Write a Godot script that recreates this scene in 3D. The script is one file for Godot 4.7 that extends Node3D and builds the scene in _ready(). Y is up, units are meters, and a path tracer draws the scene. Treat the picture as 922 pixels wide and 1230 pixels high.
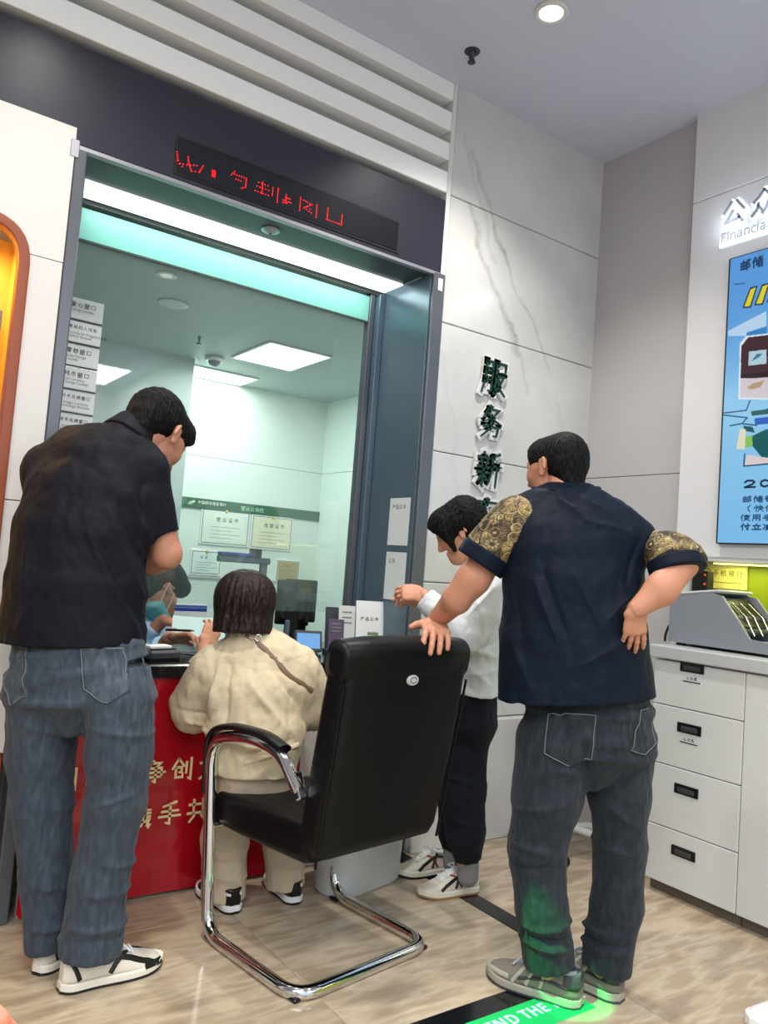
extends Node3D

const RT := Vector3(0.819, 0, 0.574)     # along the teller counter as people face it
const AW := Vector3(0.574, 0, -0.819)    # towards the teller wall and the corner
const UP := Vector3.UP

var names := {}
var jobs := []
var M := {}
var bev_cache := {}


# ---------------------------------------------------------------- naming and tagging
func numbered(called: String, parent: Node) -> String:
	var key := str(parent.get_instance_id()) + called
	var n: int = names.get(key, 0)
	names[key] = n + 1
	return called if n == 0 else "%s_%03d" % [called, n]


func tag(o: Node, label := "", category := "", group := "", kind := "") -> Node:
	if label: o.set_meta("label", label)
	if category: o.set_meta("category", category)
	if group: o.set_meta("group", group)
	if kind: o.set_meta("kind", kind)
	return o


func thing(called: String, label: String, category: String, at := Vector3.ZERO, turn := 0.0, group := "") -> Node3D:
	var o := Node3D.new()
	o.name = numbered(called, self)
	add_child(o, true)
	o.position = at
	o.rotation.y = turn
	tag(o, label, category, group)
	return o


func put(called: String, mesh: Mesh, m: Material, parent: Node = self, at := Vector3.ZERO, turn := Basis()) -> MeshInstance3D:
	var o := MeshInstance3D.new()
	o.name = numbered(called, parent)
	o.mesh = mesh
	o.material_override = null
	if mesh and mesh.get_surface_count(): 
		o.set_surface_override_material(0, m)
	o.transform = Transform3D(turn, at)
	o.cast_shadow = GeometryInstance3D.SHADOW_CASTING_SETTING_ON
	parent.add_child(o, true)
	return o


func struct(called: String, mesh: Mesh, m: Material, at := Vector3.ZERO, turn := Basis()) -> MeshInstance3D:
	var o := put(called, mesh, m, self, at, turn)
	o.set_meta("kind", "structure")
	return o


func shell(called: String) -> Node3D:
	var o := Node3D.new()
	o.name = numbered(called, self)
	add_child(o, true)
	o.set_meta("kind", "structure")
	return o


# ---------------------------------------------------------------- polygon helpers
func begin() -> SurfaceTool:
	var st := SurfaceTool.new()
	st.begin(Mesh.PRIMITIVE_TRIANGLES)
	st.set_smooth_group(-1)
	return st


func tri(st: SurfaceTool, a: Vector3, b: Vector3, c: Vector3, n: Vector3) -> void:
	var g := (c - a).cross(b - a)
	if g.dot(n) < 0.0:
		var t := b
		b = c
		c = t
	st.add_vertex(a)
	st.add_vertex(b)
	st.add_vertex(c)


func quad(st: SurfaceTool, a: Vector3, b: Vector3, c: Vector3, d: Vector3, n: Vector3) -> void:
	tri(st, a, b, c, n)
	tri(st, a, c, d, n)


func done(st: SurfaceTool) -> ArrayMesh:
	st.generate_normals()
	return st.commit()


func add_box(st: SurfaceTool, c: Vector3, s: Vector3, b := 0.0) -> void:
	var h := s * 0.5
	b = minf(b, minf(h.x, minf(h.y, h.z)) * 0.9)
	var i := h - Vector3(b, b, b)
	for sg in [-1.0, 1.0]:
		quad(st, c + Vector3(sg * h.x, -i.y, -i.z), c + Vector3(sg * h.x, i.y, -i.z), c + Vector3(sg * h.x, i.y, i.z), c + Vector3(sg * h.x, -i.y, i.z), Vector3(sg, 0, 0))
		quad(st, c + Vector3(-i.x, sg * h.y, -i.z), c + Vector3(i.x, sg * h.y, -i.z), c + Vector3(i.x, sg * h.y, i.z), c + Vector3(-i.x, sg * h.y, i.z), Vector3(0, sg, 0))
		quad(st, c + Vector3(-i.x, -i.y, sg * h.z), c + Vector3(i.x, -i.y, sg * h.z), c + Vector3(i.x, i.y, sg * h.z), c + Vector3(-i.x, i.y, sg * h.z), Vector3(0, 0, sg))
	if b <= 0.0: return
	for p in [-1.0, 1.0]:
		for q in [-1.0, 1.0]:
			quad(st, c + Vector3(-i.x, p * h.y, q * i.z), c + Vector3(i.x, p * h.y, q * i.z), c + Vector3(i.x, p * i.y, q * h.z), c + Vector3(-i.x, p * i.y, q * h.z), Vector3(0, p, q))
			quad(st, c + Vector3(p * h.x, -i.y, q * i.z), c + Vector3(p * h.x, i.y, q * i.z), c + Vector3(p * i.x, i.y, q * h.z), c + Vector3(p * i.x, -i.y, q * h.z), Vector3(p, 0, q))
			quad(st, c + Vector3(p * h.x, q * i.y, -i.z), c + Vector3(p * h.x, q * i.y, i.z), c + Vector3(p * i.x, q * h.y, i.z), c + Vector3(p * i.x, q * h.y, -i.z), Vector3(p, q, 0))
			for r in [-1.0, 1.0]:
				tri(st, c + Vector3(p * h.x, q * i.y, r * i.z), c + Vector3(p * i.x, q * h.y, r * i.z), c + Vector3(p * i.x, q * i.y, r * h.z), Vector3(p, q, r))


func bev(s: Vector3, b := 0.003) -> ArrayMesh:
	var key := str(s) + str(b)
	if not bev_cache.has(key):
		var st := begin()
		add_box(st, Vector3.ZERO, s, b)
		bev_cache[key] = done(st)
	return bev_cache[key]


# a box from corner to corner, placed by its centre
func block(called: String, lo: Vector3, hi: Vector3, m: Material, parent: Node = self, b := 0.003) -> MeshInstance3D:
	var c := (lo + hi) * 0.5
	return put(called, bev((hi - lo).abs(), b), m, parent, c)


# flat sheet with UVs from 0 to 1, facing +Z, centred
func sheet(w: float, h: float) -> ArrayMesh:
	var q := QuadMesh.new()
	q.size = Vector2(w, h)
	var am := ArrayMesh.new()
	am.add_surface_from_arrays(Mesh.PRIMITIVE_TRIANGLES, q.get_mesh_arrays())
	return am


func fillet(p: PackedVector3Array, r: float, n := 6, closed := false) -> PackedVector3Array:
	var out := PackedVector3Array()
	var m := p.size()
	for i in m:
		if not closed and (i == 0 or i == m - 1):
			out.append(p[i])
			continue
		var a := p[(i - 1 + m) % m]
		var b := p[i]
		var c := p[(i + 1) % m]
		var t := minf(r, minf(a.distance_to(b), b.distance_to(c)) * 0.48)
		var s := b + (a - b).normalized() * t
		var e := b + (c - b).normalized() * t
		for k in n + 1:
			var f := float(k) / n
			out.append(s.lerp(b, f).lerp(b.lerp(e, f), f))
	return out


# rings joined into one smooth closed skin
func loft(rings: Array, cap := true) -> ArrayMesh:
	var v := PackedVector3Array()
	var idx := PackedInt32Array()
	var n: int = rings[0].size()
	for r in rings: v.append_array(r)
	for i in rings.size() - 1:
		for k in n:
			var a := i * n + k
			var b := i * n + (k + 1) % n
			idx.append_array([a, b, a + n, b, b + n, a + n])
	var side := idx.size()
	if cap:
		for e in [0, rings.size() - 1]:
			var c := Vector3.ZERO
			for q in rings[e]: c += q
			var base := v.size()
			v.append_array(rings[e])
			v.append(c / n)
			for k in n:
				if e == 0: idx.append_array([base + n, base + (k + 1) % n, base + k])
				else: idx.append_array([base + n, base + k, base + (k + 1) % n])
	return skin(v, idx, side)


# mesh with averaged normals; winding is turned outwards by the sign of the volume
func skin(v: PackedVector3Array, idx: PackedInt32Array, _side := 0) -> ArrayMesh:
	var vol := 0.0
	for i in range(0, idx.size(), 3):
		vol += v[idx[i]].dot(v[idx[i + 1]].cross(v[idx[i + 2]]))
	if vol > 0.0:
		for i in range(0, idx.size(), 3):
			var t := idx[i + 1]
			idx[i + 1] = idx[i + 2]
			idx[i + 2] = t
	var nn := PackedVector3Array()
	nn.resize(v.size())
	for i in range(0, idx.size(), 3):
		var a := v[idx[i]]
		var g := (v[idx[i + 2]] - a).cross(v[idx[i + 1]] - a)
		nn[idx[i]] += g
		nn[idx[i + 1]] += g
		nn[idx[i + 2]] += g
	for i in nn.size(): nn[i] = nn[i].normalized()
	var arr := []
	arr.resize(Mesh.ARRAY_MAX)
	arr[Mesh.ARRAY_VERTEX] = v
	arr[Mesh.ARRAY_NORMAL] = nn
	arr[Mesh.ARRAY_INDEX] = idx
	var am := ArrayMesh.new()
	am.add_surface_from_arrays(Mesh.PRIMITIVE_TRIANGLES, arr)
	return am


func rrect(c: Vector3, ax: Vector3, ay: Vector3, hw: float, hh: float, r: float, n := 4) -> PackedVector3Array:
	var out := PackedVector3Array()
	r = minf(r, minf(hw, hh))
	for q in 4:
		var sx: float = [1.0, -1.0, -1.0, 1.0][q]
		var sy: float = [1.0, 1.0, -1.0, -1.0][q]
		for k in n + 1:
			var a := (q + float(k) / n) * PI * 0.5
			out.append(c + ax * (sx * (hw - r) + cos(a) * r) + ay * (sy * (hh - r) + sin(a) * r))
	return out


func oval(c: Vector3, ax: Vector3, ay: Vector3, ru: float, rv: float, n := 16) -> PackedVector3Array:
	var out := PackedVector3Array()
	for k in n:
		var a := TAU * k / n
		out.append(c + ax * (cos(a) * ru) + ay * (sin(a) * rv))
	return out


func tube(p: PackedVector3Array, r: float, n := 10, r2 := 0.0, side := Vector3.ZERO, taper := 1.0) -> ArrayMesh:
	var rings := []
	var x := side
	for i in p.size():
		var t := (p[mini(i + 1, p.size() - 1)] - p[maxi(i - 1, 0)]).normalized()
		if x == Vector3.ZERO: x = t.cross(UP) if absf(t.y) < 0.9 else t.cross(Vector3.RIGHT)
		x = (x - t * x.dot(t)).normalized()
		var f := lerpf(1.0, taper, float(i) / (p.size() - 1))
		rings.append(oval(p[i], x, t.cross(x), r * f, (r2 if r2 > 0.0 else r) * f, n))
	return loft(rings)


func rod(a: Vector3, b: Vector3, ra: float, rb := -1.0, n := 14) -> ArrayMesh:
	var t := (b - a).normalized()
	var x := t.cross(UP).normalized() if absf(t.y) < 0.9 else t.cross(Vector3.RIGHT).normalized()
	if rb < 0.0: rb = ra
	return loft([oval(a, x, t.cross(x), ra, ra, n), oval(b, x, t.cross(x), rb, rb, n)])


# profile of (radius, height) pairs turned round the y axis
func lathe(pro: Array, n := 24) -> ArrayMesh:
	var rings := []
	for p in pro: rings.append(oval(Vector3(0, p[1], 0), Vector3.RIGHT, Vector3.FORWARD, maxf(p[0], 0.0004), maxf(p[0], 0.0004), n))
	return loft(rings)


# flat outline in the XY plane given some thickness towards +Z
func plate(st: SurfaceTool, pts: PackedVector2Array, z0: float, z1: float) -> void:
	var t := Geometry2D.triangulate_polygon(pts)
	for i in range(0, t.size(), 3):
		tri(st, v3(pts[t[i]], z1), v3(pts[t[i + 1]], z1), v3(pts[t[i + 2]], z1), Vector3(0, 0, 1))
		tri(st, v3(pts[t[i]], z0), v3(pts[t[i + 1]], z0), v3(pts[t[i + 2]], z0), Vector3(0, 0, -1))
	var sgn := -1.0 if Geometry2D.is_polygon_clockwise(pts) else 1.0
	for i in pts.size():
		var a := pts[i]
		var b := pts[(i + 1) % pts.size()]
		var n := Vector3(b.y - a.y, a.x - b.x, 0) * sgn
		quad(st, v3(a, z0), v3(b, z0), v3(b, z1), v3(a, z1), n)


func v3(p: Vector2, z: float) -> Vector3:
	return Vector3(p.x, p.y, z)


# ---------------------------------------------------------------- writing: strokes on a grid of 20, y downwards
const STROKES := {
	"同": "3 2 3 19;3 2 17 2 17 18 15 18;6 6 14 6;6 9 6 15;6 9 14 9 14 15;6 15 14 15",
	"心": "3 9 2 15;6 6 7 16 10 18 15 18 16 14;9 4 11 8;14 6 18 12",
	"争": "8 1 4 6;7 3 14 3 11 6;4 7 15 7 15 14;2 10.5 18 10.5;4 14 15 14;10 7 10 18 8 17",
	"创": "6 1 1 9;6 1 11 7;4 8 4 16 10 16 10 13;4 8 9 8 9 12 7 12;13 4 13 13;17 1 17 18 15 17",
	"文": "10 1 11 4;2 6 18 6;14 6 10 13 2 19;6 6 11 14 18 19",
	"明": "2 3 2 15;2 3 8 3 8 15;2 9 8 9;2 15 8 15;11 2 11 12 9 18;11 2 18 2 18 18 16 17;11 7 18 7;11 12 18 12",
	"携": "4 1 4 17 2 16;1 6 8 6;1 13 8 10;12 1 9 7;10 4 10 12;13 1 14 3;10 5 18 5;10 7.5 18 7.5;10 10 18 10;10 12 18 12;14 4 14 12;9 14 17 14 16 17 18 17 17 19;12 14 11 17 8 19",
	"手": "15 1 4 4;3 8 17 8;1 12 19 12;10 3 10 18 7 17",
	"共": "6 1 6 12;14 1 14 12;2 5 18 5;1 12 19 12;7 14 3 19;13 14 17 19",
	"建": "6 3 14 3 14 9 6 9;5 6 17 6;10 1 10 16;7 12 14 12;1 3 5 3 2 9 5 9 4 14 1 18;2 13 7 18 19 18",
	"服": "3 2 3 12 1 19;3 2 8 2 8 18 6 18;3 7 8 7;3 12 8 12;11 2 11 19;11 2 18 2 18 7 15 7;11 9 17 9 14 15 10 19;12 11 15 16 19 19",
	"务": "8 1 3 8;7 3 15 3 10 8 2 11;6 5 12 9 18 11;4 13 16 13 15 18 13 18;10 10 8 15 3 19",
	"新": "5 1 6 3;1 4 10 4;3 5 4 8;8 5 7 8;1 9 10 9;1 12 10 12;5.5 9 5.5 19 4 18;4 14 2 17;7 14 9 16;17 1 12 3;12 3 12 11 10 18;12 8 19 8;16 8 16 19",
	"农": "3 6 3 3 17 3 16 6;9 1 7 8 1 13;7 9 7 18 10 16;8 8 12 14 18 18;17 9 12 12",
	"公": "8 2 2 10;12 2 18 10;9 9 4 17 15 16;13 13 17 19",
	"众": "10 1 6 6 2 9;10 1 14 6 18 9;6 10 5 15 1 19;6 12 9 17;14 10 12 15 9 19;14 12 19 19",
	"金": "10 1 1 9;10 1 19 9;6 9 14 9;3 13 17 13;10 9 10 18;5 14 7 17;15 14 13 17;1 18 19 18",
	"爱": "14 1 4 3;4 4 5 6;9 4 10 6;16 3 14 6;2 10 2 7 18 7 17 9;4 11 16 11;9 9 7 14 2 19;8 13 15 13 11 17 5 19;8 14 12 17 18 19",
	"窗": "10 1 10 3;2 6 2 3 18 3 18 6;7 5 4 8;13 5 16 8;10 7 9 9;3 9 3 19 17 19 17 9 3 9;8 10 5 14;8 12 14 12 7 18;8 14 12 17",
	"口": "3 4 3 17;3 4 17 4 17 17;3 16 17 16",
	"老": "4 4 16 4;10 1 10 8;1 8 19 8;17 2 10 10 2 15;8 10 8 17 10 18 16 18 17 15;15 11 8 14",
	"幼": "5 1 3 6 7 6 2 12 9 11;8 8 10 13;2 15 2 12;3 16 9 15;11 6 18 6 17 18 15 17;14 1 14 8 10 19",
	"妇": "6 1 4 9 2 12 8 18;1 6 9 6 7 13 1 19;11 3 18 3 18 17;11 10 18 10;11 17 18 17",
	"人": "10 1 9 8 2 19;10 6 18 19",
	"残": "1 3 9 3;5 3 2 10;4 7 8 7 6 13 1 19;4 10 6 12;11 6 19 5;10 10 19 9;13 1 14 10 18 18 19 15;17 12 10 17;16 1 18 3",
	"优": "6 1 1 9;4 6 4 19;8 7 19 7;12 1 12 9 8 18;14 7 14 17 15 18 18 18 19 15;15 2 17 4",
	"先": "6 2 3 8;4 6 16 6;10 1 10 11;1 11 19 11;8 11 7 15 2 19;12 11 12 17 13 18 18 18 18 15",
	"零": "4 2 16 2;2 8 2 5 18 5 18 7;10 2 10 9;5 7 7 7;13 7 15 7;5 9 7 9;13 9 15 9;10 9 3 14;10 9 17 14;8 13 12 13;6 15 14 15 10 19;10 17 12 19",
	"钞": "5 1 2 6;4 4 9 4;3 8 8 8;1 11 9 11;5 8 5 17 9 15;14 1 14 11 12 10;12 4 10 9;16 4 19 8;18 10 14 16 9 19",
	"币": "15 2 5 4;4 7 4 16;4 7 16 7 16 15 14 15;10 4 10 19",
	"外": "6 1 2 9;5 5 10 5 8 12 1 19;3 8 7 11;14 1 14 19;14 7 19 11",
	"兑": "6 1 8 4;14 1 12 4;5 5 5 11;5 5 15 5 15 11;5 11 15 11;8 11 7 15 2 19;12 11 12 17 13 18 18 18 18 15",
	"换": "4 1 4 18 2 17;1 6 8 6;1 13 8 10;12 1 9 6;11 3 16 3 14 6;10 6 10 12;10 6 18 6 18 12;8 12 19 12;14 6 13 13 8 19;14 13 19 19",
	"货": "7 1 2 6;4 4 4 9;10 1 10 7 11 8 17 8 17 6;16 2 10 5;4 10 4 16;4 10 16 10 16 16;10 11 9 16 2 19;12 16 17 19",
	"邮": "2 5 2 17;2 5 10 5 10 17;6 1 6 17;2 11 10 11;2 17 10 17;13 2 13 19;13 2 18 2 15 8 18 12 17 15 14 15",
	"储": "5 1 1 9;3 6 3 19;6 3 7 5;5 8 8 8 8 16 10 14;10 4 17 4;13 1 13 8;9 8 19 8;18 2 10 13;12 11 12 19;12 11 18 11 18 19;12 15 18 15;12 19 18 19",
	"快": "2 6 1 11;5 1 5 19;7 5 8 9;9 5 17 5 17 10;8 10 19 10;13 1 13 11 8 19;13 11 19 19",
	"使": "5 1 1 9;3 6 3 19;7 4 19 4;9 7 9 12;9 7 17 7 17 12;9 12 17 12;13 1 13 12 7 19;9 13 19 19",
	"用": "4 2 4 12 2 19;4 2 17 2 17 18 15 18;4 7 17 7;4 12 17 12;10 2 10 18",
	"付": "6 1 1 9;4 6 4 19;8 6 19 6;15 1 15 18 13 17;10 9 12 13",
	"立": "10 1 10 4;3 6 17 6;6 9 8 15;14 8 12 17;1 17 19 17",
	"减": "2 3 4 6;1 16 5 10;7 5 19 5;8 5 8 12 6 19;9 9 13 9;9 12 9 16 13 16 13 12 9 12;14 1 15 9 18 18 19 15;17 9 13 18;17 1 18 3",
	"机": "5 1 5 19;1 6 9 6;5 7 1 13;6 9 8 11;11 3 11 12 9 19;11 3 16 3 16 17 19 17 19 14",
	"银": "5 1 2 6;4 4 9 4;3 8 8 8;1 11 9 11;5 8 5 17 9 15;11 2 11 17 14 16;11 2 17 2 17 9;11 5 17 5;11 9 17 9;18 10 14 13;13 9 15 14 19 18",
	"行": "6 1 2 5;7 6 1 12;4 9 4 19;10 4 18 4;9 9 19 9;15 9 15 18 13 17",
	"中": "3 5 3 13;3 5 17 5 17 13;3 13 17 13;10 1 10 19",
	"国": "2 2 2 19;2 2 18 2 18 19;2 18 18 18;5 6 15 6;6 10 14 10;5 15 15 15;10 6 10 15;12 12 14 14",
	"政": "1 3 10 3;6 3 6 15;6 9 10 9;2 8 2 16;1 17 10 14;13 1 11 7;12 5 19 5;17 5 15 12 10 19;13 9 19 19",
	"蓄": "1 3 19 3;6 1 6 5;14 1 14 5;2 7 18 7;8 8 5 11 13 11;5 13 5 19;5 13 15 13 15 19;5 16 15 16;5 19 15 19;10 13 10 19",
	"营": "1 3 19 3;6 1 6 5;14 1 14 5;2 9 2 6 18 6 18 8;6 9 6 12;6 9 14 9 14 12 6 12;4 14 4 19;4 14 16 14 16 19 4 19",
	"业": "7 2 7 17;13 2 13 17;3 6 5 12;17 6 15 12;1 17 19 17",
	"示": "4 3 16 3;1 8 19 8;10 8 10 18 8 17;6 11 2 16;14 11 18 16",
	"栏": "4 1 4 19;1 6 8 6;4 7 1 13;11 1 12 4;17 1 15 4;9 6 19 6;10 11 18 11;9 17 19 17",
	"产": "10 1 10 4;2 4 18 4;6 6 7 8;14 6 13 8;18 9 4 9 4 14 1 19",
	"品": "6 2 6 8 14 8 14 2 6 2;2 11 2 18 8 18 8 11 2 11;12 11 12 18 18 18 18 11 12 11",
	"员": "6 1 6 6;6 1 14 1 14 6 6 6;4 8 4 16;4 8 16 8 16 16;10 10 9 15 2 19;12 15 18 19",
	"光": "10 1 10 9;4 2 6 7;16 2 14 7;1 9 19 9;7 9 6 14 1 19;12 9 12 17 14 18 18 18 19 15",
	"荣": "1 3 19 3;6 1 6 5;14 1 14 5;2 9 2 6 18 6 18 9;2 12 18 12;10 9 10 19;10 12 3 18;10 12 17 18",
	"证": "3 1 5 4;1 8 5 8 5 17 8 14;9 3 19 3;14 3 14 18;14 10 18 10;10 9 10 18;8 18 19 18",
	"书": "3 4 15 4 15 9;1 9 18 9 17 15 15 15;9 1 9 19;15 1 18 3",
	"2": "3 6 6 2 14 2 17 6 14 11 3 18 18 18",
	"0": "10 2 5 5 4 10 5 15 10 18 15 15 16 10 15 5 10 2",
	"5": "16 2 5 2 4 9 13 9 17 13 13 18 4 17",
	"（": "15 1 11 6 11 14 15 19",
	"：": "9 7 11 7;9 14 11 14",
	# what is lit of the running text on the red display: only pieces of its characters
	"甲": "1 3 2 12 5 17;8 4 9 12;3 15 8 13 14 10;9 12 11 18 16 16 18 8",
	"乙": "8 9 8 15;8 9 13 9 13 15;8 12 13 12;8 15 13 15",
	"丙": "6 1 3 6;6 4 18 4 18 14 14 17;8 9 13 9",
	"丁": "3 3 10 3;6 1 6 14;2 8 11 8;1 14 11 14;14 3 14 12;18 1 18 18",
	"戊": "6 5 6 13;6 9 12 9;2 13 14 13;2 16 8 15",
	"己": "2 2 2 18;18 4 18 19;5 4 13 6;13 6 6 13;6 13 13 16;9 10 12 12",
	"庚": "2 3 2 17;2 17 17 17;17 5 17 17;",
}


func strokes(ch: String) -> Array:
	var out := []
	for s in STROKES.get(ch, "").split(";", false):
		var f: PackedFloat64Array = s.strip_edges().split_floats(" ", false)
		var p := PackedVector2Array()
		for i in range(0, f.size() - 1, 2): p.append(Vector2(f[i], 20.0 - f[i + 1]) / 20.0)
		out.append(p)
	return out


# one stroke as a ribbon of given half width, thick from z0 to z1
func ribbon(st: SurfaceTool, p: PackedVector2Array, w: float, z0: float, z1: float, ends := 0.6, taper := 1.0) -> void:
	var n := p.size()
	if n < 2: return
	var l := PackedVector2Array()
	var r := PackedVector2Array()
	for i in n:
		var d0 := (p[i] - p[maxi(i - 1, 0)]).normalized()
		var d1 := (p[mini(i + 1, n - 1)] - p[i]).normalized()
		if i == 0: d0 = d1
		if i == n - 1: d1 = d0
		var m := (d0 + d1).normalized() if (d0 + d1).length() > 0.1 else d0
		var side := Vector2(-m.y, m.x)
		var k := w * lerpf(1.0, taper, float(i) / (n - 1)) / maxf(side.dot(Vector2(-d0.y, d0.x)), 0.45)
		var c := p[i]
		if i == 0: c -= d0 * w * ends
		if i == n - 1: c += d0 * w * ends
		l.append(c + side * k)
		r.append(c - side * k)
	for i in n - 1:
		quad(st, v3(l[i], z1), v3(l[i + 1], z1), v3(r[i + 1], z1), v3(r[i], z1), Vector3(0, 0, 1))
		if z1 - z0 > 0.0008:
			var s := v3(l[i] - r[i], 0)
			quad(st, v3(l[i], z0), v3(l[i + 1], z0), v3(l[i + 1], z1), v3(l[i], z1), s)
			quad(st, v3(r[i], z0), v3(r[i + 1], z0), v3(r[i + 1], z1), v3(r[i], z1), -s)
	if z1 - z0 > 0.0008:
		quad(st, v3(l[0], z0), v3(r[0], z0), v3(r[0], z1), v3(l[0], z1), v3(p[0] - p[1], 0))
		quad(st, v3(l[n - 1], z0), v3(r[n - 1], z0), v3(r[n - 1], z1), v3(l[n - 1], z1), v3(p[n - 1] - p[n - 2], 0))


# a line of characters, lower left corner at the origin, in the XY plane
func write_on(st: SurfaceTool, text: String, h: float, w := 0.045, gap := 0.12, z0 := 0.0, z1 := 0.0005, at := Vector2.ZERO, wide := 1.0, ends := 0.6, taper := 1.0) -> void:
	for i in text.length():
		for p in strokes(text[i]):
			var q := PackedVector2Array()
			for a in p: q.append(at + Vector2((a.x + i * (1.0 + gap)) * wide, a.y) * h)
			ribbon(st, q, w * h, z0, z1, ends, taper)


func writing(text: String, h: float, w := 0.045, gap := 0.12, z1 := 0.0005, wide := 1.0, ends := 0.6, taper := 1.0) -> ArrayMesh:
	var st := begin()
	write_on(st, text, h, w, gap, 0.0, z1, Vector2.ZERO, wide, ends, taper)
	return done(st)


func latin(text: String, h: float, depth := 0.0006, bold := false) -> TextMesh:
	var t := TextMesh.new()
	var f := SystemFont.new()
	f.font_names = PackedStringArray(["Droid Sans"])
	if bold: f.font_weight = 700
	t.font = f
	t.text = text
	t.font_size = 32
	t.pixel_size = h / 24.0
	t.depth = depth
	t.curve_step = 2.0
	t.horizontal_alignment = HORIZONTAL_ALIGNMENT_LEFT
	t.vertical_alignment = VERTICAL_ALIGNMENT_BOTTOM
	return t


# ---------------------------------------------------------------- soft shapes: joined tapered capsules, meshed as surface nets
# a prim is [a, b, (lateral, depth) radii at a, at b, lateral axis, blend, flags (1 flat at a, 2 flat at b), op (0 add, 1 take away, 2 cut away where dot(p - a, b) > 0)]
func cp(a: Vector3, b: Vector3, ra: float, rb := -1.0, k := 0.02, flat := 0) -> Array:
	if rb < 0.0: rb = ra
	return [a, b, Vector2(ra, ra), Vector2(rb, rb), Vector3.ZERO, k, flat, 0]


func el(a: Vector3, b: Vector3, ra: Vector2, rb: Vector2, lat: Vector3, k := 0.02, flat := 0) -> Array:
	return [a, b, ra, rb, lat, k, flat, 0]


func minus(p: Array) -> Array:
	p[7] = 1
	return p


func cut(at: Vector3, n: Vector3) -> Array:
	return [at, n.normalized(), Vector2.ONE, Vector2.ONE, Vector3.ZERO, 0.0, 0, 2]


# sections [[point, lateral radius, depth radius], ...] joined into a run of prims
func run(sec: Array, lat: Vector3, k := 0.012, flat_a := false, flat_b := false, inner := false) -> Array:
	var out := []
	for i in sec.size() - 1:
		var fl := (1 if flat_a and i == 0 else 0) + (2 if flat_b and i == sec.size() - 2 else 0)
		if inner: fl = 3
		out.append(el(sec[i][0], sec[i + 1][0], Vector2(sec[i][1], sec[i][2]), Vector2(sec[i + 1][1], sec[i + 1][2]), lat, k, fl))
	return out


# grids: [[prims, cell], ...]; opt: folds [[a, b, width, height], ...], noise [amplitude, scale vector, seed]
func soft(called: String, grids: Array, m: Material, parent: Node3D, base := Vector3.ZERO, opt := {}) -> MeshInstance3D:
	var o := MeshInstance3D.new()
	o.name = numbered(called, parent)
	o.cast_shadow = GeometryInstance3D.SHADOW_CASTING_SETTING_ON
	parent.add_child(o, true)
	jobs.append({"node": o, "grids": grids, "m": m, "base": base, "opt": opt})
	return o


func work(n: int) -> void:
	var j: Dictionary = jobs[n]
	var v := PackedVector3Array()
	var idx := PackedInt32Array()
	for g in j.grids: nets(g[0], g[1], v, idx)
	var opt: Dictionary = j.opt
	var vol := 0.0
	for i in range(0, idx.size(), 3): vol += v[idx[i]].dot(v[idx[i + 1]].cross(v[idx[i + 2]]))
	if vol > 0.0:
		for i in range(0, idx.size(), 3):
			var t := idx[i + 1]
			idx[i + 1] = idx[i + 2]
			idx[i + 2] = t
	var nn := normals(v, idx)
	if opt.has("noise") or opt.has("folds"):
		var noise: FastNoiseLite = null
		var amp := 0.0
		var sc := Vector3.ONE
		if opt.has("noise"):
			noise = FastNoiseLite.new()
			noise.seed = opt.noise[2]
			noise.frequency = 1.0
			noise.fractal_octaves = 3
			amp = opt.noise[0]
			sc = opt.noise[1]
		var folds: Array = opt.get("folds", [])
		var creased: bool = noise != null and folds.size() > 0 and amp > 0.0045
		var n0 := nn.duplicate()
		for i in v.size():
			var p := v[i]
			var d := 0.0
			if noise: d += amp * noise.get_noise_3d(p.x * sc.x, p.y * sc.y, p.z * sc.z)
			if creased: d += amp * 0.9 * (absf(noise.get_noise_3d((p.x + p.y * 0.35) * sc.x * 1.7, p.y * sc.y * 0.9, (p.z - p.y * 0.3) * sc.z * 1.7 + 40.0)) - 0.25)
			for f in folds:
				var a: Vector3 = f[0]
				if nn[i].dot(AW) > 0.25: continue
				var ab: Vector3 = f[1] - a
				ab -= AW * ab.dot(AW)
				var pa := p - a
				pa -= AW * pa.dot(AW)
				var t := clampf(pa.dot(ab) / ab.length_squared(), 0.0, 1.0)
				var q: float = (pa - ab * t).length_squared() / (f[2] * f[2])
				if q < 9.0: d += 1.25 * f[3] * exp(-1.25 * sqrt(q)) * (1.0 - 0.5 * absf(2.0 * t - 1.0))
			v[i] = p + nn[i] * d
		nn = normals(v, idx)
	if j.base != Vector3.ZERO:
		for i in v.size(): v[i] -= j.base
	j.v = v
	j.n = nn
	j.i = idx


func finish_soft() -> void:
	var id := WorkerThreadPool.add_group_task(work, jobs.size(), -1, true)
	WorkerThreadPool.wait_for_group_task_completion(id)
	for j in jobs:
		var arr := []
		arr.resize(Mesh.ARRAY_MAX)
		arr[Mesh.ARRAY_VERTEX] = j.v
		arr[Mesh.ARRAY_NORMAL] = j.n
		arr[Mesh.ARRAY_INDEX] = j.i
		var am := ArrayMesh.new()
		am.add_surface_from_arrays(Mesh.PRIMITIVE_TRIANGLES, arr)
		j.node.mesh = am
		j.node.set_surface_override_material(0, j.m)


func normals(v: PackedVector3Array, idx: PackedInt32Array) -> PackedVector3Array:
	var nn := PackedVector3Array()
	nn.resize(v.size())
	for i in range(0, idx.size(), 3):
		var a := v[idx[i]]
		var g := (v[idx[i + 2]] - a).cross(v[idx[i + 1]] - a)
		nn[idx[i]] += g
		nn[idx[i + 1]] += g
		nn[idx[i + 2]] += g
	for i in nn.size(): nn[i] = nn[i].normalized()
	return nn


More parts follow.
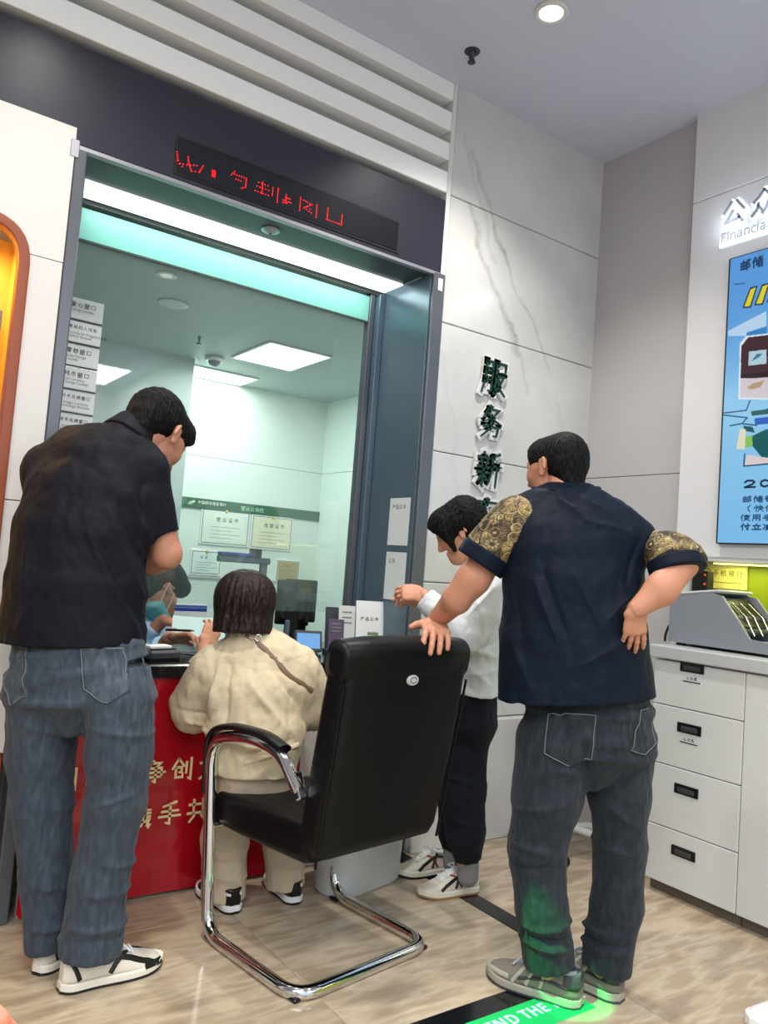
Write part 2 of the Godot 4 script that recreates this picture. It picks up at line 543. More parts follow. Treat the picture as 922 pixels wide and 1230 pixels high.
func nets(prims: Array, cell: float, V: PackedVector3Array, I: PackedInt32Array) -> void:
	var lo := Vector3.INF
	var hi := -Vector3.INF
	for p in prims:
		if p[7] != 0: continue
		var r: float = maxf(maxf(p[2].x, p[2].y), maxf(p[3].x, p[3].y)) + cell * 2.0 + p[5] * 0.25
		var rv := Vector3(r, r, r)
		lo = lo.min(p[0] - rv).min(p[1] - rv)
		hi = hi.max(p[0] + rv).max(p[1] + rv)
	var nx := int((hi.x - lo.x) / cell) + 2
	var ny := int((hi.y - lo.y) / cell) + 2
	var nz := int((hi.z - lo.z) / cell) + 2
	var f := PackedFloat32Array()
	f.resize(nx * ny * nz)
	f.fill(1.0)
	for p in prims:
		var a: Vector3 = p[0]
		var b: Vector3 = p[1]
		var op: int = p[7]
		if op == 2:
			for z in nz:
				for y in ny:
					var at := (z * ny + y) * nx
					var d := (lo + Vector3(0, y * cell, z * cell) - a).dot(b)
					for x in nx:
						if d > f[at + x]: f[at + x] = d
						d += b.x * cell
			continue
		var k: float = p[5]
		var flat: int = p[6]
		var ra: Vector2 = p[2]
		var rb: Vector2 = p[3]
		var ax := b - a
		var L := ax.length()
		if L < 0.0001:
			ax = UP
			L = 0.0001
		else: ax /= L
		var lat: Vector3 = p[4]
		if lat == Vector3.ZERO: lat = Vector3.RIGHT if absf(ax.x) < 0.8 else UP
		lat = (lat - ax * lat.dot(ax)).normalized()
		var dep := ax.cross(lat)
		var r := maxf(maxf(ra.x, ra.y), maxf(rb.x, rb.y)) + cell * 2.0 + k
		var q0 := ((a.min(b) - Vector3(r, r, r) - lo) / cell).floor()
		var q1 := ((a.max(b) + Vector3(r, r, r) - lo) / cell).ceil()
		var x0 := maxi(0, int(q0.x))
		var x1 := mini(nx, int(q1.x) + 1)
		var ds := ax.x * cell
		var du := lat.x * cell
		var dw := dep.x * cell
		var iL := 1.0 / L
		for z in range(maxi(0, int(q0.z)), mini(nz, int(q1.z) + 1)):
			for y in range(maxi(0, int(q0.y)), mini(ny, int(q1.y) + 1)):
				var pt := lo + Vector3(x0 * cell, y * cell, z * cell) - a
				var s := pt.dot(ax)
				var u := pt.dot(lat)
				var w := pt.dot(dep)
				var at := (z * ny + y) * nx + x0
				for x in range(x0, x1):
					var t := clampf(s * iL, 0.0, 1.0)
					var ru := ra.x + (rb.x - ra.x) * t
					var rd := ra.y + (rb.y - ra.y) * t
					var rm := minf(ru, rd)
					var ex := s - t * L
					var q := u * u / (ru * ru) + w * w / (rd * rd)
					var d := 0.0
					if (ex < -0.00001 and flat & 1) or (ex > 0.00001 and flat & 2): d = maxf((sqrt(q) - 1.0) * rm, absf(ex))
					elif (flat & 1 and t < 0.5) or (flat & 2 and t >= 0.5): d = maxf((sqrt(q) - 1.0) * rm, maxf(-s, s - L))
					else: d = (sqrt(q + ex * ex / (rm * rm)) - 1.0) * rm
					var o := f[at]
					if op == 0:
						var h := k - absf(o - d)
						if h > 0.0: f[at] = minf(o, d) - h * h / (4.0 * k)
						elif d < o: f[at] = d
					else:
						d = -d
						var h := k - absf(o - d)
						if h > 0.0: f[at] = maxf(o, d) + h * h / (4.0 * k)
						elif d > o: f[at] = d
					at += 1
					s += ds
					u += du
					w += dw
	# one vertex in each cell that the surface crosses, one quad round each crossed edge
	var which := PackedInt32Array()
	which.resize(nx * ny * nz)
	which.fill(-1)
	var sx := 1
	var sy := nx
	var sz := nx * ny
	var near := cell * 2.2
	for z in nz - 1:
		for y in ny - 1:
			var i := (z * ny + y) * nx - 1
			for x in nx - 1:
				i += 1
				var f0 := f[i]
				if f0 > near or f0 < -near * 2.0: continue
				var c := [f0, f[i + 1], f[i + sy], f[i + sy + 1], f[i + sz], f[i + sz + 1], f[i + sz + sy], f[i + sz + sy + 1]]
				var inside := 0
				for q in c:
					if q < 0.0: inside += 1
				if inside == 0 or inside == 8: continue
				var sum := Vector3.ZERO
				var cnt := 0
				for e in EDGES:
					var ca: float = c[e.x]
					var cb: float = c[e.y]
					if (ca < 0.0) == (cb < 0.0): continue
					var t := ca / (ca - cb)
					sum += CORNER[e.x] + (CORNER[e.y] - CORNER[e.x]) * t
					cnt += 1
				which[i] = V.size()
				V.append(lo + (Vector3(x, y, z) + sum / cnt) * cell)
	for z in range(1, nz - 1):
		for y in range(1, ny - 1):
			var i := (z * ny + y) * nx
			for x in range(1, nx - 1):
				i += 1
				if which[i] < 0: continue
				var neg := f[i] < 0.0
				if neg != (f[i + sx] < 0.0): face(which, I, i, sy, sz, neg)
				if neg != (f[i + sy] < 0.0): face(which, I, i, sz, sx, neg)
				if neg != (f[i + sz] < 0.0): face(which, I, i, sx, sy, neg)


const EDGES: Array[Vector2i] = [Vector2i(0, 1), Vector2i(2, 3), Vector2i(4, 5), Vector2i(6, 7), Vector2i(0, 2), Vector2i(1, 3), Vector2i(4, 6), Vector2i(5, 7), Vector2i(0, 4), Vector2i(1, 5), Vector2i(2, 6), Vector2i(3, 7)]
const CORNER: Array[Vector3] = [Vector3(0, 0, 0), Vector3(1, 0, 0), Vector3(0, 1, 0), Vector3(1, 1, 0), Vector3(0, 0, 1), Vector3(1, 0, 1), Vector3(0, 1, 1), Vector3(1, 1, 1)]


func face(which: PackedInt32Array, I: PackedInt32Array, i: int, p: int, q: int, neg: bool) -> void:
	var a := which[i]
	var b := which[i - p]
	var c := which[i - p - q]
	var d := which[i - q]
	if a < 0 or b < 0 or c < 0 or d < 0: return
	if neg: I.append_array([a, c, b, a, d, c])
	else: I.append_array([a, b, c, a, c, d])


# ---------------------------------------------------------------- materials
func mat(c: Color, rough := 0.6, metal := 0.0, spec := 0.5) -> StandardMaterial3D:
	var m := StandardMaterial3D.new()
	m.albedo_color = c
	m.roughness = rough
	m.metallic = metal
	m.metallic_specular = spec
	return m


func glow(c: Color, energy: float) -> StandardMaterial3D:
	var m := mat(c, 0.5)
	m.emission_enabled = true
	m.emission = c
	m.emission_energy_multiplier = energy
	return m


func noise_tex(freq: float, cols: Array, offs: Array, size := 512, seed_ := 1, octaves := 4, normal := 0.0, kind := FastNoiseLite.TYPE_SIMPLEX_SMOOTH) -> NoiseTexture2D:
	var n := FastNoiseLite.new()
	n.noise_type = kind
	n.frequency = freq
	n.seed = seed_
	n.fractal_octaves = octaves
	var t := NoiseTexture2D.new()
	t.width = size
	t.height = size
	t.seamless = true
	t.noise = n
	if normal > 0.0:
		t.as_normal_map = true
		t.bump_strength = normal
	else:
		var g := Gradient.new()
		g.offsets = PackedFloat32Array(offs)
		g.colors = PackedColorArray(cols)
		t.color_ramp = g
	return t


func tri_map(m: StandardMaterial3D, scale: Vector3, world := false) -> StandardMaterial3D:
	m.uv1_triplanar = true
	m.uv1_world_triplanar = world
	m.uv1_scale = scale
	return m


func ink(img: Image, p: PackedVector2Array, w: float, c: Color) -> void:
	for i in p.size() - 1:
		var a := p[i]
		var b := p[i + 1]
		var ab := b - a
		for y in range(maxi(0, int(minf(a.y, b.y) - w - 1)), mini(img.get_height(), int(maxf(a.y, b.y) + w + 2))):
			for x in range(maxi(0, int(minf(a.x, b.x) - w - 1)), mini(img.get_width(), int(maxf(a.x, b.x) + w + 2))):
				var q: Vector2 = Vector2(x + 0.5, y + 0.5) - a
				var t := clampf(q.dot(ab) / maxf(ab.length_squared(), 0.001), 0.0, 1.0)
				var cov := clampf(w + 0.5 - (q - ab * t).length(), 0.0, 1.0)
				if cov > 0.0: img.set_pixel(x, y, img.get_pixel(x, y).lerp(c, cov))


func fill(img: Image, p: PackedVector2Array, c: Color) -> void:
	var lo := p[0]
	var hi := p[0]
	for q in p:
		lo = lo.min(q)
		hi = hi.max(q)
	for y in range(maxi(0, int(lo.y)), mini(img.get_height(), int(hi.y) + 1)):
		for x in range(maxi(0, int(lo.x)), mini(img.get_width(), int(hi.x) + 1)):
			if Geometry2D.is_point_in_polygon(Vector2(x + 0.5, y + 0.5), p): img.set_pixel(x, y, c)


func ink_text(img: Image, text: String, at: Vector2, h: float, w: float, c: Color, wide := 1.0) -> void:
	for i in text.length():
		for p in strokes(text[i]):
			var q := PackedVector2Array()
			for a in p: q.append(at + Vector2((a.x + i * 1.12) * wide, 1.0 - a.y) * h)
			ink(img, q, w, c)


# ---------------------------------------------------------------- the place
const ZW := -2.69      # face of the teller wall
const ZG := -3.10      # the security glass
const XR := 3.12       # the side wall at the corner
const CEIL := 3.38
const RIGHTWARDS := Basis(Vector3(0, 0, 1), Vector3(0, 1, 0), Vector3(-1, 0, 0))   # things on the right wall: their +Z looks to -X


func area(at: Vector3, size: Vector2, energy: float, c: Color, towards := Vector3.DOWN) -> void:
	var l := AreaLight3D.new()
	l.name = numbered("panel_light", self)
	l.area_size = size
	l.light_energy = energy
	l.light_color = c
	l.shadow_enabled = true
	l.area_range = 14.0
	l.area_attenuation = 2.0
	add_child(l, true)
	l.position = at
	l.basis = Basis.looking_at(towards, Vector3.FORWARD if absf(towards.y) > 0.9 else UP)


func omni(at: Vector3, energy: float, c: Color, size := 0.03) -> void:
	var l := OmniLight3D.new()
	l.name = numbered("lamp_light", self)
	l.light_energy = energy
	l.light_color = c
	l.light_size = size
	l.omni_range = 8.0
	l.omni_attenuation = 2.0
	l.shadow_enabled = true
	add_child(l, true)
	l.position = at


func _ready() -> void:
	camera_and_light()
	materials()
	floor_and_ceiling()
	teller_wall()
	right_wall()
	back_office()
	counter_things()
	chair_and_bin()
	right_side_things()
	people()
	finish_soft()
	lay_all()


func camera_and_light() -> void:
	var cam := Camera3D.new()
	cam.name = "camera"
	cam.fov = 66.115
	cam.near = 0.02
	cam.basis = Basis(Vector3(0.81394, 0.07505, 0.57608), Vector3(-0.09986, 0.99494, 0.01148), Vector3(-0.57230, -0.06687, 0.81732))
	cam.position = Vector3(0, 1.2, 0)
	cam.current = true
	add_child(cam)
	var env := Environment.new()
	env.background_mode = Environment.BG_COLOR
	env.background_color = Color(0.80, 0.89, 1.0)
	env.background_energy_multiplier = 1.6
	env.tonemap_mode = Environment.TONE_MAPPER_LINEAR
	env.tonemap_exposure = 1.0
	env.sdfgi_enabled = true
	env.ssao_enabled = true
	env.ssil_enabled = true
	var we := WorldEnvironment.new()
	we.name = "world"
	we.environment = env
	add_child(we)
	# added broad lights behind the photographer, unseen, that brighten the lobby
	for z in [0.7, 3.1]: area(Vector3(-1.3, CEIL - 0.035, z), Vector2(2.8, 1.7), 12.0, Color(0.965, 0.98, 1.0))
	area(Vector3(2.0, CEIL - 0.035, 4.1), Vector2(1.7, 1.2), 9.0, Color(0.965, 0.98, 1.0))  # added unseen panel that brightens the right wall
	# the light over the teller's glass and the office panels
	area(Vector3(1.33, 2.485, -2.985), Vector2(1.3, 0.12), 0.3, Color(0.93, 1.0, 0.99))
	area(Vector3(2.28, 2.485, -4.55), Vector2(0.42, 0.52), 2.2, Color(0.95, 1.0, 0.975))
	area(Vector3(2.20, 2.485, -5.42), Vector2(0.50, 0.28), 1.0, Color(0.95, 1.0, 0.975))


func materials() -> void:
	M.white = mat(Color(0.86, 0.86, 0.85), 0.35)
	M.panel = mat(Color(0.84, 0.82, 0.80), 0.4)
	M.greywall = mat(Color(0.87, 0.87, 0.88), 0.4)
	M.shadedwall = mat(Color(0.73, 0.72, 0.72), 0.16)  # corner wall kept darker: its shade is put into the colour
	M.ceil = mat(Color(0.80, 0.82, 0.89), 0.45)
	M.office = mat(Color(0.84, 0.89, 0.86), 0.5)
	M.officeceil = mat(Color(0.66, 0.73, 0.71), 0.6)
	M.navy = mat(Color(0.165, 0.17, 0.22), 0.30)
	M.black = mat(Color(0.035, 0.035, 0.04), 0.35)
	M.matblack = mat(Color(0.05, 0.05, 0.055), 0.7)
	M.steel = mat(Color(0.39, 0.405, 0.43), 0.32, 0.4)
	M.teal = mat(Color(0.38, 0.45, 0.50), 0.25, 0.35)
	M.alu = mat(Color(0.72, 0.72, 0.75), 0.35, 0.8)
	M.chrome = mat(Color(0.86, 0.86, 0.86), 0.08, 1.0)
	M.soffit = mat(Color(0.25, 0.27, 0.27), 0.4)
	M.slat = mat(Color(0.96, 0.96, 0.955), 0.45)
	M.gap = mat(Color(0.42, 0.41, 0.40), 0.6)
	M.stone = mat(Color(0.07, 0.08, 0.09), 0.15)
	M.grout = mat(Color(0.42, 0.38, 0.33), 0.8)
	M.green = mat(Color(0.02, 0.33, 0.20), 0.5)
	M.deepgreen = mat(Color(0.03, 0.22, 0.16), 0.4)
	M.paper = mat(Color(0.90, 0.91, 0.90), 0.6)
	M.print = mat(Color(0.10, 0.11, 0.12), 0.6)
	M.greyprint = mat(Color(0.45, 0.47, 0.47), 0.6)
	M.cream = mat(Color(0.93, 0.84, 0.62), 0.45)
	M.plastic = mat(Color(0.80, 0.81, 0.80), 0.3)
	M.grey = mat(Color(0.50, 0.52, 0.55), 0.38)
	M.darkgrey = mat(Color(0.22, 0.23, 0.25), 0.4)
	M.lightgrey = mat(Color(0.70, 0.71, 0.71), 0.35)
	M.lamp = glow(Color(1.0, 0.98, 0.95), 5.0)
	M.strip = glow(Color(0.95, 1.0, 1.0), 1.5)
	M.led = glow(Color(1.0, 0.08, 0.10), 1.6)
	M.halo = glow(Color(0.93, 0.96, 1.0), 0.95)
	M.wood = mat(Color(0.55, 0.27, 0.15), 0.45)
	M.gold = mat(Color(0.95, 0.76, 0.34), 0.4)
	M.glass = mat(Color(0.74, 0.90, 0.86, 0.045), 0.02)
	M.glass.transparency = BaseMaterial3D.TRANSPARENCY_ALPHA
	M.frost = mat(Color(0.58, 0.84, 0.78), 0.3)
	M.frost.backlight_enabled = true
	M.frost.backlight = Color(0.4, 0.6, 0.55)
	M.blue = mat(Color(0.12, 0.25, 0.62), 0.5)
	M.seal = mat(Color(0.78, 0.66, 0.42), 0.4)
	M.violet = mat(Color(0.34, 0.28, 0.38), 0.5)
	# red vinyl with soft creases
	M.red = mat(Color(0.66, 0.03, 0.10), 0.24)
	M.red.normal_enabled = true
	M.red.normal_texture = noise_tex(0.006, [], [], 512, 7, 3, 6.0)
	M.red.normal_scale = 0.9
	tri_map(M.red, Vector3(1.5, 1.5, 1.5))
	# floor: beige stone with grain along the counter
	M.tiles = []
	for k in 3:
		var t := mat(Color.WHITE, 0.13)
		var e := 0.02 * k
		t.albedo_texture = noise_tex(0.008, [Color(0.63 - e, 0.565 - e, 0.48 - e), Color(0.71 - e, 0.645 - e, 0.55 - e), Color(0.76 - e, 0.70 - e, 0.61 - e), Color(0.68 - e, 0.61 - e, 0.52 - e)], [0.22, 0.42, 0.6, 0.8], 1024, 11 + k, 5)
		tri_map(t, Vector3(0.30, 1.0, 1.5), true)
		t.uv1_offset = Vector3(0.37 * k, 0.0, 0.21 * k)
		M.tiles.append(t)
	# marble slabs: pale grey with diagonal veins
	M.marble = mat(Color.WHITE, 0.16)
	M.marble.albedo_texture = marble_image()
	M.leather = mat(Color(0.035, 0.040, 0.055), 0.42, 0.0, 0.32)
	M.leather.normal_enabled = true
	M.leather.normal_texture = noise_tex(0.06, [], [], 256, 21, 3, 5.0, FastNoiseLite.TYPE_CELLULAR)
	M.leather.normal_scale = 0.22
	tri_map(M.leather, Vector3(7, 7, 7))


func marble_image() -> ImageTexture:
	var w := 420
	var h := 1190
	var img := Image.create_empty(w, h, false, Image.FORMAT_RGB8)
	var n := FastNoiseLite.new()
	n.seed = 5
	n.frequency = 0.006
	n.fractal_octaves = 4
	var fine := FastNoiseLite.new()
	fine.seed = 9
	fine.frequency = 0.03
	# each vein: from, to (metres along the wall from x = 2.0, metres down from 3.4), strength, width
	var veins := [[0.22, 0.30, 0.46, 0.72, 0.20, 0.012], [0.16, 0.22, 0.40, 0.75, 0.12, 0.008], [0.24, 0.56, 0.58, 1.16, 0.26, 0.014], [0.38, 0.60, 0.80, 1.18, 0.18, 0.009], [0.50, 1.00, 0.70, 1.34, 0.16, 0.010], [0.12, 1.2, 0.30, 1.9, 0.06, 0.01], [0.9, 1.3, 1.1, 2.2, 0.07, 0.012], [0.3, 2.2, 0.9, 3.3, 0.07, 0.01]]
	for y in h:
		for x in w:
			var p := Vector2(x / 350.0, y / 350.0)
			var a := n.get_noise_2d(x, y)
			var q := p + Vector2(a, n.get_noise_2d(x + 900, y)) * 0.06
			var v := 0.80 + 0.045 * a
			for s in veins:
				var f := Vector2(s[0], s[1])
				var ab := Vector2(s[2], s[3]) - f
				var t := clampf((q - f).dot(ab) / ab.length_squared(), 0.0, 1.0)
				var d: float = (q - f - ab * t).length() / s[5]
				if d < 3.5: v -= 0.5 * s[4] * exp(-d * d) * (0.55 + 0.9 * absf(fine.get_noise_2d(x, y)))
			img.set_pixel(x, y, Color(v, v, v * 0.985))
	return ImageTexture.create_from_image(img)


# a slab whose face towards +Z (or -X) carries the marble at its own place on the wall
func slab(lo: Vector3, hi: Vector3, parent: Node, called := "slab") -> void:
	var c := (lo + hi) * 0.5
	var src := bev(hi - lo, 0.004)
	var a := src.surface_get_arrays(0)
	var uv := PackedVector2Array()
	for v in a[Mesh.ARRAY_VERTEX]:
		var p: Vector3 = v + c
		uv.append(Vector2((p.x + (0.0 if hi.z - lo.z < 0.3 else -p.z - 2.69) - 2.0) / 1.2, (3.4 - p.y) / 3.4))
	a[Mesh.ARRAY_TEX_UV] = uv
	var am := ArrayMesh.new()
	am.add_surface_from_arrays(Mesh.PRIMITIVE_TRIANGLES, a)
	put(called, am, M.marble, parent, c)


func floor_and_ceiling() -> void:
	var f := shell("floor")
	block("screed", Vector3(-5.1, -0.2, -5.8), Vector3(4.0, -0.012, 5.2), M.grout, f, 0.0)
	# stone tiles, laid from the black inlay outwards
	var s := 0.8
	var n := 0
	for ix in range(-4, 3):
		for iz in range(-3, 5):
			var lo := Vector3(2.03 + (ix - 2) * s if ix < 2 else (2.11 if iz < 0 else 2.0305), -0.012, -1.60 + iz * s - (0.0 if iz >= 0 else 0.075))
			var hi := lo + Vector3(s - 0.0015, 0.012, s - 0.0015)
			if ix == 2: hi.x = 3.4
			if ix == 2 and iz == -1: hi.z = -1.6015
			if iz == -3: lo.z = -3.7
			block("tile", lo, hi, M.tiles[(ix * 7 + iz * 3 + 50) % 3], f, 0.0012)
	block("floor_inlay", Vector3(2.0305, -0.012, -3.7), Vector3(2.109, 0.0, -1.602), M.stone, f, 0.001)
	block("floor_inlay", Vector3(-3.0, -0.012, -1.674), Vector3(2.029, 0.0, -1.602), M.stone, f, 0.001)
	block("office_flooring", Vector3(-0.7, -0.012, -5.7), Vector3(3.4, 0.0, -3.702), M.grey, f, 0.0)
	struct("ceiling", bev(Vector3(8.6, 0.2, 8.2), 0.0), M.ceil, Vector3(-0.8, CEIL + 0.1, 1.2))
	# the rest of the lobby, closed behind the photographer but for the glass front
	struct("wall_left", bev(Vector3(0.2, 3.5, 8.2), 0.0), M.panel, Vector3(-5.0, 1.7, 1.2))
	var b := shell("wall_back")
	block("wall_panel", Vector3(-5.1, 0, 5.0), Vector3(-3.0, CEIL, 5.2), M.panel, b, 0.0)
	block("wall_panel", Vector3(2.6, 0, 5.0), Vector3(3.5, CEIL, 5.2), M.panel, b, 0.0)
	block("wall_panel", Vector3(-3.0, 2.9, 5.0), Vector3(2.6, CEIL, 5.2), M.panel, b, 0.0)
	block("kerb", Vector3(-3.0, -0.2, 5.0), Vector3(2.6, 0.12, 5.2), M.panel, b, 0.0)
	# added ceiling panels, unseen, that go with the extra lobby light
	for z in [0.7, 3.1]:
		var p := thing("added_panel_light", "added unseen lobby ceiling light panel, the %s one" % ["nearer to the counter" if z < 1.0 else "farther from the counter"], "ceiling light", Vector3(-1.3, CEIL, z), 0.0, "added lobby ceiling panels")
		put("frame", bev(Vector3(2.88, 0.02, 1.78), 0.004), M.white, p, Vector3(0, -0.01, 0))
		put("diffuser", bev(Vector3(2.8, 0.006, 1.7), 0.002), glow(Color(1, 0.99, 0.97), 1.2), p, Vector3(0, -0.023, 0))
	var p2 := thing("added_panel_light", "added unseen lobby ceiling light panel at the far right behind the photographer", "ceiling light", Vector3(2.0, CEIL, 4.1), 0.0, "added lobby ceiling panels")
	put("frame", bev(Vector3(1.78, 0.02, 1.28), 0.004), M.white, p2, Vector3(0, -0.01, 0))
	put("diffuser", bev(Vector3(1.7, 0.006, 1.2), 0.002), glow(Color(1, 0.99, 0.97), 1.2), p2, Vector3(0, -0.023, 0))
	# round downlights along the teller wall
	var k := 0
	for at in [Vector2(0.5, -1.9), Vector2(2.077, -2.094), Vector2(2.0, -0.07), Vector2(0.5, -0.07)]:
		var d := thing("downlight", ["round recessed downlight above the navy fascia on the left", "round lit downlight in the lobby ceiling near the top right", "round downlight over the photographer, mirrored in the teller glass", "round downlight behind the photographer on the left"][k], "ceiling light", Vector3(at.x, CEIL, at.y))
		put("trim_ring", lathe([[0.045, -0.002], [0.048, -0.010], [0.060, -0.010], [0.066, -0.004], [0.066, 0.0], [0.046, 0.0]], 32), M.white, d)
		put("lamp_face", lathe([[0.0, -0.0085], [0.044, -0.0085], [0.046, -0.001], [0.0, -0.001]], 32), M.lamp, d)
		var l := SpotLight3D.new()
		l.name = numbered("downlight_beam", self)
		l.light_energy = 3.6
		l.light_color = Color(1.0, 0.98, 0.95)
		l.light_size = 0.05
		l.spot_angle = 58.0
		l.spot_angle_attenuation = 0.8
		l.spot_range = 8.0
		l.shadow_enabled = true
		add_child(l, true)
		l.position = d.position + Vector3(0, -0.02, 0)
		l.rotation_degrees.x = -90.0
		k += 1
	var sp := thing("sprinkler", "small dark fire sprinkler head hanging from the lobby ceiling", "sprinkler", Vector3(2.006, CEIL, -2.473))
	put("escutcheon", lathe([[0.0, -0.004], [0.030, -0.004], [0.034, 0.0], [0.0, 0.0]]), M.darkgrey, sp)
	put("body", lathe([[0.0, -0.042], [0.008, -0.040], [0.011, -0.02], [0.016, -0.012], [0.016, 0.0], [0.0, 0.0]], 12), M.darkgrey, sp)
	put("deflector", lathe([[0.0, -0.049], [0.017, -0.049], [0.017, -0.046], [0.0, -0.046]], 12), M.darkgrey, sp)
	for s2 in [-1, 1]:
		put("frame_arm", tube(PackedVector3Array([Vector3(0.010 * s2, -0.02, 0), Vector3(0.014 * s2, -0.034, 0), Vector3(0.004 * s2, -0.047, 0)]), 0.0022, 6), M.darkgrey, sp)


func sweep_rect(p: PackedVector3Array, hw: float, hz: float) -> ArrayMesh:
	var rings := []
	for i in p.size():
		var t := (p[mini(i + 1, p.size() - 1)] - p[maxi(i - 1, 0)]).normalized()
		rings.append(rrect(p[i], t.cross(Vector3(0, 0, 1)).normalized(), Vector3(0, 0, 1), hw, hz, 0.006, 2))
	return loft(rings)


func teller_wall() -> void:
	var w := shell("wall_front")
	# marble to the right of the window
	var ys := [0.54, 1.14, 1.715, 2.29, 2.87, 3.40]
	for i in 5: slab(Vector3(2.118, ys[i] + 0.0015, -2.79), Vector3(3.14, ys[i + 1] - 0.0015, ZW), w)
	slab(Vector3(2.118, 0.0, -2.79), Vector3(3.14, 0.5385, -2.645), w)
	block("backing", Vector3(2.05, 0, -3.2), Vector3(3.4, 3.6, -2.775), M.panel, w, 0.0)
	# white cladding on the left with the arched display recess
	var st := begin()
	var top := PackedVector2Array([Vector2(-1.6, 2.555), Vector2(-1.6, 2.19), Vector2(0.31, 2.19)])
	for i in range(1, 7):
		var a := PI * 0.5 * (1.0 - i / 6.0)
		top.append(Vector2(0.31 + 0.11 * cos(a), 2.08 + 0.11 * sin(a)))
	top.append_array([Vector2(0.42, 2.1005), Vector2(0.534, 2.1005), Vector2(0.534, 2.555)])
	top.remove_at(8)
	plate(st, top, -2.76, -2.683)
	put("slab", done(st), M.panel, w)
	block("slab", Vector3(0.42, 1.3155, -2.76), Vector3(0.534, 2.0985, -2.683), M.panel, w, 0.002)
	block("slab", Vector3(0.42, 0.531, -2.76), Vector3(0.534, 1.3125, -2.683), M.panel, w, 0.002)
	block("slab", Vector3(-5.0, 0.531, -2.76), Vector3(-0.32, 2.19, ZW), M.panel, w, 0.002)
	block("wood_base", Vector3(-5.0, 0.0, -2.76), Vector3(0.512, 0.527, -2.70), M.wood, w, 0.002)
	block("backing", Vector3(-5.0, 0, -3.2), Vector3(0.53, 3.6, -2.90), M.panel, w, 0.0)
	block("backing", Vector3(0.432, 0, -3.0), Vector3(0.54, 2.56, -2.762), M.gap, w, 0.0)
	block("backing", Vector3(-5.0, 2.57, -3.2), Vector3(2.12, 3.6, -2.95), M.gap, w, 0.0)
	block("backing", Vector3(-5.0, 2.2, -3.2), Vector3(0.53, 2.57, -2.95), M.gap, w, 0.0)
	# dark frame of the window recess, floor to fascia
	block("jamb", Vector3(0.536, 0.0, -3.12), Vector3(0.576, 2.5, -2.685), M.steel, w, 0.004)
	block("jamb", Vector3(2.052, 0.0, -3.12), Vector3(2.116, 2.5, -2.682), M.steel, w, 0.004)
	block("jamb_lining", Vector3(2.046, 0.8, -3.06), Vector3(2.0515, 2.49, -2.70), M.teal, w, 0.001)
	block("soffit", Vector3(0.576, 2.497, -3.3), Vector3(2.052, 2.56, -2.70), M.soffit, w, 0.001)
	block("header", Vector3(0.576, 2.475, -3.14), Vector3(2.052, 2.5, -3.07), M.soffit, w, 0.001)
	block("jamb_plate", Vector3(0.534, 2.486, -2.684) - Vector3(0.014, 0.03, 0.01), Vector3(0.534, 2.486, -2.684) + Vector3(0.014, 0.03, 0.003), M.alu, w, 0.002)
	block("jamb_plate", Vector3(2.075, 2.42, -2.684), Vector3(2.10, 2.475, -2.679), M.paper, w, 0.001)
	# navy fascia and its aluminium edge
	var fa := shell("trim_1")
	block("fascia", Vector3(-5.0, 2.503, -2.86), Vector3(2.095, 2.838, ZW), M.navy, fa, 0.004)
	block("edge_strip", Vector3(0.53, 2.487, -2.71), Vector3(2.095, 2.5025, -2.684), M.alu, fa, 0.002)
	# white slats above
	var sl := shell("trim_2")
	for y in [[2.872, 2.968], [3.022, 3.102], [3.158, 3.245], [3.300, 3.38]]:
		block("slat", Vector3(-5.0, y[0], -2.86), Vector3(2.093, y[1], ZW), M.slat, sl, 0.003)
	block("backing", Vector3(-5.0, 2.84, -2.95), Vector3(2.093, 3.39, -2.861), M.gap, sl, 0.0)
	block("end_cheek", Vector3(2.0935, 2.50, -2.95), Vector3(2.117, 3.39, -2.69), M.white, sl, 0.002)
	# lit arch display
	var dn := thing("arched_display", "wood-framed arched display recess glowing gold at the left edge", "display case", Vector3(0.06, 0.53, -2.76))
	var bp := dn.position
	var path := fillet(PackedVector3Array([Vector3(0.418, 0.55, -2.69), Vector3(0.418, 2.188, -2.69), Vector3(-0.302, 2.188, -2.69), Vector3(-0.302, 0.55, -2.69)]), 0.13, 8)
	for i in path.size(): path[i] -= bp
	put("frame", sweep_rect(path, 0.017, 0.025), M.wood, dn)
	put("back_panel", bev(Vector3(0.73, 1.66, 0.01), 0.0), M.gold, dn, Vector3(0.058, 1.36, -2.895) - bp)
	for sx in [-0.306, 0.421]: put("side_panel", bev(Vector3(0.01, 1.66, 0.13), 0.0), M.gold, dn, Vector3(sx, 1.36, -2.83) - bp)
	put("shelf", bev(Vector3(0.71, 0.02, 0.12), 0.002), M.wood, dn, Vector3(0.058, 1.40, -2.83) - bp)
	put("lamp_strip", bev(Vector3(0.6, 0.012, 0.02), 0.002), glow(Color(1.0, 0.72, 0.30), 4.0), dn, Vector3(0.03, 2.16, -2.80) - bp)
	area(Vector3(0.03, 2.15, -2.80), Vector2(0.6, 0.02), 0.55, Color(1.0, 0.80, 0.42))
	var pf := thing("framed_notice", "dark grey framed certificate standing in the glowing arched display", "frame", Vector3(0.25, 1.41, -2.80))
	put("frame", bev(Vector3(0.28, 0.52, 0.02), 0.004), M.grey, pf, Vector3(0, 0.26, 0))
	put("sheet", bev(Vector3(0.22, 0.46, 0.004), 0.0), M.lightgrey, pf, Vector3(0, 0.26, 0.011))
	# the window itself
	var win := shell("window_1")
	var g := put("pane", bev(Vector3(1.40, 1.49, 0.012), 0.0), M.glass, win, Vector3(1.30, 1.71, ZG))
	g.name = "pane"
	block("mullion", Vector3(1.985, 0.80, -3.12), Vector3(2.012, 2.475, -3.075), M.steel, win, 0.003)
	block("mullion", Vector3(2.014, 0.80, -3.11), Vector3(2.046, 2.475, -3.04), M.teal, win, 0.003)
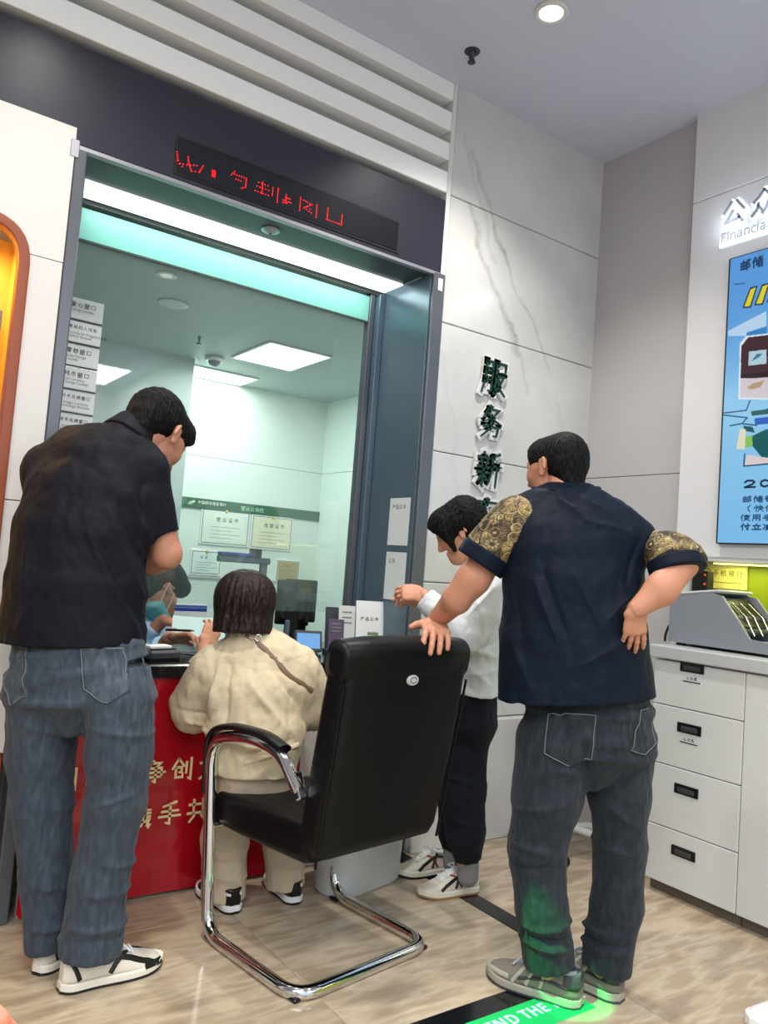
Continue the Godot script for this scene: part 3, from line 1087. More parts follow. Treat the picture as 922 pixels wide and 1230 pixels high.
	block("mullion", Vector3(0.576, 0.80, -3.12), Vector3(0.60, 2.475, -3.08), M.steel, win, 0.003)
	block("green_band", Vector3(0.618, 2.345, -3.092), Vector3(1.985, 2.465, -3.086), M.frost, win, 0.001)
	block("band_rail", Vector3(0.618, 2.335, -3.092), Vector3(1.985, 2.344, -3.082), M.soffit, win, 0.001)
	# strip light and spot in the soffit
	var ls := thing("strip_light", "long white strip light under the soffit above the teller glass", "ceiling light", Vector3(1.33, 2.497, -2.98))
	put("diffuser", bev(Vector3(1.43, 0.008, 0.15), 0.002), M.strip, ls, Vector3(0, -0.004, 0))
	for s in [-1, 1]: put("end_cap", bev(Vector3(0.006, 0.01, 0.154), 0.001), M.alu, ls, Vector3(0.719 * s, -0.005, 0))
	var so := thing("soffit_camera", "small round domed camera in the dark soffit over the window", "camera", Vector3(1.316, 2.497, -2.813))
	put("ring", lathe([[0.026, -0.006], [0.036, -0.006], [0.040, 0.0], [0.026, 0.0]]), M.alu, so)
	put("dome", lathe([[0.0, -0.018], [0.012, -0.016], [0.022, -0.008], [0.026, 0.0], [0.0, 0.0]]), M.lightgrey, so)
	put("lens", lathe([[0.0, -0.019], [0.006, -0.0185], [0.007, -0.014], [0.0, -0.014]], 12), M.black, so)
	# running red display on the fascia
	var led := thing("led_display", "red dot-matrix display set in the navy fascia above the window", "display", Vector3(1.36, 2.52, ZW))
	put("bezel", bev(Vector3(0.99, 0.142, 0.006), 0.002), M.matblack, led, Vector3(0.0, 0.072, 0.001))
	put("screen", bev(Vector3(0.97, 0.124, 0.004), 0.001), mat(Color(0.07, 0.085, 0.125), 0.25), led, Vector3(0.0, 0.072, 0.004))
	var dots := begin()
	var spots := [["甲", 210, 247, 203], ["乙", 249, 262, 210], ["丙", 273, 297, 226], ["丁", 304, 336, 240], ["戊", 338, 354, 243], ["己", 357, 382, 258], ["庚", 390, 413, 268]]
	var xs := [Vector3(0.865, 2.575, -2.684).x, Vector3(0.981, 2.571, -2.684).x, Vector3(0.992, 2.559, -2.684).x, Vector3(1.029, 2.573, -2.684).x, Vector3(1.067, 2.554, -2.684).x, Vector3(1.147, 2.566, -2.684).x, Vector3(1.173, 2.54, -2.684).x, Vector3(1.283, 2.564, -2.684).x, Vector3(1.29, 2.566, -2.684).x, Vector3(1.348, 2.569, -2.684).x, Vector3(1.361, 2.55, -2.684).x, Vector3(1.454, 2.56, -2.684).x, Vector3(1.486, 2.55, -2.684).x, Vector3(1.576, 2.558, -2.684).x]
	for i in 7:
		var x0: float = xs[i * 2]
		var ww: float = xs[i * 2 + 1] - x0
		for p in strokes(spots[i][0]):
			for j in p.size() - 1:
				var cnt := maxi(1, int(p[j].distance_to(p[j + 1]) * 10.0))
				for t in cnt + 1:
					var q: Vector2 = p[j].lerp(p[j + 1], float(t) / cnt)
					add_box(dots, Vector3(x0 + q.x * ww - 1.36, 0.024 + q.y * 0.066, 0.007), Vector3(0.0032, 0.0032, 0.002))
	put("lit_dots", done(dots), M.led, led)
	# notices down the left edge of the glass
	var zh := ["爱心窗口", "老幼妇人优先", "零钞窗口", "残币窗口", "外币兑换窗口", "货币兑换窗口"]
	var en := [["Caring Counter"], ["Priority for Pregnant and", "Elderly Women"], ["Note Change", "Counter"], ["Old Currency", "Change Counter"], ["Foreign Currency", "Exchange Window"], ["Currency", "Window"]]
	var lab := ["topmost white caring-counter plate on the left edge of the glass", "second white plate from the top on the glass, about priority for the elderly", "third white plate from the top on the glass, note change counter", "fourth white plate from the top on the glass, old currency", "fifth white plate from the top on the glass, foreign currency", "lowest white plate on the glass, half hidden by the man's shoulder"]
	for i in 6:
		var y := 2.078 - i * 0.0885
		var s2 := thing("window_plate", lab[i], "sign", Vector3(Vector3(0.714, 2.071, -3.09).x + 0.002, y - 0.04, ZG + 0.007), 0.0, "white plates down the teller glass")
		put("plate", bev(Vector3(0.125, 0.079, 0.003), 0.001), M.plastic, s2, Vector3(0, 0.04, 0.0015))
		put("lower_edge", bev(Vector3(0.125, 0.004, 0.006), 0.001), M.darkgrey, s2, Vector3(0, -0.003, 0.003))
		var k: int = zh[i].length()
		var hh := 0.021 if k < 5 else 0.0155
		put("lettering", writing(zh[i], hh, 0.05, 0.14, 0.0004), M.print, s2, Vector3(-0.058, 0.066 - hh, 0.0031))
		for r in en[i].size():
			put("lettering", latin(en[i][r], 0.0095, 0.0003), M.print, s2, Vector3(-0.057, 0.027 - r * 0.0125, 0.0032))
	# notices at the right-hand mullion
	for i in 2:
		var a4 := thing("notice_sheet", ["upper of two white notices taped to the dark jamb", "lower of two white notices taped to the dark jamb"][i], "notice", Vector3(2.0455, [1.29, 1.05][i], -2.80), -PI / 2, "notices on the jamb")
		put("sheet", bev(Vector3(0.15, 0.21, 0.001), 0.0), M.paper, a4, Vector3(0.0, 0.105, 0.0012))
		put("lettering", writing(["产品公示", "公示"][i], 0.022, 0.05, 0.2, 0.0003), M.print, a4, Vector3(-0.055, 0.16, 0.0018))
	# green calligraphy on the marble
	var ch := ["服", "务", "新", "农"]
	var px := [Vector3(2.358, 2.016, -2.69), Vector3(2.361, 1.812, -2.69), Vector3(2.361, 1.586, -2.69), Vector3(2.365, 1.374, -2.69)]
	var wd := [0.158, 0.15, 0.158, 0.16]
	for i in 4:
		var c := thing("wall_character", ["topmost dark green brush character on white backing on the marble", "second dark green brush character on the marble wall", "third dark green brush character, level with the man's head", "lowest dark green brush character, partly behind the standing woman"][i], "wall lettering", Vector3(px[i].x + wd[i] * 0.5, px[i].y, ZW), 0.0, "green characters on the marble")
		var o := begin()
		var f := begin()
		for p in strokes(ch[i]):
			var q := PackedVector2Array()
			for a in p: q.append(Vector2((a.x - 0.5) * wd[i] + (a.y - 0.5) * 0.012, a.y * wd[i] * 1.08))
			ribbon(o, q, wd[i] * 0.125, 0.004, 0.016, 1.0, 0.9)
			ribbon(f, q, wd[i] * 0.043, 0.016, 0.022, 0.7, 0.5)
		put("backing", done(o), M.white, c)
		put("face", done(f), M.deepgreen, c)


func right_wall() -> void:
	var w := shell("wall_right")
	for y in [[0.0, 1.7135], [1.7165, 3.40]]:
		block("slab", Vector3(XR, y[0], -2.80), Vector3(3.25, y[1], -2.125), M.shadedwall, w, 0.002)
	block("panel", Vector3(3.08, 2.957, -2.12), Vector3(3.3, 3.4, 5.1), M.greywall, w, 0.003)
	block("panel", Vector3(3.08, 1.337, -2.12), Vector3(3.3, 2.954, 5.1), M.greywall, w, 0.003)
	block("panel", Vector3(3.08, 0.0, -2.12), Vector3(3.3, 1.337, -2.088), M.greywall, w, 0.002)
	block("recess_back", Vector3(3.28, 0.0, -2.095), Vector3(3.4, 1.4, 5.1), mat(Color(0.55, 0.62, 0.06), 0.5), w, 0.0)
	block("recess_trim", Vector3(3.085, 1.322, -2.086), Vector3(3.27, 1.3365, 5.0), M.plastic, w, 0.001)


func office_sheet(at: Vector3, w: float, h: float, label: String, tint: Color, heads: String, seal := true) -> void:
	var t := thing("framed_certificate", label, "certificate", at, 0.0, "certificates under the green board")
	put("mat", bev(Vector3(w, h, 0.012), 0.002), M.paper, t, Vector3(w * 0.5, -h * 0.5, 0.006))
	var bd := begin()
	var i := 0.014
	for s in [0, 1]:
		add_box(bd, Vector3(w * 0.5, -i - 0.001 if s == 0 else -h + i, 0.0125), Vector3(w - i * 2, 0.004, 0.001))
		add_box(bd, Vector3(i if s == 0 else w - i, -h * 0.5, 0.0125), Vector3(0.004, h - i * 2, 0.001))
	put("border", done(bd), M.darkgrey, t)
	put("sheet", bev(Vector3(w - 0.04, h - 0.04, 0.001), 0.0), mat(tint, 0.6), t, Vector3(w * 0.5, -h * 0.5, 0.0124))
	if seal: put("emblem", lathe([[0.0, 0.0], [0.014, 0.0], [0.012, 0.003], [0.0, 0.003]], 10), M.seal, t, Vector3(w * 0.5, -0.016, 0.013), Basis(Vector3.RIGHT, PI / 2))
	var st := begin()
	write_on(st, heads, h * 0.13, 0.06, 0.35, 0.0, 0.0005, Vector2(w * 0.3, -h * 0.36))
	for r in 4: add_box(st, Vector3(w * (0.42 if r % 2 else 0.5), -h * (0.5 + r * 0.1), 0.0003), Vector3(w * (0.45 if r % 2 else 0.62), 0.003, 0.0005))
	put("lettering", done(st), M.greyprint, t, Vector3(0, 0, 0.0131))


func back_office() -> void:
	var w := shell("wall_office")
	block("wall_panel", Vector3(-0.7, 0.0, -5.75), Vector3(3.45, 1.005, -5.6), M.office, w, 0.002)
	block("wall_panel", Vector3(-0.7, 1.008, -5.75), Vector3(3.45, 1.905, -5.6), M.office, w, 0.002)
	block("wall_panel", Vector3(-0.7, 1.908, -5.75), Vector3(3.45, 2.7, -5.6), M.office, w, 0.002)
	block("side_wall", Vector3(3.27, 0.0, -5.7), Vector3(3.45, 1.905, -3.15), M.office, w, 0.002)
	block("side_wall", Vector3(3.27, 1.908, -5.7), Vector3(3.45, 2.7, -3.15), M.office, w, 0.002)
	block("side_wall", Vector3(-0.8, 0.0, -5.7), Vector3(-0.6, 2.7, -3.15), M.office, w, 0.0)
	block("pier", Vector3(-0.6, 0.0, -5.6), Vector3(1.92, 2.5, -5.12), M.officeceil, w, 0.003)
	block("dado_ledge", Vector3(1.90, 1.0, -5.6), Vector3(3.27, 1.012, -5.585), M.lightgrey, w, 0.001)
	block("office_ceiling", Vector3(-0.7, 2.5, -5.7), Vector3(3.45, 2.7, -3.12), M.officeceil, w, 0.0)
	for i in 2:
		var p := thing("office_panel_light", ["square lit ceiling panel in the middle of the office ceiling", "lit office ceiling panel against the back wall"][i], "ceiling light", [Vector3(2.28, 2.5, -4.55), Vector3(2.20, 2.5, -5.42)][i])
		var sz: Vector2 = [Vector2(0.42, 0.53), Vector2(0.52, 0.30)][i]
		put("frame", bev(Vector3(sz.x + 0.03, 0.012, sz.y + 0.03), 0.002), M.white, p, Vector3(0, -0.006, 0))
		put("diffuser", bev(Vector3(sz.x, 0.004, sz.y), 0.001), glow(Color(0.92, 1.0, 0.98), 1.6), p, Vector3(0, -0.0125, 0))
	var dl := thing("office_downlight", "small oval-looking lit downlight in the office ceiling", "ceiling light", Vector3(1.192, 2.5, -3.653))
	put("trim_ring", lathe([[0.040, -0.006], [0.05, -0.006], [0.054, 0.0], [0.04, 0.0]]), M.white, dl)
	put("lamp_face", lathe([[0.0, -0.005], [0.04, -0.005], [0.04, 0.0], [0.0, 0.0]]), glow(Color(0.95, 1, 1), 3.0), dl)
	var ro := thing("ceiling_speaker", "round white ceiling speaker in the office ceiling", "speaker", Vector3(1.37, 2.5, -4.048))
	put("rim", lathe([[0.06, -0.008], [0.078, -0.008], [0.082, 0.0], [0.06, 0.0]]), M.plastic, ro)
	put("grille", lathe([[0.0, -0.006], [0.061, -0.006], [0.061, 0.0], [0.0, 0.0]]), M.lightgrey, ro)
	var dc := thing("dome_camera", "white dome camera on the office ceiling", "camera", Vector3(1.99, 2.5, -4.95))
	put("base", lathe([[0.0, -0.03], [0.055, -0.03], [0.062, -0.02], [0.062, 0.0], [0.0, 0.0]]), M.white, dc)
	put("dome", lathe([[0.0, -0.066], [0.02, -0.062], [0.036, -0.048], [0.042, -0.03], [0.0, -0.03]]), M.darkgrey, dc)
	var os := thing("office_sprinkler", "tiny sprinkler head on the office ceiling", "sprinkler", Vector3(1.72, 2.5, -4.55))
	put("body", lathe([[0.0, -0.05], [0.016, -0.05], [0.016, -0.044], [0.006, -0.04], [0.01, 0.0], [0.0, 0.0]], 10), M.darkgrey, os)
	# green notice board heading
	var z := -5.6
	var a := Vector3(2.098, 1.623, -5.6)
	var b := Vector3(3.334, 1.516, -5.6)
	var g := thing("notice_board", "long dark green notice board heading on the office wall", "sign", Vector3(a.x, b.y - 0.002, z))
	put("board", bev(Vector3(b.x - a.x + 0.2, 0.078, 0.014), 0.003), M.green, g, Vector3((b.x - a.x + 0.2) * 0.5, 0.039, 0.007))
	put("lettering", writing("中国邮政储蓄银行", 0.026, 0.05, 0.1, 0.0005), M.paper, g, Vector3(0.12, 0.036, 0.0145))
	put("lettering", writing("营业公示栏", 0.036, 0.055, 0.1, 0.0005), mat(Color(0.65, 0.85, 0.72), 0.5), g, Vector3(0.47, 0.02, 0.0145))
	var lg := begin()
	for r in 3: ribbon(lg, PackedVector2Array([Vector2(0.012 * r, 0.0), Vector2(0.012 * r + 0.014, 0.018), Vector2(0.05, 0.03 - 0.006 * r)]), 0.0025, 0.0, 0.0006)
	put("emblem", done(lg), M.paper, g, Vector3(0.045, 0.026, 0.0145))
	var c1 := Vector3(2.256, 1.529, -5.6)
	var c2 := Vector3(2.668, 1.519, -5.6)
	var c3 := Vector3(2.201, 1.212, -5.6)
	var c4 := Vector3(2.91, 1.185, -5.6)
	c1.z = z
	c2.z = z
	c3.z = z
	c4.z = z
	office_sheet(c1, 0.40, 0.275, "large framed white certificate with gold emblem, leftmost below the green board", Color(0.86, 0.90, 0.85), "营业证书")
	office_sheet(c2, 0.365, 0.27, "framed cream certificate with red-gold emblem, right of the largest one", Color(0.88, 0.87, 0.76), "光荣证书")
	office_sheet(c3, 0.25, 0.19, "small framed licence low on the office wall at left", Color(0.84, 0.90, 0.88), "业证")
	office_sheet(c4, 0.22, 0.18, "small gold-toned plaque beside the scanner arm", Color(0.70, 0.62, 0.42), "光荣", false)


func counter_things() -> void:
	# the teller counter
	var d := thing("teller_counter", "low teller counter with black stone top running under the glass", "counter", Vector3(1.33, 0.0, -3.0))
	var o := d.position
	put("worktop", bev(Vector3(1.44, 0.045, 1.02), 0.006), M.stone, d, Vector3(1.325, 0.7775, -3.175) - o)
	put("front_panel", bev(Vector3(1.44, 0.75, 0.04), 0.002), M.panel, d, Vector3(1.325, 0.377, -2.73) - o)
	put("back_panel", bev(Vector3(1.40, 0.75, 0.03), 0.002), M.lightgrey, d, Vector3(1.325, 0.377, -3.6) - o)
	# red banner across its front
	var b := thing("red_banner", "glossy red cloth banner with cream characters across the counter front", "banner", Vector3(1.10, 0.0, -2.70))
	var st := begin()
	var nx := 30
	for i in nx:
		var x0 := -0.498 + 0.976 * i / nx
		var x1 := -0.498 + 0.976 * (i + 1) / nx
		var prev := Vector3.ZERO
		for j in 8:
			var y0 := 0.012 + 0.735 * j / 8
			var y1 := 0.012 + 0.735 * (j + 1) / 8
			var z := func(x: float, y: float) -> float: return 0.005 + 0.003 * sin(x * 23.0 + y * 5.0) * (1.0 - y) + 0.010 * (0.75 - y) * (0.75 - y)
			quad(st, Vector3(x0, y0, z.call(x0, y0)), Vector3(x1, y0, z.call(x1, y0)), Vector3(x1, y1, z.call(x1, y1)), Vector3(x0, y1, z.call(x0, y1)), Vector3(0, 0, 1))
	quad(st, Vector3(-0.498, 0.012, -0.006), Vector3(0.478, 0.012, -0.006), Vector3(0.478, 0.747, -0.006), Vector3(-0.498, 0.747, -0.006), Vector3(0, 0, -1))
	put("cloth", done(st), M.red, b)
	put("lettering", writing("同心共争创文明", 0.085, 0.052, 0.16, 0.003, 1.0, 0.6, 0.75), M.cream, b, Vector3(-0.435, 0.386, 0.011))
	put("lettering", writing("携手共建", 0.085, 0.052, 0.22, 0.003, 1.0, 0.6, 0.75), M.cream, b, Vector3(-0.178, 0.238, 0.012))
	# what stands on it
	for i in 2:
		var m := thing("monitor", ["black monitor seen from behind, nearer of the two on the counter", "black monitor seen from behind, farther and right of the other"][i], "monitor", [Vector3(1.825, 0.80, -3.30), Vector3(1.965, 0.80, -3.48)][i], -0.5 + 0.15 * i, "monitors on the teller counter")
		put("screen", loft([rrect(Vector3(0, 0.19, -0.012), Vector3.RIGHT, UP, 0.08, 0.105, 0.008, 2), rrect(Vector3(0, 0.19, 0.012), Vector3.RIGHT, UP, 0.08, 0.105, 0.008, 2), rrect(Vector3(0, 0.18, 0.040), Vector3.RIGHT, UP, 0.055, 0.065, 0.02, 2)]), M.matblack, m)
		put("stand", loft([rrect(Vector3(0, 0.012, 0.02), Vector3.RIGHT, Vector3.BACK, 0.035, 0.014, 0.01, 2), rrect(Vector3(0, 0.17, 0.045), Vector3.RIGHT, Vector3.BACK, 0.03, 0.012, 0.01, 2)]), M.matblack, m)
		put("base", loft([oval(Vector3(0, 0, 0), Vector3.RIGHT, Vector3.BACK, 0.085, 0.07, 24), oval(Vector3(0, 0.012, 0), Vector3.RIGHT, Vector3.BACK, 0.075, 0.06, 24)]), M.matblack, m)
	var sc := thing("document_camera", "grey-green gantry document camera behind the seated woman's head", "document camera", Vector3(1.70, 0.80, -3.58))
	put("base", bev(Vector3(0.30, 0.02, 0.20), 0.004), M.teal, sc, Vector3(0, 0.01, 0))
	put("post", bev(Vector3(0.035, 0.36, 0.03), 0.004), M.teal, sc, Vector3(0.13, 0.20, -0.07))
	put("arm", bev(Vector3(0.28, 0.032, 0.04), 0.005), M.teal, sc, Vector3(0.015, 0.372, -0.06))
	put("lamp_bar", bev(Vector3(0.20, 0.018, 0.05), 0.004), M.blue, sc, Vector3(-0.02, 0.397, -0.06))
	put("lens_box", bev(Vector3(0.05, 0.045, 0.05), 0.004), M.darkgrey, sc, Vector3(0.075, 0.41, -0.06))
	put("lens", lathe([[0.0, 0.0], [0.012, 0.0], [0.012, 0.006], [0.0, 0.006]], 12), M.black, sc, Vector3(0.075, 0.415, -0.035), Basis(Vector3.RIGHT, PI / 2))
	var bh := thing("brochure_holder", "dark acrylic stand full of bank brochures at the right of the glass", "brochure holder", Vector3(1.93, 0.80, -2.89), -0.25)
	put("base", bev(Vector3(0.28, 0.02, 0.10), 0.003), M.darkgrey, bh, Vector3(0, 0.01, 0))
	put("back", bev(Vector3(0.28, 0.18, 0.006), 0.002), M.darkgrey, bh, Vector3(0, 0.11, -0.03), Basis(Vector3.RIGHT, -0.15))
	var br := [["violet brochure at the left end of the stand", M.violet, -0.105, 0.13, 0.07], ["white brochure with thin stripes, second in the stand", M.plastic, -0.055, 0.19, 0.075], ["large white product brochure at the right of the stand", M.paper, 0.055, 0.215, 0.13]]
	for i in 3:
		var q := thing("brochure", br[i][0], "brochure", bh.transform * Vector3(br[i][2], 0.021, 0.022 - 0.012 * i), -0.25, "brochures in the stand")
		put("cover", bev(Vector3(br[i][4], br[i][3], 0.006), 0.001), br[i][1], q, Vector3(0, br[i][3] * 0.5, 0), Basis(Vector3.RIGHT, -0.14))
		var t := Basis(Vector3.RIGHT, -0.14)
		if i == 2:
			put("lettering", writing("产品公示", 0.018, 0.05, 0.25, 0.0003), M.print, q, t * Vector3(-0.045, 0.02, 0.0034) + Vector3(0, br[i][3] * 0.5, 0), t)
			put("green_label", bev(Vector3(0.05, 0.014, 0.0006), 0.0), mat(Color(0.45, 0.55, 0.35), 0.5), q, t * Vector3(0.015, -0.035, 0.0034) + Vector3(0, br[i][3] * 0.5, 0), t)
		else:
			for r in 3: put("printed_bar", bev(Vector3(br[i][4] * 0.6, 0.006, 0.0006), 0.0), M.greyprint, q, t * Vector3(0, br[i][3] * (0.35 - r * 0.12), 0.0034) + Vector3(0, br[i][3] * 0.5, 0), t)
	var ds := thing("customer_display", "small customer display with blue screen on the counter", "display", Vector3(1.72, 0.80, -2.95), -0.3)
	put("housing", bev(Vector3(0.12, 0.09, 0.02), 0.004), M.darkgrey, ds, Vector3(0, 0.05, 0), Basis(Vector3.RIGHT, -0.3))
	put("screen", bev(Vector3(0.10, 0.065, 0.002), 0.0), glow(Color(0.35, 0.55, 0.75), 0.5), ds, Vector3(0, 0.053, 0.010), Basis(Vector3.RIGHT, -0.3))
	put("foot", bev(Vector3(0.08, 0.01, 0.06), 0.002), M.darkgrey, ds, Vector3(0, 0.005, 0))
	var mic := thing("counter_microphone", "slim dark counter microphone beside the small display", "microphone", Vector3(1.63, 0.80, -2.98))
	put("stem", bev(Vector3(0.016, 0.13, 0.02), 0.004), M.teal, mic, Vector3(0, 0.07, 0))
	put("base", bev(Vector3(0.05, 0.012, 0.05), 0.004), M.darkgrey, mic, Vector3(0, 0.006, 0))
	var kp := thing("card_reader", "black and white card reader on the counter beside the leaning man", "card reader", Vector3(1.02, 0.80, -2.82), 0.2)
	put("body", bev(Vector3(0.13, 0.035, 0.12), 0.008), M.darkgrey, kp, Vector3(0, 0.0175, 0))
	put("top_plate", bev(Vector3(0.09, 0.012, 0.05), 0.003), M.paper, kp, Vector3(0.01, 0.04, -0.02))
	put("slot", bev(Vector3(0.10, 0.006, 0.012), 0.001), M.black, kp, Vector3(0, 0.037, 0.035))
	var cb := thing("cable", "thin black cable looping over the counter under the paper", "cable", Vector3(1.2, 0.80, -2.85))
	put("wire", tube(fillet(PackedVector3Array([Vector3(-0.12, 0.02, 0.03), Vector3(-0.02, 0.012, 0.06), Vector3(0.06, 0.006, 0.02), Vector3(0.14, 0.005, 0.08), Vector3(0.25, 0.005, 0.05)]), 0.05), 0.0035, 8), M.black, cb)
	var pp := thing("paper_form", "large pale paper form tilted up under the clerk's pen", "paper", Vector3(1.248, 0.857, -3.01))
	var pr := begin()
	for i in 8:
		var u0 := -0.105 + 0.02625 * i
		var zz := func(u: float) -> float: return 0.6 * u * u
		quad(pr, Vector3(u0, -0.085, zz.call(u0)), Vector3(u0 + 0.02625, -0.085, zz.call(u0 + 0.02625)), Vector3(u0 + 0.02625, 0.085, zz.call(u0 + 0.02625)), Vector3(u0, 0.085, zz.call(u0)), Vector3(0, 0, 1))
	put("sheet", done(pr), mat(Color(0.74, 0.86, 0.84), 0.6), pp, Vector3.ZERO, Basis(UP, -0.35) * Basis(Vector3.RIGHT, -0.5))
	var fb := thing("folder", "blue and white folder standing behind the clerk's hands", "folder", Vector3(1.40, 0.80, -3.55))
	put("cover", bev(Vector3(0.20, 0.15, 0.02), 0.003), M.paper, fb, Vector3(0, 0.075, 0))
	put("blue_edge", bev(Vector3(0.20, 0.03, 0.022), 0.003), M.blue, fb, Vector3(0, 0.13, 0.001))


func chair_and_bin() -> void:
	var c := thing("visitor_chair", "black leather visitor chair on a chrome sled frame, seen from behind", "chair", Vector3(1.414, 0.0, -1.93), deg_to_rad(9.0))
	# own axes: x to the right, y up, -z the way it faces
	var f := PackedVector3Array([Vector3(-0.27, 0.555, -0.055), Vector3(-0.27, 0.640, -0.14), Vector3(-0.27, 0.655, -0.30), Vector3(-0.27, 0.605, -0.505), Vector3(-0.262, 0.017, -0.455), Vector3(-0.262, 0.017, 0.0), Vector3(0.262, 0.017, 0.0), Vector3(0.262, 0.017, -0.455), Vector3(0.27, 0.605, -0.505), Vector3(0.27, 0.655, -0.30), Vector3(0.27, 0.640, -0.14), Vector3(0.27, 0.555, -0.055)])
	put("sled_frame", tube(fillet(f, 0.08, 7), 0.0195, 14), M.chrome, c)
	put("cross_bar", rod(Vector3(-0.262, 0.34, -0.475), Vector3(0.262, 0.34, -0.475), 0.012), M.chrome, c)
	# seat cushion: rings run front to back
	var rings := []
	for s in [[-0.545, 0.375, 0.205, 0.020], [-0.535, 0.380, 0.232, 0.042], [-0.50, 0.383, 0.242, 0.052], [-0.36, 0.388, 0.245, 0.055], [-0.18, 0.395, 0.245, 0.056], [-0.06, 0.398, 0.243, 0.055], [-0.04, 0.398, 0.235, 0.048]]:
		rings.append(rrect(Vector3(0, s[1], s[0]), Vector3.RIGHT, UP, s[2], s[3], 0.032, 5))
	put("seat", loft(rings), M.leather, c)
	# backrest: rings run up the recline
	rings = []
	for s in [[0.372, -0.028, 0.205, 0.020], [0.382, -0.03, 0.232, 0.046], [0.415, -0.028, 0.244, 0.055], [0.52, -0.012, 0.249, 0.056], [0.65, 0.012, 0.252, 0.056], [0.80, 0.034, 0.254, 0.055], [0.92, 0.051, 0.254, 0.052], [0.955, 0.056, 0.248, 0.044], [0.965, 0.058, 0.232, 0.022]]:
		rings.append(rrect(Vector3(0, s[0], s[1]), Vector3.RIGHT, Vector3(0, -0.15, 0.99).normalized(), s[2], s[3], 0.034, 5))
	var bk := put("backrest", loft(rings), M.leather, c)
	# padded roll over the top edge
	rings = []
	for s in [[-0.257, 0.030, 0.035], [-0.25, 0.052, 0.062], [-0.15, 0.056, 0.068], [0.0, 0.057, 0.069], [0.15, 0.056, 0.068], [0.25, 0.052, 0.062], [0.257, 0.030, 0.035]]:
		rings.append(rrect(Vector3(s[0], 0.925, 0.050), Vector3(0, -0.15, 0.99).normalized(), Vector3(0, 0.99, 0.15).normalized(), s[1], s[2], 0.045, 5))
	put("head_roll", loft(rings), M.leather, c)
	# piping down both back edges
	for s in [-1, 1]:
		put("piping", tube(PackedVector3Array([Vector3(0.247 * s, 0.36, 0.018), Vector3(0.252 * s, 0.50, 0.038), Vector3(0.255 * s, 0.70, 0.066), Vector3(0.257 * s, 0.86, 0.088)]), 0.0045, 6), M.leather, bk)
		# arm pads along the top of the frame
		var ap := fillet(PackedVector3Array([Vector3(0.27 * s, 0.652, -0.13), Vector3(0.27 * s, 0.675, -0.22), Vector3(0.27 * s, 0.668, -0.40), Vector3(0.27 * s, 0.628, -0.527), Vector3(0.27 * s, 0.43, -0.519)]), 0.09, 7)
		put("arm_pad", tube(ap, 0.025, 14, 0.014, Vector3.RIGHT, 0.6), M.black, c)
		put("arm_bracket", bev(Vector3(0.03, 0.075, 0.022), 0.004), M.chrome, c, Vector3(0.262 * s, 0.565, -0.062), Basis(Vector3.RIGHT, -0.5))
		for z in [-0.44, -0.02]: put("floor_glide", bev(Vector3(0.024, 0.012, 0.04), 0.004), M.black, c, Vector3(0.255 * s, 0.0062, z))
	var em := put("badge", loft([oval(Vector3(0, 0.872, 0.0975), Vector3.RIGHT, UP, 0.024, 0.017, 24), oval(Vector3(0, 0.872, 0.104), Vector3.RIGHT, UP, 0.021, 0.014, 24)]), M.lightgrey, c)
	put("badge_ring", tube(oval(Vector3(0, 0.872, 0.104), Vector3.RIGHT, UP, 0.013, 0.008, 20), 0.0014, 6), M.darkgrey, em)
	# white bin behind the chair
	var b := thing("waste_bin", "white rounded waste bin on the floor behind the black chair", "bin", Vector3(1.755, 0.0, -2.50), deg_to_rad(14.0))
	rings = []
	for s in [[0.0, 0.175, 0.085], [0.012, 0.185, 0.095], [0.36, 0.195, 0.105], [0.372, 0.193, 0.103]]:
		rings.append(rrect(Vector3(0, s[0], 0), Vector3.RIGHT, Vector3.BACK, s[1], s[2], 0.085, 8))
	put("body", loft(rings), M.plastic, b)
	rings = []
	for s in [[0.374, 0.196, 0.106], [0.40, 0.197, 0.107], [0.414, 0.185, 0.095]]:
		rings.append(rrect(Vector3(0, s[0], 0), Vector3.RIGHT, Vector3.BACK, s[1], s[2], 0.085, 8))
	var lid := put("lid", loft(rings), M.white, b)
	put("flap", bev(Vector3(0.22, 0.006, 0.10), 0.002), M.plastic, lid, Vector3(0, 0.416, 0))


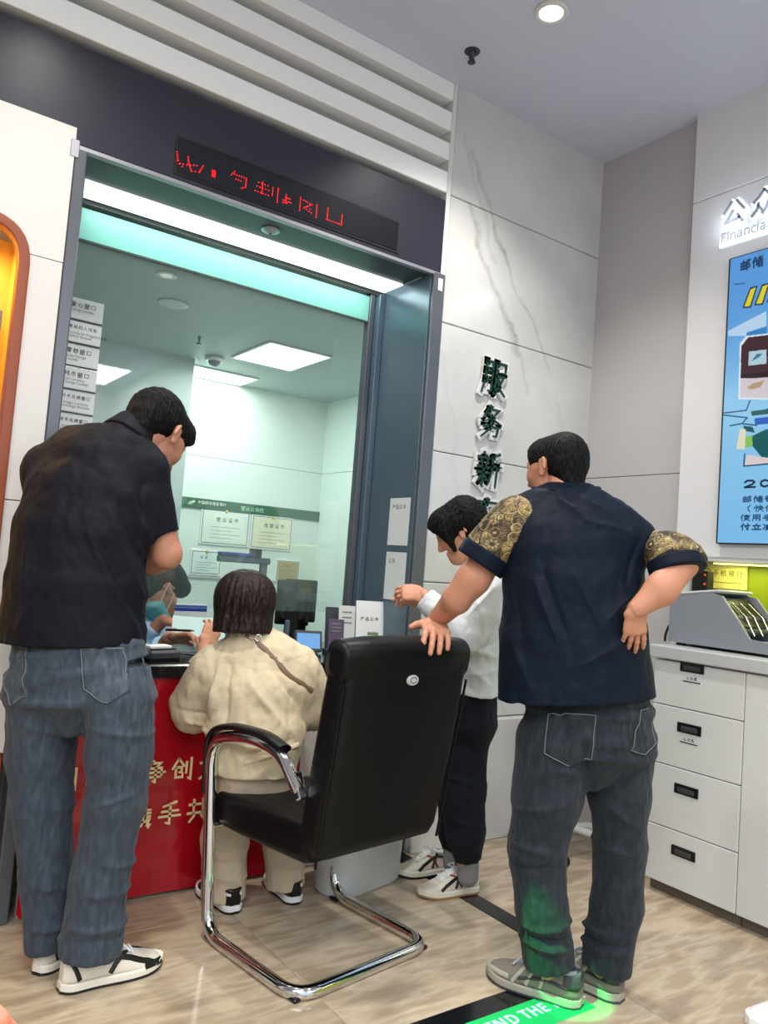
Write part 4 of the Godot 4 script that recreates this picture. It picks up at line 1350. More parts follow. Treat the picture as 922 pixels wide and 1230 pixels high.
func tv_image() -> ImageTexture:
	var w := 350
	var h := 612
	var img := Image.create_empty(w, h, false, Image.FORMAT_RGB8)
	for y in h:
		var t := float(y) / h
		var c := Color(0.36, 0.63, 0.90).lerp(Color(0.58, 0.82, 0.97), smoothstep(0.1, 0.6, t)).lerp(Color(0.52, 0.78, 0.97), smoothstep(0.6, 1.0, t))
		img.fill_rect(Rect2i(0, y, w, 1), c)
	var dark := Color(0.05, 0.22, 0.38)
	fill(img, [Vector2(2, 158), Vector2(37, 147), Vector2(85, 133), Vector2(87, 175), Vector2(48, 178), Vector2(3, 169)], Color(0.75, 0.87, 0.97))
	fill(img, [Vector2(44, 170), Vector2(87, 165), Vector2(88, 186), Vector2(45, 188)], Color(0.22, 0.55, 0.80))
	# heading strokes
	ink_text(img, "邮储", Vector2(23, 10), 24.0, 1.6, dark)
	ink(img, [Vector2(12, 58), Vector2(35, 62)], 1.5, Color(0.2, 0.42, 0.65))
	# slanted yellow block letters with a dark edge
	for k in 4:
		var o := Vector2(k * 26, 0)
		fill(img, [Vector2(32, 115) + o, Vector2(47, 74) + o, Vector2(64, 74) + o, Vector2(51, 118) + o], dark)
		fill(img, [Vector2(36, 113) + o, Vector2(49, 78) + o, Vector2(60, 77) + o, Vector2(49, 114) + o], Color(0.93, 0.85, 0.12))
	# card with a till drawn on it
	fill(img, [Vector2(32, 310), Vector2(30, 189), Vector2(44, 177), Vector2(213, 191), Vector2(218, 338)], Color(0.90, 0.95, 0.98))
	fill(img, [Vector2(35, 266), Vector2(34, 197), Vector2(48, 181), Vector2(213, 194), Vector2(216, 294)], Color(0.28, 0.18, 0.22))
	fill(img, [Vector2(51, 242), Vector2(51, 212), Vector2(89, 214), Vector2(90, 244)], Color(0.72, 0.85, 0.90))
	fill(img, [Vector2(58, 233), Vector2(68, 220), Vector2(80, 221), Vector2(74, 228)], Color(0.30, 0.50, 0.58))
	fill(img, [Vector2(35, 257), Vector2(215, 270), Vector2(216, 283), Vector2(35, 266)], Color(0.20, 0.12, 0.16))
	fill(img, [Vector2(36, 307), Vector2(36, 268), Vector2(216, 283), Vector2(218, 334)], Color(0.86, 0.82, 0.85))
	fill(img, [Vector2(49, 288), Vector2(64, 281), Vector2(88, 278), Vector2(78, 292), Vector2(59, 293)], Color(0.75, 0.62, 0.48))
	# flash lines, leaf shapes and coloured caption
	for s in [[Vector2(-4, 336), Vector2(51, 336), Vector2(58, 317)], [Vector2(0, 340), Vector2(54, 352), Vector2(45, 361)], [Vector2(16, 365), Vector2(42, 363), Vector2(75, 370)]]: ink(img, s, 1.2, dark)
	fill(img, [Vector2(46, 368), Vector2(66, 372), Vector2(72, 385), Vector2(50, 379)], Color(0.10, 0.33, 0.38))
	fill(img, [Vector2(47, 393), Vector2(68, 390), Vector2(73, 413), Vector2(48, 414)], Color(0.55, 0.80, 0.35))
	fill(img, [Vector2(67, 391), Vector2(96, 380), Vector2(127, 390), Vector2(129, 432), Vector2(92, 441), Vector2(68, 412)], Color(0.06, 0.36, 0.38))
	fill(img, [Vector2(33, 416), Vector2(39, 373), Vector2(52, 376), Vector2(52, 418)], Color(0.93, 0.90, 0.80))
	fill(img, [Vector2(53, 453), Vector2(56, 430), Vector2(129, 444), Vector2(130, 451)], Color(0.90, 0.84, 0.84))
	ink(img, [Vector2(52, 427), Vector2(51, 453), Vector2(113, 451)], 1.2, dark)
	fill(img, [Vector2(62, 339), Vector2(125, 338), Vector2(125, 349), Vector2(63, 349)], Color(0.10, 0.35, 0.36))
	fill(img, [Vector2(70, 355), Vector2(126, 355), Vector2(126, 370), Vector2(71, 369)], Color(0.16, 0.36, 0.78))
	# lines of text at the bottom
	ink_text(img, "2025", Vector2(51, 482), 17.0, 1.8, Color(0.06, 0.12, 0.20), 1.7)
	ink_text(img, "邮储银行", Vector2(51, 515), 14.0, 0.9, dark, 1.5)
	ink_text(img, "（快付", Vector2(53, 534), 14.0, 0.9, dark, 1.5)
	ink_text(img, "使用手机", Vector2(49, 553), 14.0, 0.9, dark, 1.5)
	ink_text(img, "付立减", Vector2(50, 572), 14.0, 1.2, dark, 1.5)
	return ImageTexture.create_from_image(img)


func drawer_label(parent: Node3D, at: Vector3) -> void:
	var st := begin()
	write_on(st, "公示员", 0.014, 0.05, 0.2, 0.0, 0.0004, Vector2(-0.024, 0.006))
	add_box(st, Vector3(0, 0, 0.0002), Vector3(0.075, 0.004, 0.0006))
	put("lettering", done(st), M.print, parent, at, RIGHTWARDS)


func right_side_things() -> void:
	# lit sign over the screen
	var sg := thing("wall_sign", "white glowing sign letters above the blue wall screen", "sign", Vector3(3.08, 2.66, -1.975), 0.0)
	var zs := [Vector3(3.07, 2.785, -1.976), Vector3(3.07, 2.807, -1.834)]
	for i in 3:
		var halo := begin()
		var facest := begin()
		for p in strokes("公众金"[i]):
			var q := PackedVector2Array()
			for a in p: q.append(Vector2(0.015 + i * 0.135 + a.x * 0.115, 0.125 + a.y * 0.115))
			ribbon(halo, q, 0.0125, 0.006, 0.012, 1.0)
			ribbon(facest, q, 0.0055, 0.014, 0.022, 0.6)
		var hl := put("letter", done(halo), M.halo, sg, Vector3.ZERO, RIGHTWARDS)
		put("face", done(facest), M.grey, hl)
	put("glowing_line", bev(Vector3(0.40, 0.05, 0.006), 0.003), glow(Color(0.93, 0.96, 1.0), 0.95), sg, RIGHTWARDS * Vector3(0.205, 0.062, 0.009), RIGHTWARDS)
	put("lettering", latin("Financial Services", 0.042, 0.008), M.lightgrey, sg, RIGHTWARDS * Vector3(0.012, 0.046, 0.013), RIGHTWARDS)
	for i in 2: omni(Vector3(3.01, 2.80, -1.92 + i * 0.2), 0.012, Color(0.9, 0.94, 1.0), 0.04)
	# wall screen
	var tv := thing("wall_screen", "tall blue advertising screen in a thin dark frame on the right wall", "screen", Vector3(3.08, 1.40, -1.55))
	put("housing", bev(Vector3(0.035, 1.235, 0.72), 0.004), M.matblack, tv, Vector3(-0.012, 0.612, 0.0))
	var sm := mat(Color(0.02, 0.02, 0.02), 0.2)
	sm.emission_enabled = true
	sm.emission = Color.WHITE
	sm.emission_operator = BaseMaterial3D.EMISSION_OP_MULTIPLY
	sm.emission_texture = tv_image()
	sm.emission_energy_multiplier = 0.85
	put("picture", sheet(0.70, 1.224), sm, tv, Vector3(-0.0306, 0.611, 0.0), RIGHTWARDS)
	area(Vector3(3.03, 2.01, -1.55), Vector2(0.7, 1.2), 0.06, Color(0.62, 0.82, 1.0), Vector3.LEFT)
	# strip that lights the recess under the panel
	var ls := thing("recess_strip_light", "warm strip light along the top of the yellow-green recess", "strip light", Vector3(3.20, 1.322, -0.9))
	put("diffuser", bev(Vector3(0.03, 0.010, 2.2), 0.002), glow(Color(1.0, 0.97, 0.62), 1.6), ls, Vector3(0, -0.005, 0))
	put("rail", bev(Vector3(0.04, 0.004, 2.24), 0.001), M.alu, ls, Vector3(0, -0.001, 0))
	area(Vector3(3.20, 1.308, -0.9), Vector2(0.03, 2.2), 0.42, Color(1.0, 0.98, 0.60))
	# drawer cabinet and its neighbour
	var cb := thing("drawer_cabinet", "white cabinet of four drawers with recessed black pulls", "cabinet", Vector3(3.02, 0.0, -1.79))
	var o := cb.position
	put("body", bev(Vector3(0.45, 0.865, 0.386), 0.003), M.white, cb, Vector3(3.035, 0.4775, -1.789) - o)
	put("plinth", bev(Vector3(0.44, 0.044, 0.385), 0.002), mat(Color(0.42, 0.39, 0.35), 0.4), cb, Vector3(3.04, 0.022, -1.789) - o)
	var ys := [0.047, 0.262, 0.500, 0.730, 0.908]
	for i in 4:
		var y0: float = ys[i] + 0.0015
		var y1: float = ys[i + 1] - 0.0015
		var dr := put("drawer", bev(Vector3(0.022, y1 - y0, 0.384), 0.0025), M.plastic, cb, Vector3(2.791, (y0 + y1) * 0.5, -1.789) - o)
		var hy: float = [0.19, 0.424, 0.658, 0.892][i] - (y0 + y1) * 0.5
		put("pull_frame", bev(Vector3(0.005, 0.038, 0.104), 0.002), M.black, dr, Vector3(-0.0125, hy, -0.024))
		put("pull", bev(Vector3(0.004, 0.018, 0.07), 0.0015), M.darkgrey, dr, Vector3(-0.0150, hy - 0.003, -0.024))
		if i >= 2: drawer_label(dr, Vector3(-0.0115, hy - 0.055, -0.024))
	var c2 := thing("side_cabinet", "plain white cupboard to the right of the drawers, cut by the frame", "cabinet", Vector3(3.02, 0.0, -1.1))
	o = c2.position
	put("body", bev(Vector3(0.45, 0.865, 0.985), 0.003), M.white, c2, Vector3(3.035, 0.4775, -1.10) - o)
	put("plinth", bev(Vector3(0.44, 0.044, 0.985), 0.002), mat(Color(0.42, 0.39, 0.35), 0.4), c2, Vector3(3.04, 0.022, -1.10) - o)
	put("door", bev(Vector3(0.022, 0.858, 0.49), 0.0025), M.plastic, c2, Vector3(2.791, 0.4775, -1.349) - o)
	put("door", bev(Vector3(0.022, 0.858, 0.49), 0.0025), M.plastic, c2, Vector3(2.791, 0.4775, -0.855) - o)
	var wt := thing("side_worktop", "pale grey stone worktop over the drawer cabinet", "worktop", Vector3(3.02, 0.912, -1.3))
	put("slab", bev(Vector3(0.51, 0.05, 1.42), 0.004), M.lightgrey, wt, Vector3(-0.002, 0.025, 0.01))
	# banknote counter
	var mc := thing("banknote_counter", "grey banknote counting machine on the worktop", "counting machine", Vector3(3.02, 0.962, -1.80))
	var hz := 0.125
	var st := begin()
	var pro := PackedVector2Array([Vector2(-0.20, 0.012), Vector2(-0.20, 0.175), Vector2(-0.185, 0.20), Vector2(-0.02, 0.225), Vector2(0.03, 0.215), Vector2(0.10, 0.13), Vector2(0.15, 0.06), Vector2(0.26, 0.05), Vector2(0.26, 0.012)])
	plate(st, pro, -0.012, 0.012)
	for s in [-1, 1]:
		put("side_cover", done_copy(pro, 0.016), M.grey, mc, Vector3(hz * s - 0.0, 0, 0), RIGHTWARDS)
	put("rear_housing", bev(Vector3(0.234, 0.19, 0.17), 0.012), M.grey, mc, Vector3(0, 0.112, -0.10))
	put("top_lid", bev(Vector3(0.25, 0.014, 0.20), 0.006), M.lightgrey, mc, Vector3(0, 0.222, -0.085), Basis(Vector3.RIGHT, -0.13))
	put("hopper", bev(Vector3(0.22, 0.012, 0.15), 0.003), M.black, mc, Vector3(0, 0.15, 0.055), Basis(Vector3.RIGHT, 0.75))
	for k in 2: put("feed_roller", rod(Vector3(-0.10, 0.13 - 0.045 * k, 0.075 + 0.03 * k), Vector3(0.10, 0.13 - 0.045 * k, 0.075 + 0.03 * k), 0.014), M.darkgrey, mc)
	for k in 3: put("guide", tube(PackedVector3Array([Vector3(-0.06 + 0.06 * k, 0.19, 0.03), Vector3(-0.06 + 0.06 * k, 0.14, 0.09), Vector3(-0.06 + 0.06 * k, 0.07, 0.13)]), 0.004, 8), M.chrome, mc)
	put("stacker_tray", bev(Vector3(0.234, 0.012, 0.12), 0.004), M.grey, mc, Vector3(0, 0.045, 0.195))
	put("base", bev(Vector3(0.234, 0.03, 0.44), 0.004), M.grey, mc, Vector3(0, 0.027, 0.03))
	for x in [-0.10, 0.10]:
		for z in [-0.16, 0.20]: put("rubber_foot", bev(Vector3(0.03, 0.013, 0.03), 0.003), M.black, mc, Vector3(x, 0.0065, z))
	var pb := thing("power_adapter", "small black adapter box behind the banknote counter", "adapter", Vector3(3.185, 0.962, -2.045))
	put("body", bev(Vector3(0.05, 0.318, 0.075), 0.004), M.matblack, pb, Vector3(0, 0.159, 0))
	for y in [0.26, 0.30]: put("light", bev(Vector3(0.004, 0.008, 0.008), 0.001), glow(Color(0.9, 0.3, 0.2), 0.8), pb, Vector3(-0.026, y, 0.025))
	var wr := thing("power_cable", "black cable looping down at the left of the banknote counter", "cable", Vector3(2.95, 0.962, -2.0))
	put("wire", tube(fillet(PackedVector3Array([Vector3(0.0, 0.075, 0.008), Vector3(-0.01, 0.08, -0.035), Vector3(-0.02, 0.03, -0.045), Vector3(-0.02, 0.005, -0.045)]), 0.03), 0.005, 8), M.black, wr)
	var ys2 := thing("yellow_sign", "pale yellow sign with a ring emblem in the lit recess", "sign", Vector3(3.272, 1.205, -2.005))
	put("plate", bev(Vector3(0.012, 0.115, 0.23), 0.003), mat(Color(0.93, 0.90, 0.55), 0.5), ys2, Vector3(0, 0.058, 0))
	put("lettering", writing("手机银行", 0.03, 0.045, 0.25, 0.0005), mat(Color(0.45, 0.36, 0.16), 0.5), ys2, RIGHTWARDS * Vector3(-0.045, 0.056, 0.0062) , RIGHTWARDS)
	put("small_print", bev(Vector3(0.0008, 0.003, 0.15), 0.0), mat(Color(0.55, 0.46, 0.2), 0.5), ys2, Vector3(-0.0064, 0.03, 0.02))
	put("emblem", tube(oval(Vector3(-0.0065, 0.066, -0.075), Vector3(0, 0, 1), UP, 0.022, 0.022, 24), 0.002, 6), mat(Color(0.35, 0.28, 0.12), 0.5), ys2)
	put("emblem_leaf", loft([oval(Vector3(-0.006, 0.066, -0.075), Vector3(0, 0, 1), UP, 0.010, 0.012, 12), oval(Vector3(-0.008, 0.066, -0.075), Vector3(0, 0, 1), UP, 0.008, 0.010, 12)]), mat(Color(0.35, 0.28, 0.12), 0.5), ys2)
	# white rolling stool behind the man's legs
	var ro := thing("rolling_stool", "white rolling stool on black castors behind the man's legs", "stool", Vector3(2.80, 0.0, -2.38))
	put("column", rod(Vector3(0, 0.10, 0), Vector3(0, 0.50, 0), 0.014), M.white, ro)
	put("seat_pad", lathe([[0.0, 0.50], [0.15, 0.50], [0.165, 0.515], [0.165, 0.54], [0.15, 0.555], [0.0, 0.56]], 32), M.white, ro)
	for k in 5:
		var a := TAU * k / 5 + 2.55
		var e := Vector3(cos(a), 0, sin(a))
		var lg := put("leg", tube(PackedVector3Array([Vector3(0, 0.11, 0), e * 0.10 + Vector3(0, 0.105, 0), e * 0.20 + Vector3(0, 0.075, 0)]), 0.016, 10), M.white, ro)
		put("castor", loft([oval(e * 0.20 + Vector3(-0.010, 0.026, 0), UP, Vector3(0, 0, 1), 0.026, 0.026, 18), oval(e * 0.20 + Vector3(0.010, 0.026, 0), UP, Vector3(0, 0, 1), 0.026, 0.026, 18)]), M.black, lg)
	# projected green light and its lettering, put in as a glowing strip
	var gs := thing("projected_light_strip", "projected green sign made as a glowing strip on the floor by the man's shoe", "floor sign", Vector3(1.45, 0.0, -1.545))
	put("painted_glow", bev(Vector3(0.90, 0.002, 0.115), 0.0008), glow(Color(0.06, 0.72, 0.36), 0.55), gs, Vector3(0, 0.001, 0))
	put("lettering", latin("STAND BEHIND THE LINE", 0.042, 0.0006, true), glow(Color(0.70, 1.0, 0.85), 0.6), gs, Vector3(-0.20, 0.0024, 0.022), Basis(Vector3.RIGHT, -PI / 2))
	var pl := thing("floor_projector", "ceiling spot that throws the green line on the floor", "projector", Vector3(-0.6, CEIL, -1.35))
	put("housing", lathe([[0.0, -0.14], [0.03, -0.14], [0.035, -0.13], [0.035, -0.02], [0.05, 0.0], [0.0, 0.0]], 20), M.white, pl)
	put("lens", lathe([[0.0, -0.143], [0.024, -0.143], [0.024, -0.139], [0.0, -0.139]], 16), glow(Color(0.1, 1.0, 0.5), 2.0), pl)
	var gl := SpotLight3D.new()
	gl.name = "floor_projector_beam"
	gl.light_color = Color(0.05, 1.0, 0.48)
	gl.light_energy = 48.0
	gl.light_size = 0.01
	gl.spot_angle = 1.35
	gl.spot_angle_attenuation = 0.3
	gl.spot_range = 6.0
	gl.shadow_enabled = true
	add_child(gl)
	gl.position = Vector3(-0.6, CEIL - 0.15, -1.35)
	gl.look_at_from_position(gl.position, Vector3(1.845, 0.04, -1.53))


func done_copy(pro: PackedVector2Array, t: float) -> ArrayMesh:
	var st := begin()
	plate(st, pro, -t * 0.5, t * 0.5)
	return done(st)


# ---------------------------------------------------------------- people
# head prims: c is the point between the ears, b turns head axes (x its right, y crown, z face) into the world, s its size
func head_prims(c: Vector3, b: Basis, s := 1.0) -> Array:
	var P := func(x: float, y: float, z: float) -> Vector3: return c + b * (Vector3(x, y, z) * s)
	var X := b.x
	var out := [
		el(P.call(0, 0.038, -0.035), P.call(0, 0.036, 0.030), Vector2(0.074, 0.080) * s, Vector2(0.070, 0.074) * s, X, 0.02),
		el(P.call(0, 0.0, 0.035), P.call(0, -0.070, 0.048), Vector2(0.062, 0.055) * s, Vector2(0.043, 0.036) * s, X, 0.03),
		cp(P.call(0, -0.096, 0.066), P.call(0, -0.094, 0.060), 0.021 * s, 0.021 * s, 0.03),
		el(P.call(-0.040, -0.055, 0.005), P.call(0, -0.090, 0.055), Vector2(0.022, 0.020) * s, Vector2(0.02, 0.02) * s, X, 0.03),
		el(P.call(0.040, -0.055, 0.005), P.call(0, -0.090, 0.055), Vector2(0.022, 0.020) * s, Vector2(0.02, 0.02) * s, X, 0.03),
		cp(P.call(0, 0.016, 0.092), P.call(0, -0.030, 0.112), 0.008 * s, 0.012 * s, 0.014),
		cp(P.call(-0.012, -0.033, 0.100), P.call(0.012, -0.033, 0.100), 0.009 * s, 0.009 * s, 0.008),
		cp(P.call(-0.034, 0.028, 0.082), P.call(0.034, 0.028, 0.082), 0.011 * s, 0.011 * s, 0.014),
		cp(P.call(-0.040, -0.018, 0.066), P.call(-0.030, -0.024, 0.074), 0.020 * s, 0.018 * s, 0.02),
		cp(P.call(0.040, -0.018, 0.066), P.call(0.030, -0.024, 0.074), 0.020 * s, 0.018 * s, 0.02),
		cp(P.call(-0.019, -0.061, 0.089), P.call(0.019, -0.061, 0.089), 0.007 * s, 0.007 * s, 0.008),
		cp(P.call(-0.016, -0.071, 0.087), P.call(0.016, -0.071, 0.087), 0.007 * s, 0.007 * s, 0.008),
		minus(cp(P.call(-0.032, 0.010, 0.100), P.call(-0.030, 0.010, 0.098), 0.013 * s, 0.013 * s, 0.010)),
		minus(cp(P.call(0.032, 0.010, 0.100), P.call(0.030, 0.010, 0.098), 0.013 * s, 0.013 * s, 0.010)),
	]
	for q in [-1.0, 1.0]:
		var za := b.z
		out.append(el(P.call(0.077 * q, 0.022, -0.010), P.call(0.074 * q, -0.024, -0.002), Vector2(0.018, 0.007) * s, Vector2(0.011, 0.007) * s, za, 0.008))
		out.append(cp(P.call(0.086 * q, 0.026, -0.018), P.call(0.086 * q, -0.008, -0.024), 0.0055 * s, 0.0055 * s, 0.006))
		out.append(minus(cp(P.call(0.090 * q, 0.012, -0.008), P.call(0.090 * q, -0.008, -0.004), 0.007 * s, 0.006 * s, 0.006)))
	return out


func add_eyes(p: Node3D, base: Vector3, c: Vector3, b: Basis, s := 1.0) -> void:
	for q in [-1.0, 1.0]:
		var e := put("eye", lathe([[0.0, -0.011], [0.008, -0.008], [0.011, 0.0], [0.008, 0.008], [0.0, 0.011]], 14), M.paper, p, c + b * (Vector3(0.031 * q, 0.010, 0.079) * s) - base, b)
		put("iris", lathe([[0.0, 0.0], [0.0052, 0.0], [0.004, 0.0018], [0.0, 0.002]], 12), M.black, e, Vector3(0, 0, 0.0105), Basis(Vector3.RIGHT, PI / 2))


# a hand: wrist, direction of the palm bones f, direction the palm faces n, side 1 right or -1 left, curl of each finger in radians per joint
func hand_prims(w: Vector3, f: Vector3, n: Vector3, side: float, curl: Array, thumb := Vector3(0.55, 0.75, 0.15), s := 1.0, spread := 0.10) -> Array:
	f = f.normalized()
	n = (n - f * n.dot(f)).normalized()
	var t := f.cross(n) * side     # towards the thumb
	var out := [el(w - f * 0.004 * s, w + f * 0.02 * s, Vector2(0.025, 0.019) * s, Vector2(0.032, 0.017) * s, t, 0.012),
		el(w + f * 0.02 * s, w + f * 0.088 * s, Vector2(0.035, 0.016) * s, Vector2(0.040, 0.0125) * s, t, 0.014)]
	var lens := [0.074, 0.082, 0.076, 0.060]
	for i in 4:
		var off := 0.031 - 0.0205 * i
		var b := w + f * (0.088 - 0.006 * absf(i - 1.0)) * s + t * off * s
		var d := (f + t * (spread * (1.5 - i) * 0.7)).normalized()
		var ang: float = curl[i + 1]
		var r := (0.0092 if i < 3 else 0.0080) * s
		out.append(cp(b - d * 0.022 * s - n * -0.002, b, r * 0.95, r, 0.010))
		var parts := [0.46, 0.30, 0.26]
		var tot := 0.0
		for j in 3:
			tot += ang * [0.75, 1.1, 0.8][j]
			var dir := d * cos(tot) + n * sin(tot)
			var e: Vector3 = b + dir * lens[i] * parts[j] * s
			out.append(cp(b, e, r * (1.0 - 0.06 * j), r * (0.95 - 0.08 * j), 0.004))
			b = e
	var tb := w + f * 0.024 * s + t * 0.026 * s
	var td := (f * thumb.x + t * thumb.y + n * thumb.z).normalized()
	out.append(cp(w + f * 0.015 * s + t * 0.012 * s + n * 0.004, tb + td * 0.022 * s, 0.016 * s, 0.0125 * s, 0.012))
	var tk := tb + td * 0.042 * s
	out.append(cp(tb, tk, 0.0125 * s, 0.0105 * s, 0.006))
	var t2 := (td + f * 0.35 + n * float(curl[0])).normalized()
	out.append(cp(tk, tk + t2 * 0.030 * s, 0.0105 * s, 0.008 * s, 0.004))
	return out


# a shoe in its own axes: z towards the toe, x to its right, heel at the origin
func shoe_at(z: float, a: float, L: float, W: float, H: float) -> Vector3:
	var u := z / L
	# half width, height of the upper and lift of its sole line along the shoe
	var hw := W * 0.5 * (0.62 + 0.10 * sin(u * 3.0) + 0.28 * smoothstep(0.25, 0.7, u)) * sqrt(clampf(1.0 - pow(maxf(0.0, (u - 0.72) / 0.285), 2.4), 0.0, 1.0)) * sqrt(clampf(1.0 - pow(maxf(0.0, (0.12 - u) / 0.135), 2.0), 0.0, 1.0))
	var hh := H * lerpf(lerpf(1.0, 0.98, smoothstep(0.0, 0.35, u)), 0.50, smoothstep(0.38, 0.86, u)) * (0.45 + 0.55 * sqrt(clampf(1.0 - pow(maxf(0.0, (u - 0.75) / 0.26), 2.0), 0.0, 1.0)))
	hw = maxf(hw, 0.003)
	var c := cos(a)
	var s := sin(a)
	return Vector3(hw * signf(c) * pow(absf(c), 0.62), 0.022 + (hh - 0.022) * pow(maxf(s, 0.0), 0.75), z)


func shoe(p: Node3D, at: Vector3, dir: Vector3, style: Dictionary, L := 0.275, W := 0.098, H := 0.088) -> Node3D:
	var z := Vector3(dir.x, 0, dir.z).normalized()
	var b := Basis(UP.cross(z), UP, z)
	var rings := []
	var n := 22
	for i in 25:
		var u := L * (0.002 + 0.996 * i / 24.0)
		var r := PackedVector3Array()
		for k in n + 1: r.append(shoe_at(u, PI * k / n, L, W, H))
		rings.append(r)
	var o := put("shoe", loft(rings), style.upper, p, at, b)
	rings = []
	for i in 25:
		var u := L * (-0.012 + 1.026 * i / 24.0)
		var uu := clampf(u, 0.001, L * 0.999)
		var q := shoe_at(uu, 0.0, L, W, H)
		var hw: float = q.x + 0.0045
		if i == 0 or i == 24: hw *= 0.7
		var up := 0.010 * smoothstep(0.75, 1.0, u / L)
		rings.append(rrect(Vector3(0, 0.014 + up * 0.6, u), Vector3.RIGHT, UP, hw, 0.0135, 0.006, 2))
	put("sole", loft(rings), style.sole, o)
	rings = []
	for i in 25:
		var u := L * (-0.013 + 1.028 * i / 24.0)
		var q := shoe_at(clampf(u, 0.001, L * 0.999), 0.0, L, W, H)
		var hw: float = q.x + 0.0055
		if i == 0 or i == 24: hw *= 0.7
		var up := 0.010 * smoothstep(0.75, 1.0, u / L)
		rings.append(rrect(Vector3(0, 0.0045 + up * 0.6, u), Vector3.RIGHT, UP, hw, 0.0045, 0.003, 2))
	put("outsole", loft(rings), style.outsole, o)
	# laces over a tongue
	rings = []
	for i in 9:
		var u := L * (0.40 + 0.30 * i / 8.0)
		var top := shoe_at(u, PI * 0.5, L, W, H)
		rings.append(rrect(top + Vector3(0, 0.001, 0), Vector3.RIGHT, UP, 0.018, 0.005, 0.004, 2))
	put("tongue", loft(rings), style.tongue, o)
	for i in 5:
		var u := L * (0.42 + 0.062 * i)
		var path := PackedVector3Array()
		for k in 7:
			var pt := shoe_at(u + 0.006 * (k - 3) / 3.0 * (1 if i % 2 else -1), PI * (0.36 + 0.28 * k / 6.0), L, W, H)
			path.append(pt + Vector3(0, 0.0065, 0))
		put("lace", tube(path, 0.0032, 6), style.lace, o)
	for sgn in [-1.0, 1.0]:
		put("lace", tube(PackedVector3Array([shoe_at(L * 0.42, PI * 0.5, L, W, H) + Vector3(0, 0.012, 0), shoe_at(L * 0.38, PI * 0.5, L, W, H) + Vector3(0.018 * sgn, 0.022, 0.004), shoe_at(L * 0.46, PI * 0.5, L, W, H) + Vector3(0.034 * sgn, 0.012, 0.002), shoe_at(L * 0.43, PI * 0.5, L, W, H) + Vector3(0.010 * sgn, 0.011, 0)]), 0.0026, 6), style.lace, o)
	# bands on both sides: each a run of (share of length, angle in units of a right angle from the sole)
	for s in style.get("bands", []):
		for sgn in [0, 1]:
			var path := PackedVector3Array()
			for k in s[1].size() / 2:
				for sub in (4 if k < s[1].size() / 2 - 1 else 1):
					var f := sub / 4.0
					var k2 := mini(k + 1, s[1].size() / 2 - 1)
					var u: float = lerpf(s[1][k * 2], s[1][k2 * 2], f)
					var a: float = lerpf(s[1][k * 2 + 1], s[1][k2 * 2 + 1], f) * PI * 0.5
					path.append(shoe_at(L * u, a if sgn == 0 else PI - a, L, W, H))
			rings = []
			for k in path.size():
				var t := (path[mini(k + 1, path.size() - 1)] - path[maxi(k - 1, 0)]).normalized()
				var out := Vector3(path[k].x, path[k].y * 0.5, 0).normalized()
				var across := t.cross(out).normalized()
				rings.append(oval(path[k] + out * 0.001, across, across.cross(t), s[0], 0.0028, 8))
			put("band", loft(rings), style[s[2]], o)
	if style.has("heel_tab"):
		rings = []
		for i in 6:
			var r := PackedVector3Array()
			for k in 17: r.append(shoe_at(L * (0.012 + 0.03 * i), PI * (0.08 + 0.84 * k / 16.0), L, W, H) * Vector3(1.03, 1.02, 1.0) + Vector3(0, 0.001, -0.003))
			rings.append(r)
		put("heel_tab", loft(rings), style.heel_tab, o)
	# padded collar round the ankle
	put("collar", tube(oval(Vector3(0, H * 0.99, L * 0.20), Vector3.RIGHT, Vector3(0, 0.08, 1).normalized(), W * 0.34, L * 0.155, 20), 0.007, 8), style.tongue, o)
	return o


func cloth(c: Color, rough := 0.85, weave := 60.0, bump := 0.25, sheen := 0.3) -> StandardMaterial3D:
	var m := mat(c, rough, 0.0, 0.35)
	m.normal_enabled = true
	if not M.has("weave"): M.weave = noise_tex(0.09, [], [], 256, 31, 3, 4.0)
	m.normal_texture = M.weave
	m.normal_scale = bump
	m.rim_enabled = sheen > 0.0
	m.rim = sheen
	m.rim_tint = 0.6
	tri_map(m, Vector3.ONE * weave * 0.1)
	return m


func denim(a: Color, b: Color, c: Color, s: int) -> StandardMaterial3D:
	var m := cloth(Color.WHITE, 0.9, 80.0, 0.35, 0.15)
	m.albedo_texture = noise_tex(0.03, [a, b, c], [0.25, 0.5, 0.8], 512, s, 5)
	m.uv1_scale = Vector3(3.0, 0.9, 3.0)
	return m


# golden prints of round medallions on dark cloth
func medallions() -> ImageTexture:
	var w := 320
	var img := Image.create_empty(w, w, false, Image.FORMAT_RGB8)
	img.fill(Color(0.12, 0.095, 0.06))
	var rng := RandomNumberGenerator.new()
	rng.seed = 77
	var cols := [Color(0.74, 0.63, 0.36), Color(0.44, 0.34, 0.18), Color(0.82, 0.74, 0.52), Color(0.20, 0.16, 0.11), Color(0.56, 0.48, 0.31)]
	for i in 130:
		var c := Vector2(rng.randf() * w, rng.randf() * w)
		var r := rng.randf_range(9.0, 26.0)
		var ring: Color = cols[rng.randi() % 5]
		var body: Color = cols[rng.randi() % 5]
		var core: Color = cols[rng.randi() % 5]
		var petals := rng.randi_range(5, 9)
		var ph := rng.randf() * TAU
		for y in range(int(c.y - r), int(c.y + r) + 1):
			for x in range(int(c.x - r), int(c.x + r) + 1):
				var d := Vector2(x, y) - c
				var q := d.length() / r
				if q > 1.0: continue
				var col := ring
				if q > 0.9: col = Color(0.12, 0.09, 0.06)
				elif q > 0.72: col = ring
				elif q > 0.66: col = Color(0.16, 0.12, 0.08)
				elif q < 0.22: col = core
				elif q < 0.28: col = Color(0.14, 0.10, 0.07)
				else: col = body if sin(d.angle() * petals + ph) > 0.0 else body.darkened(0.35)
				img.set_pixel(posmod(x, w), posmod(y, w), col)
	return ImageTexture.create_from_image(img)


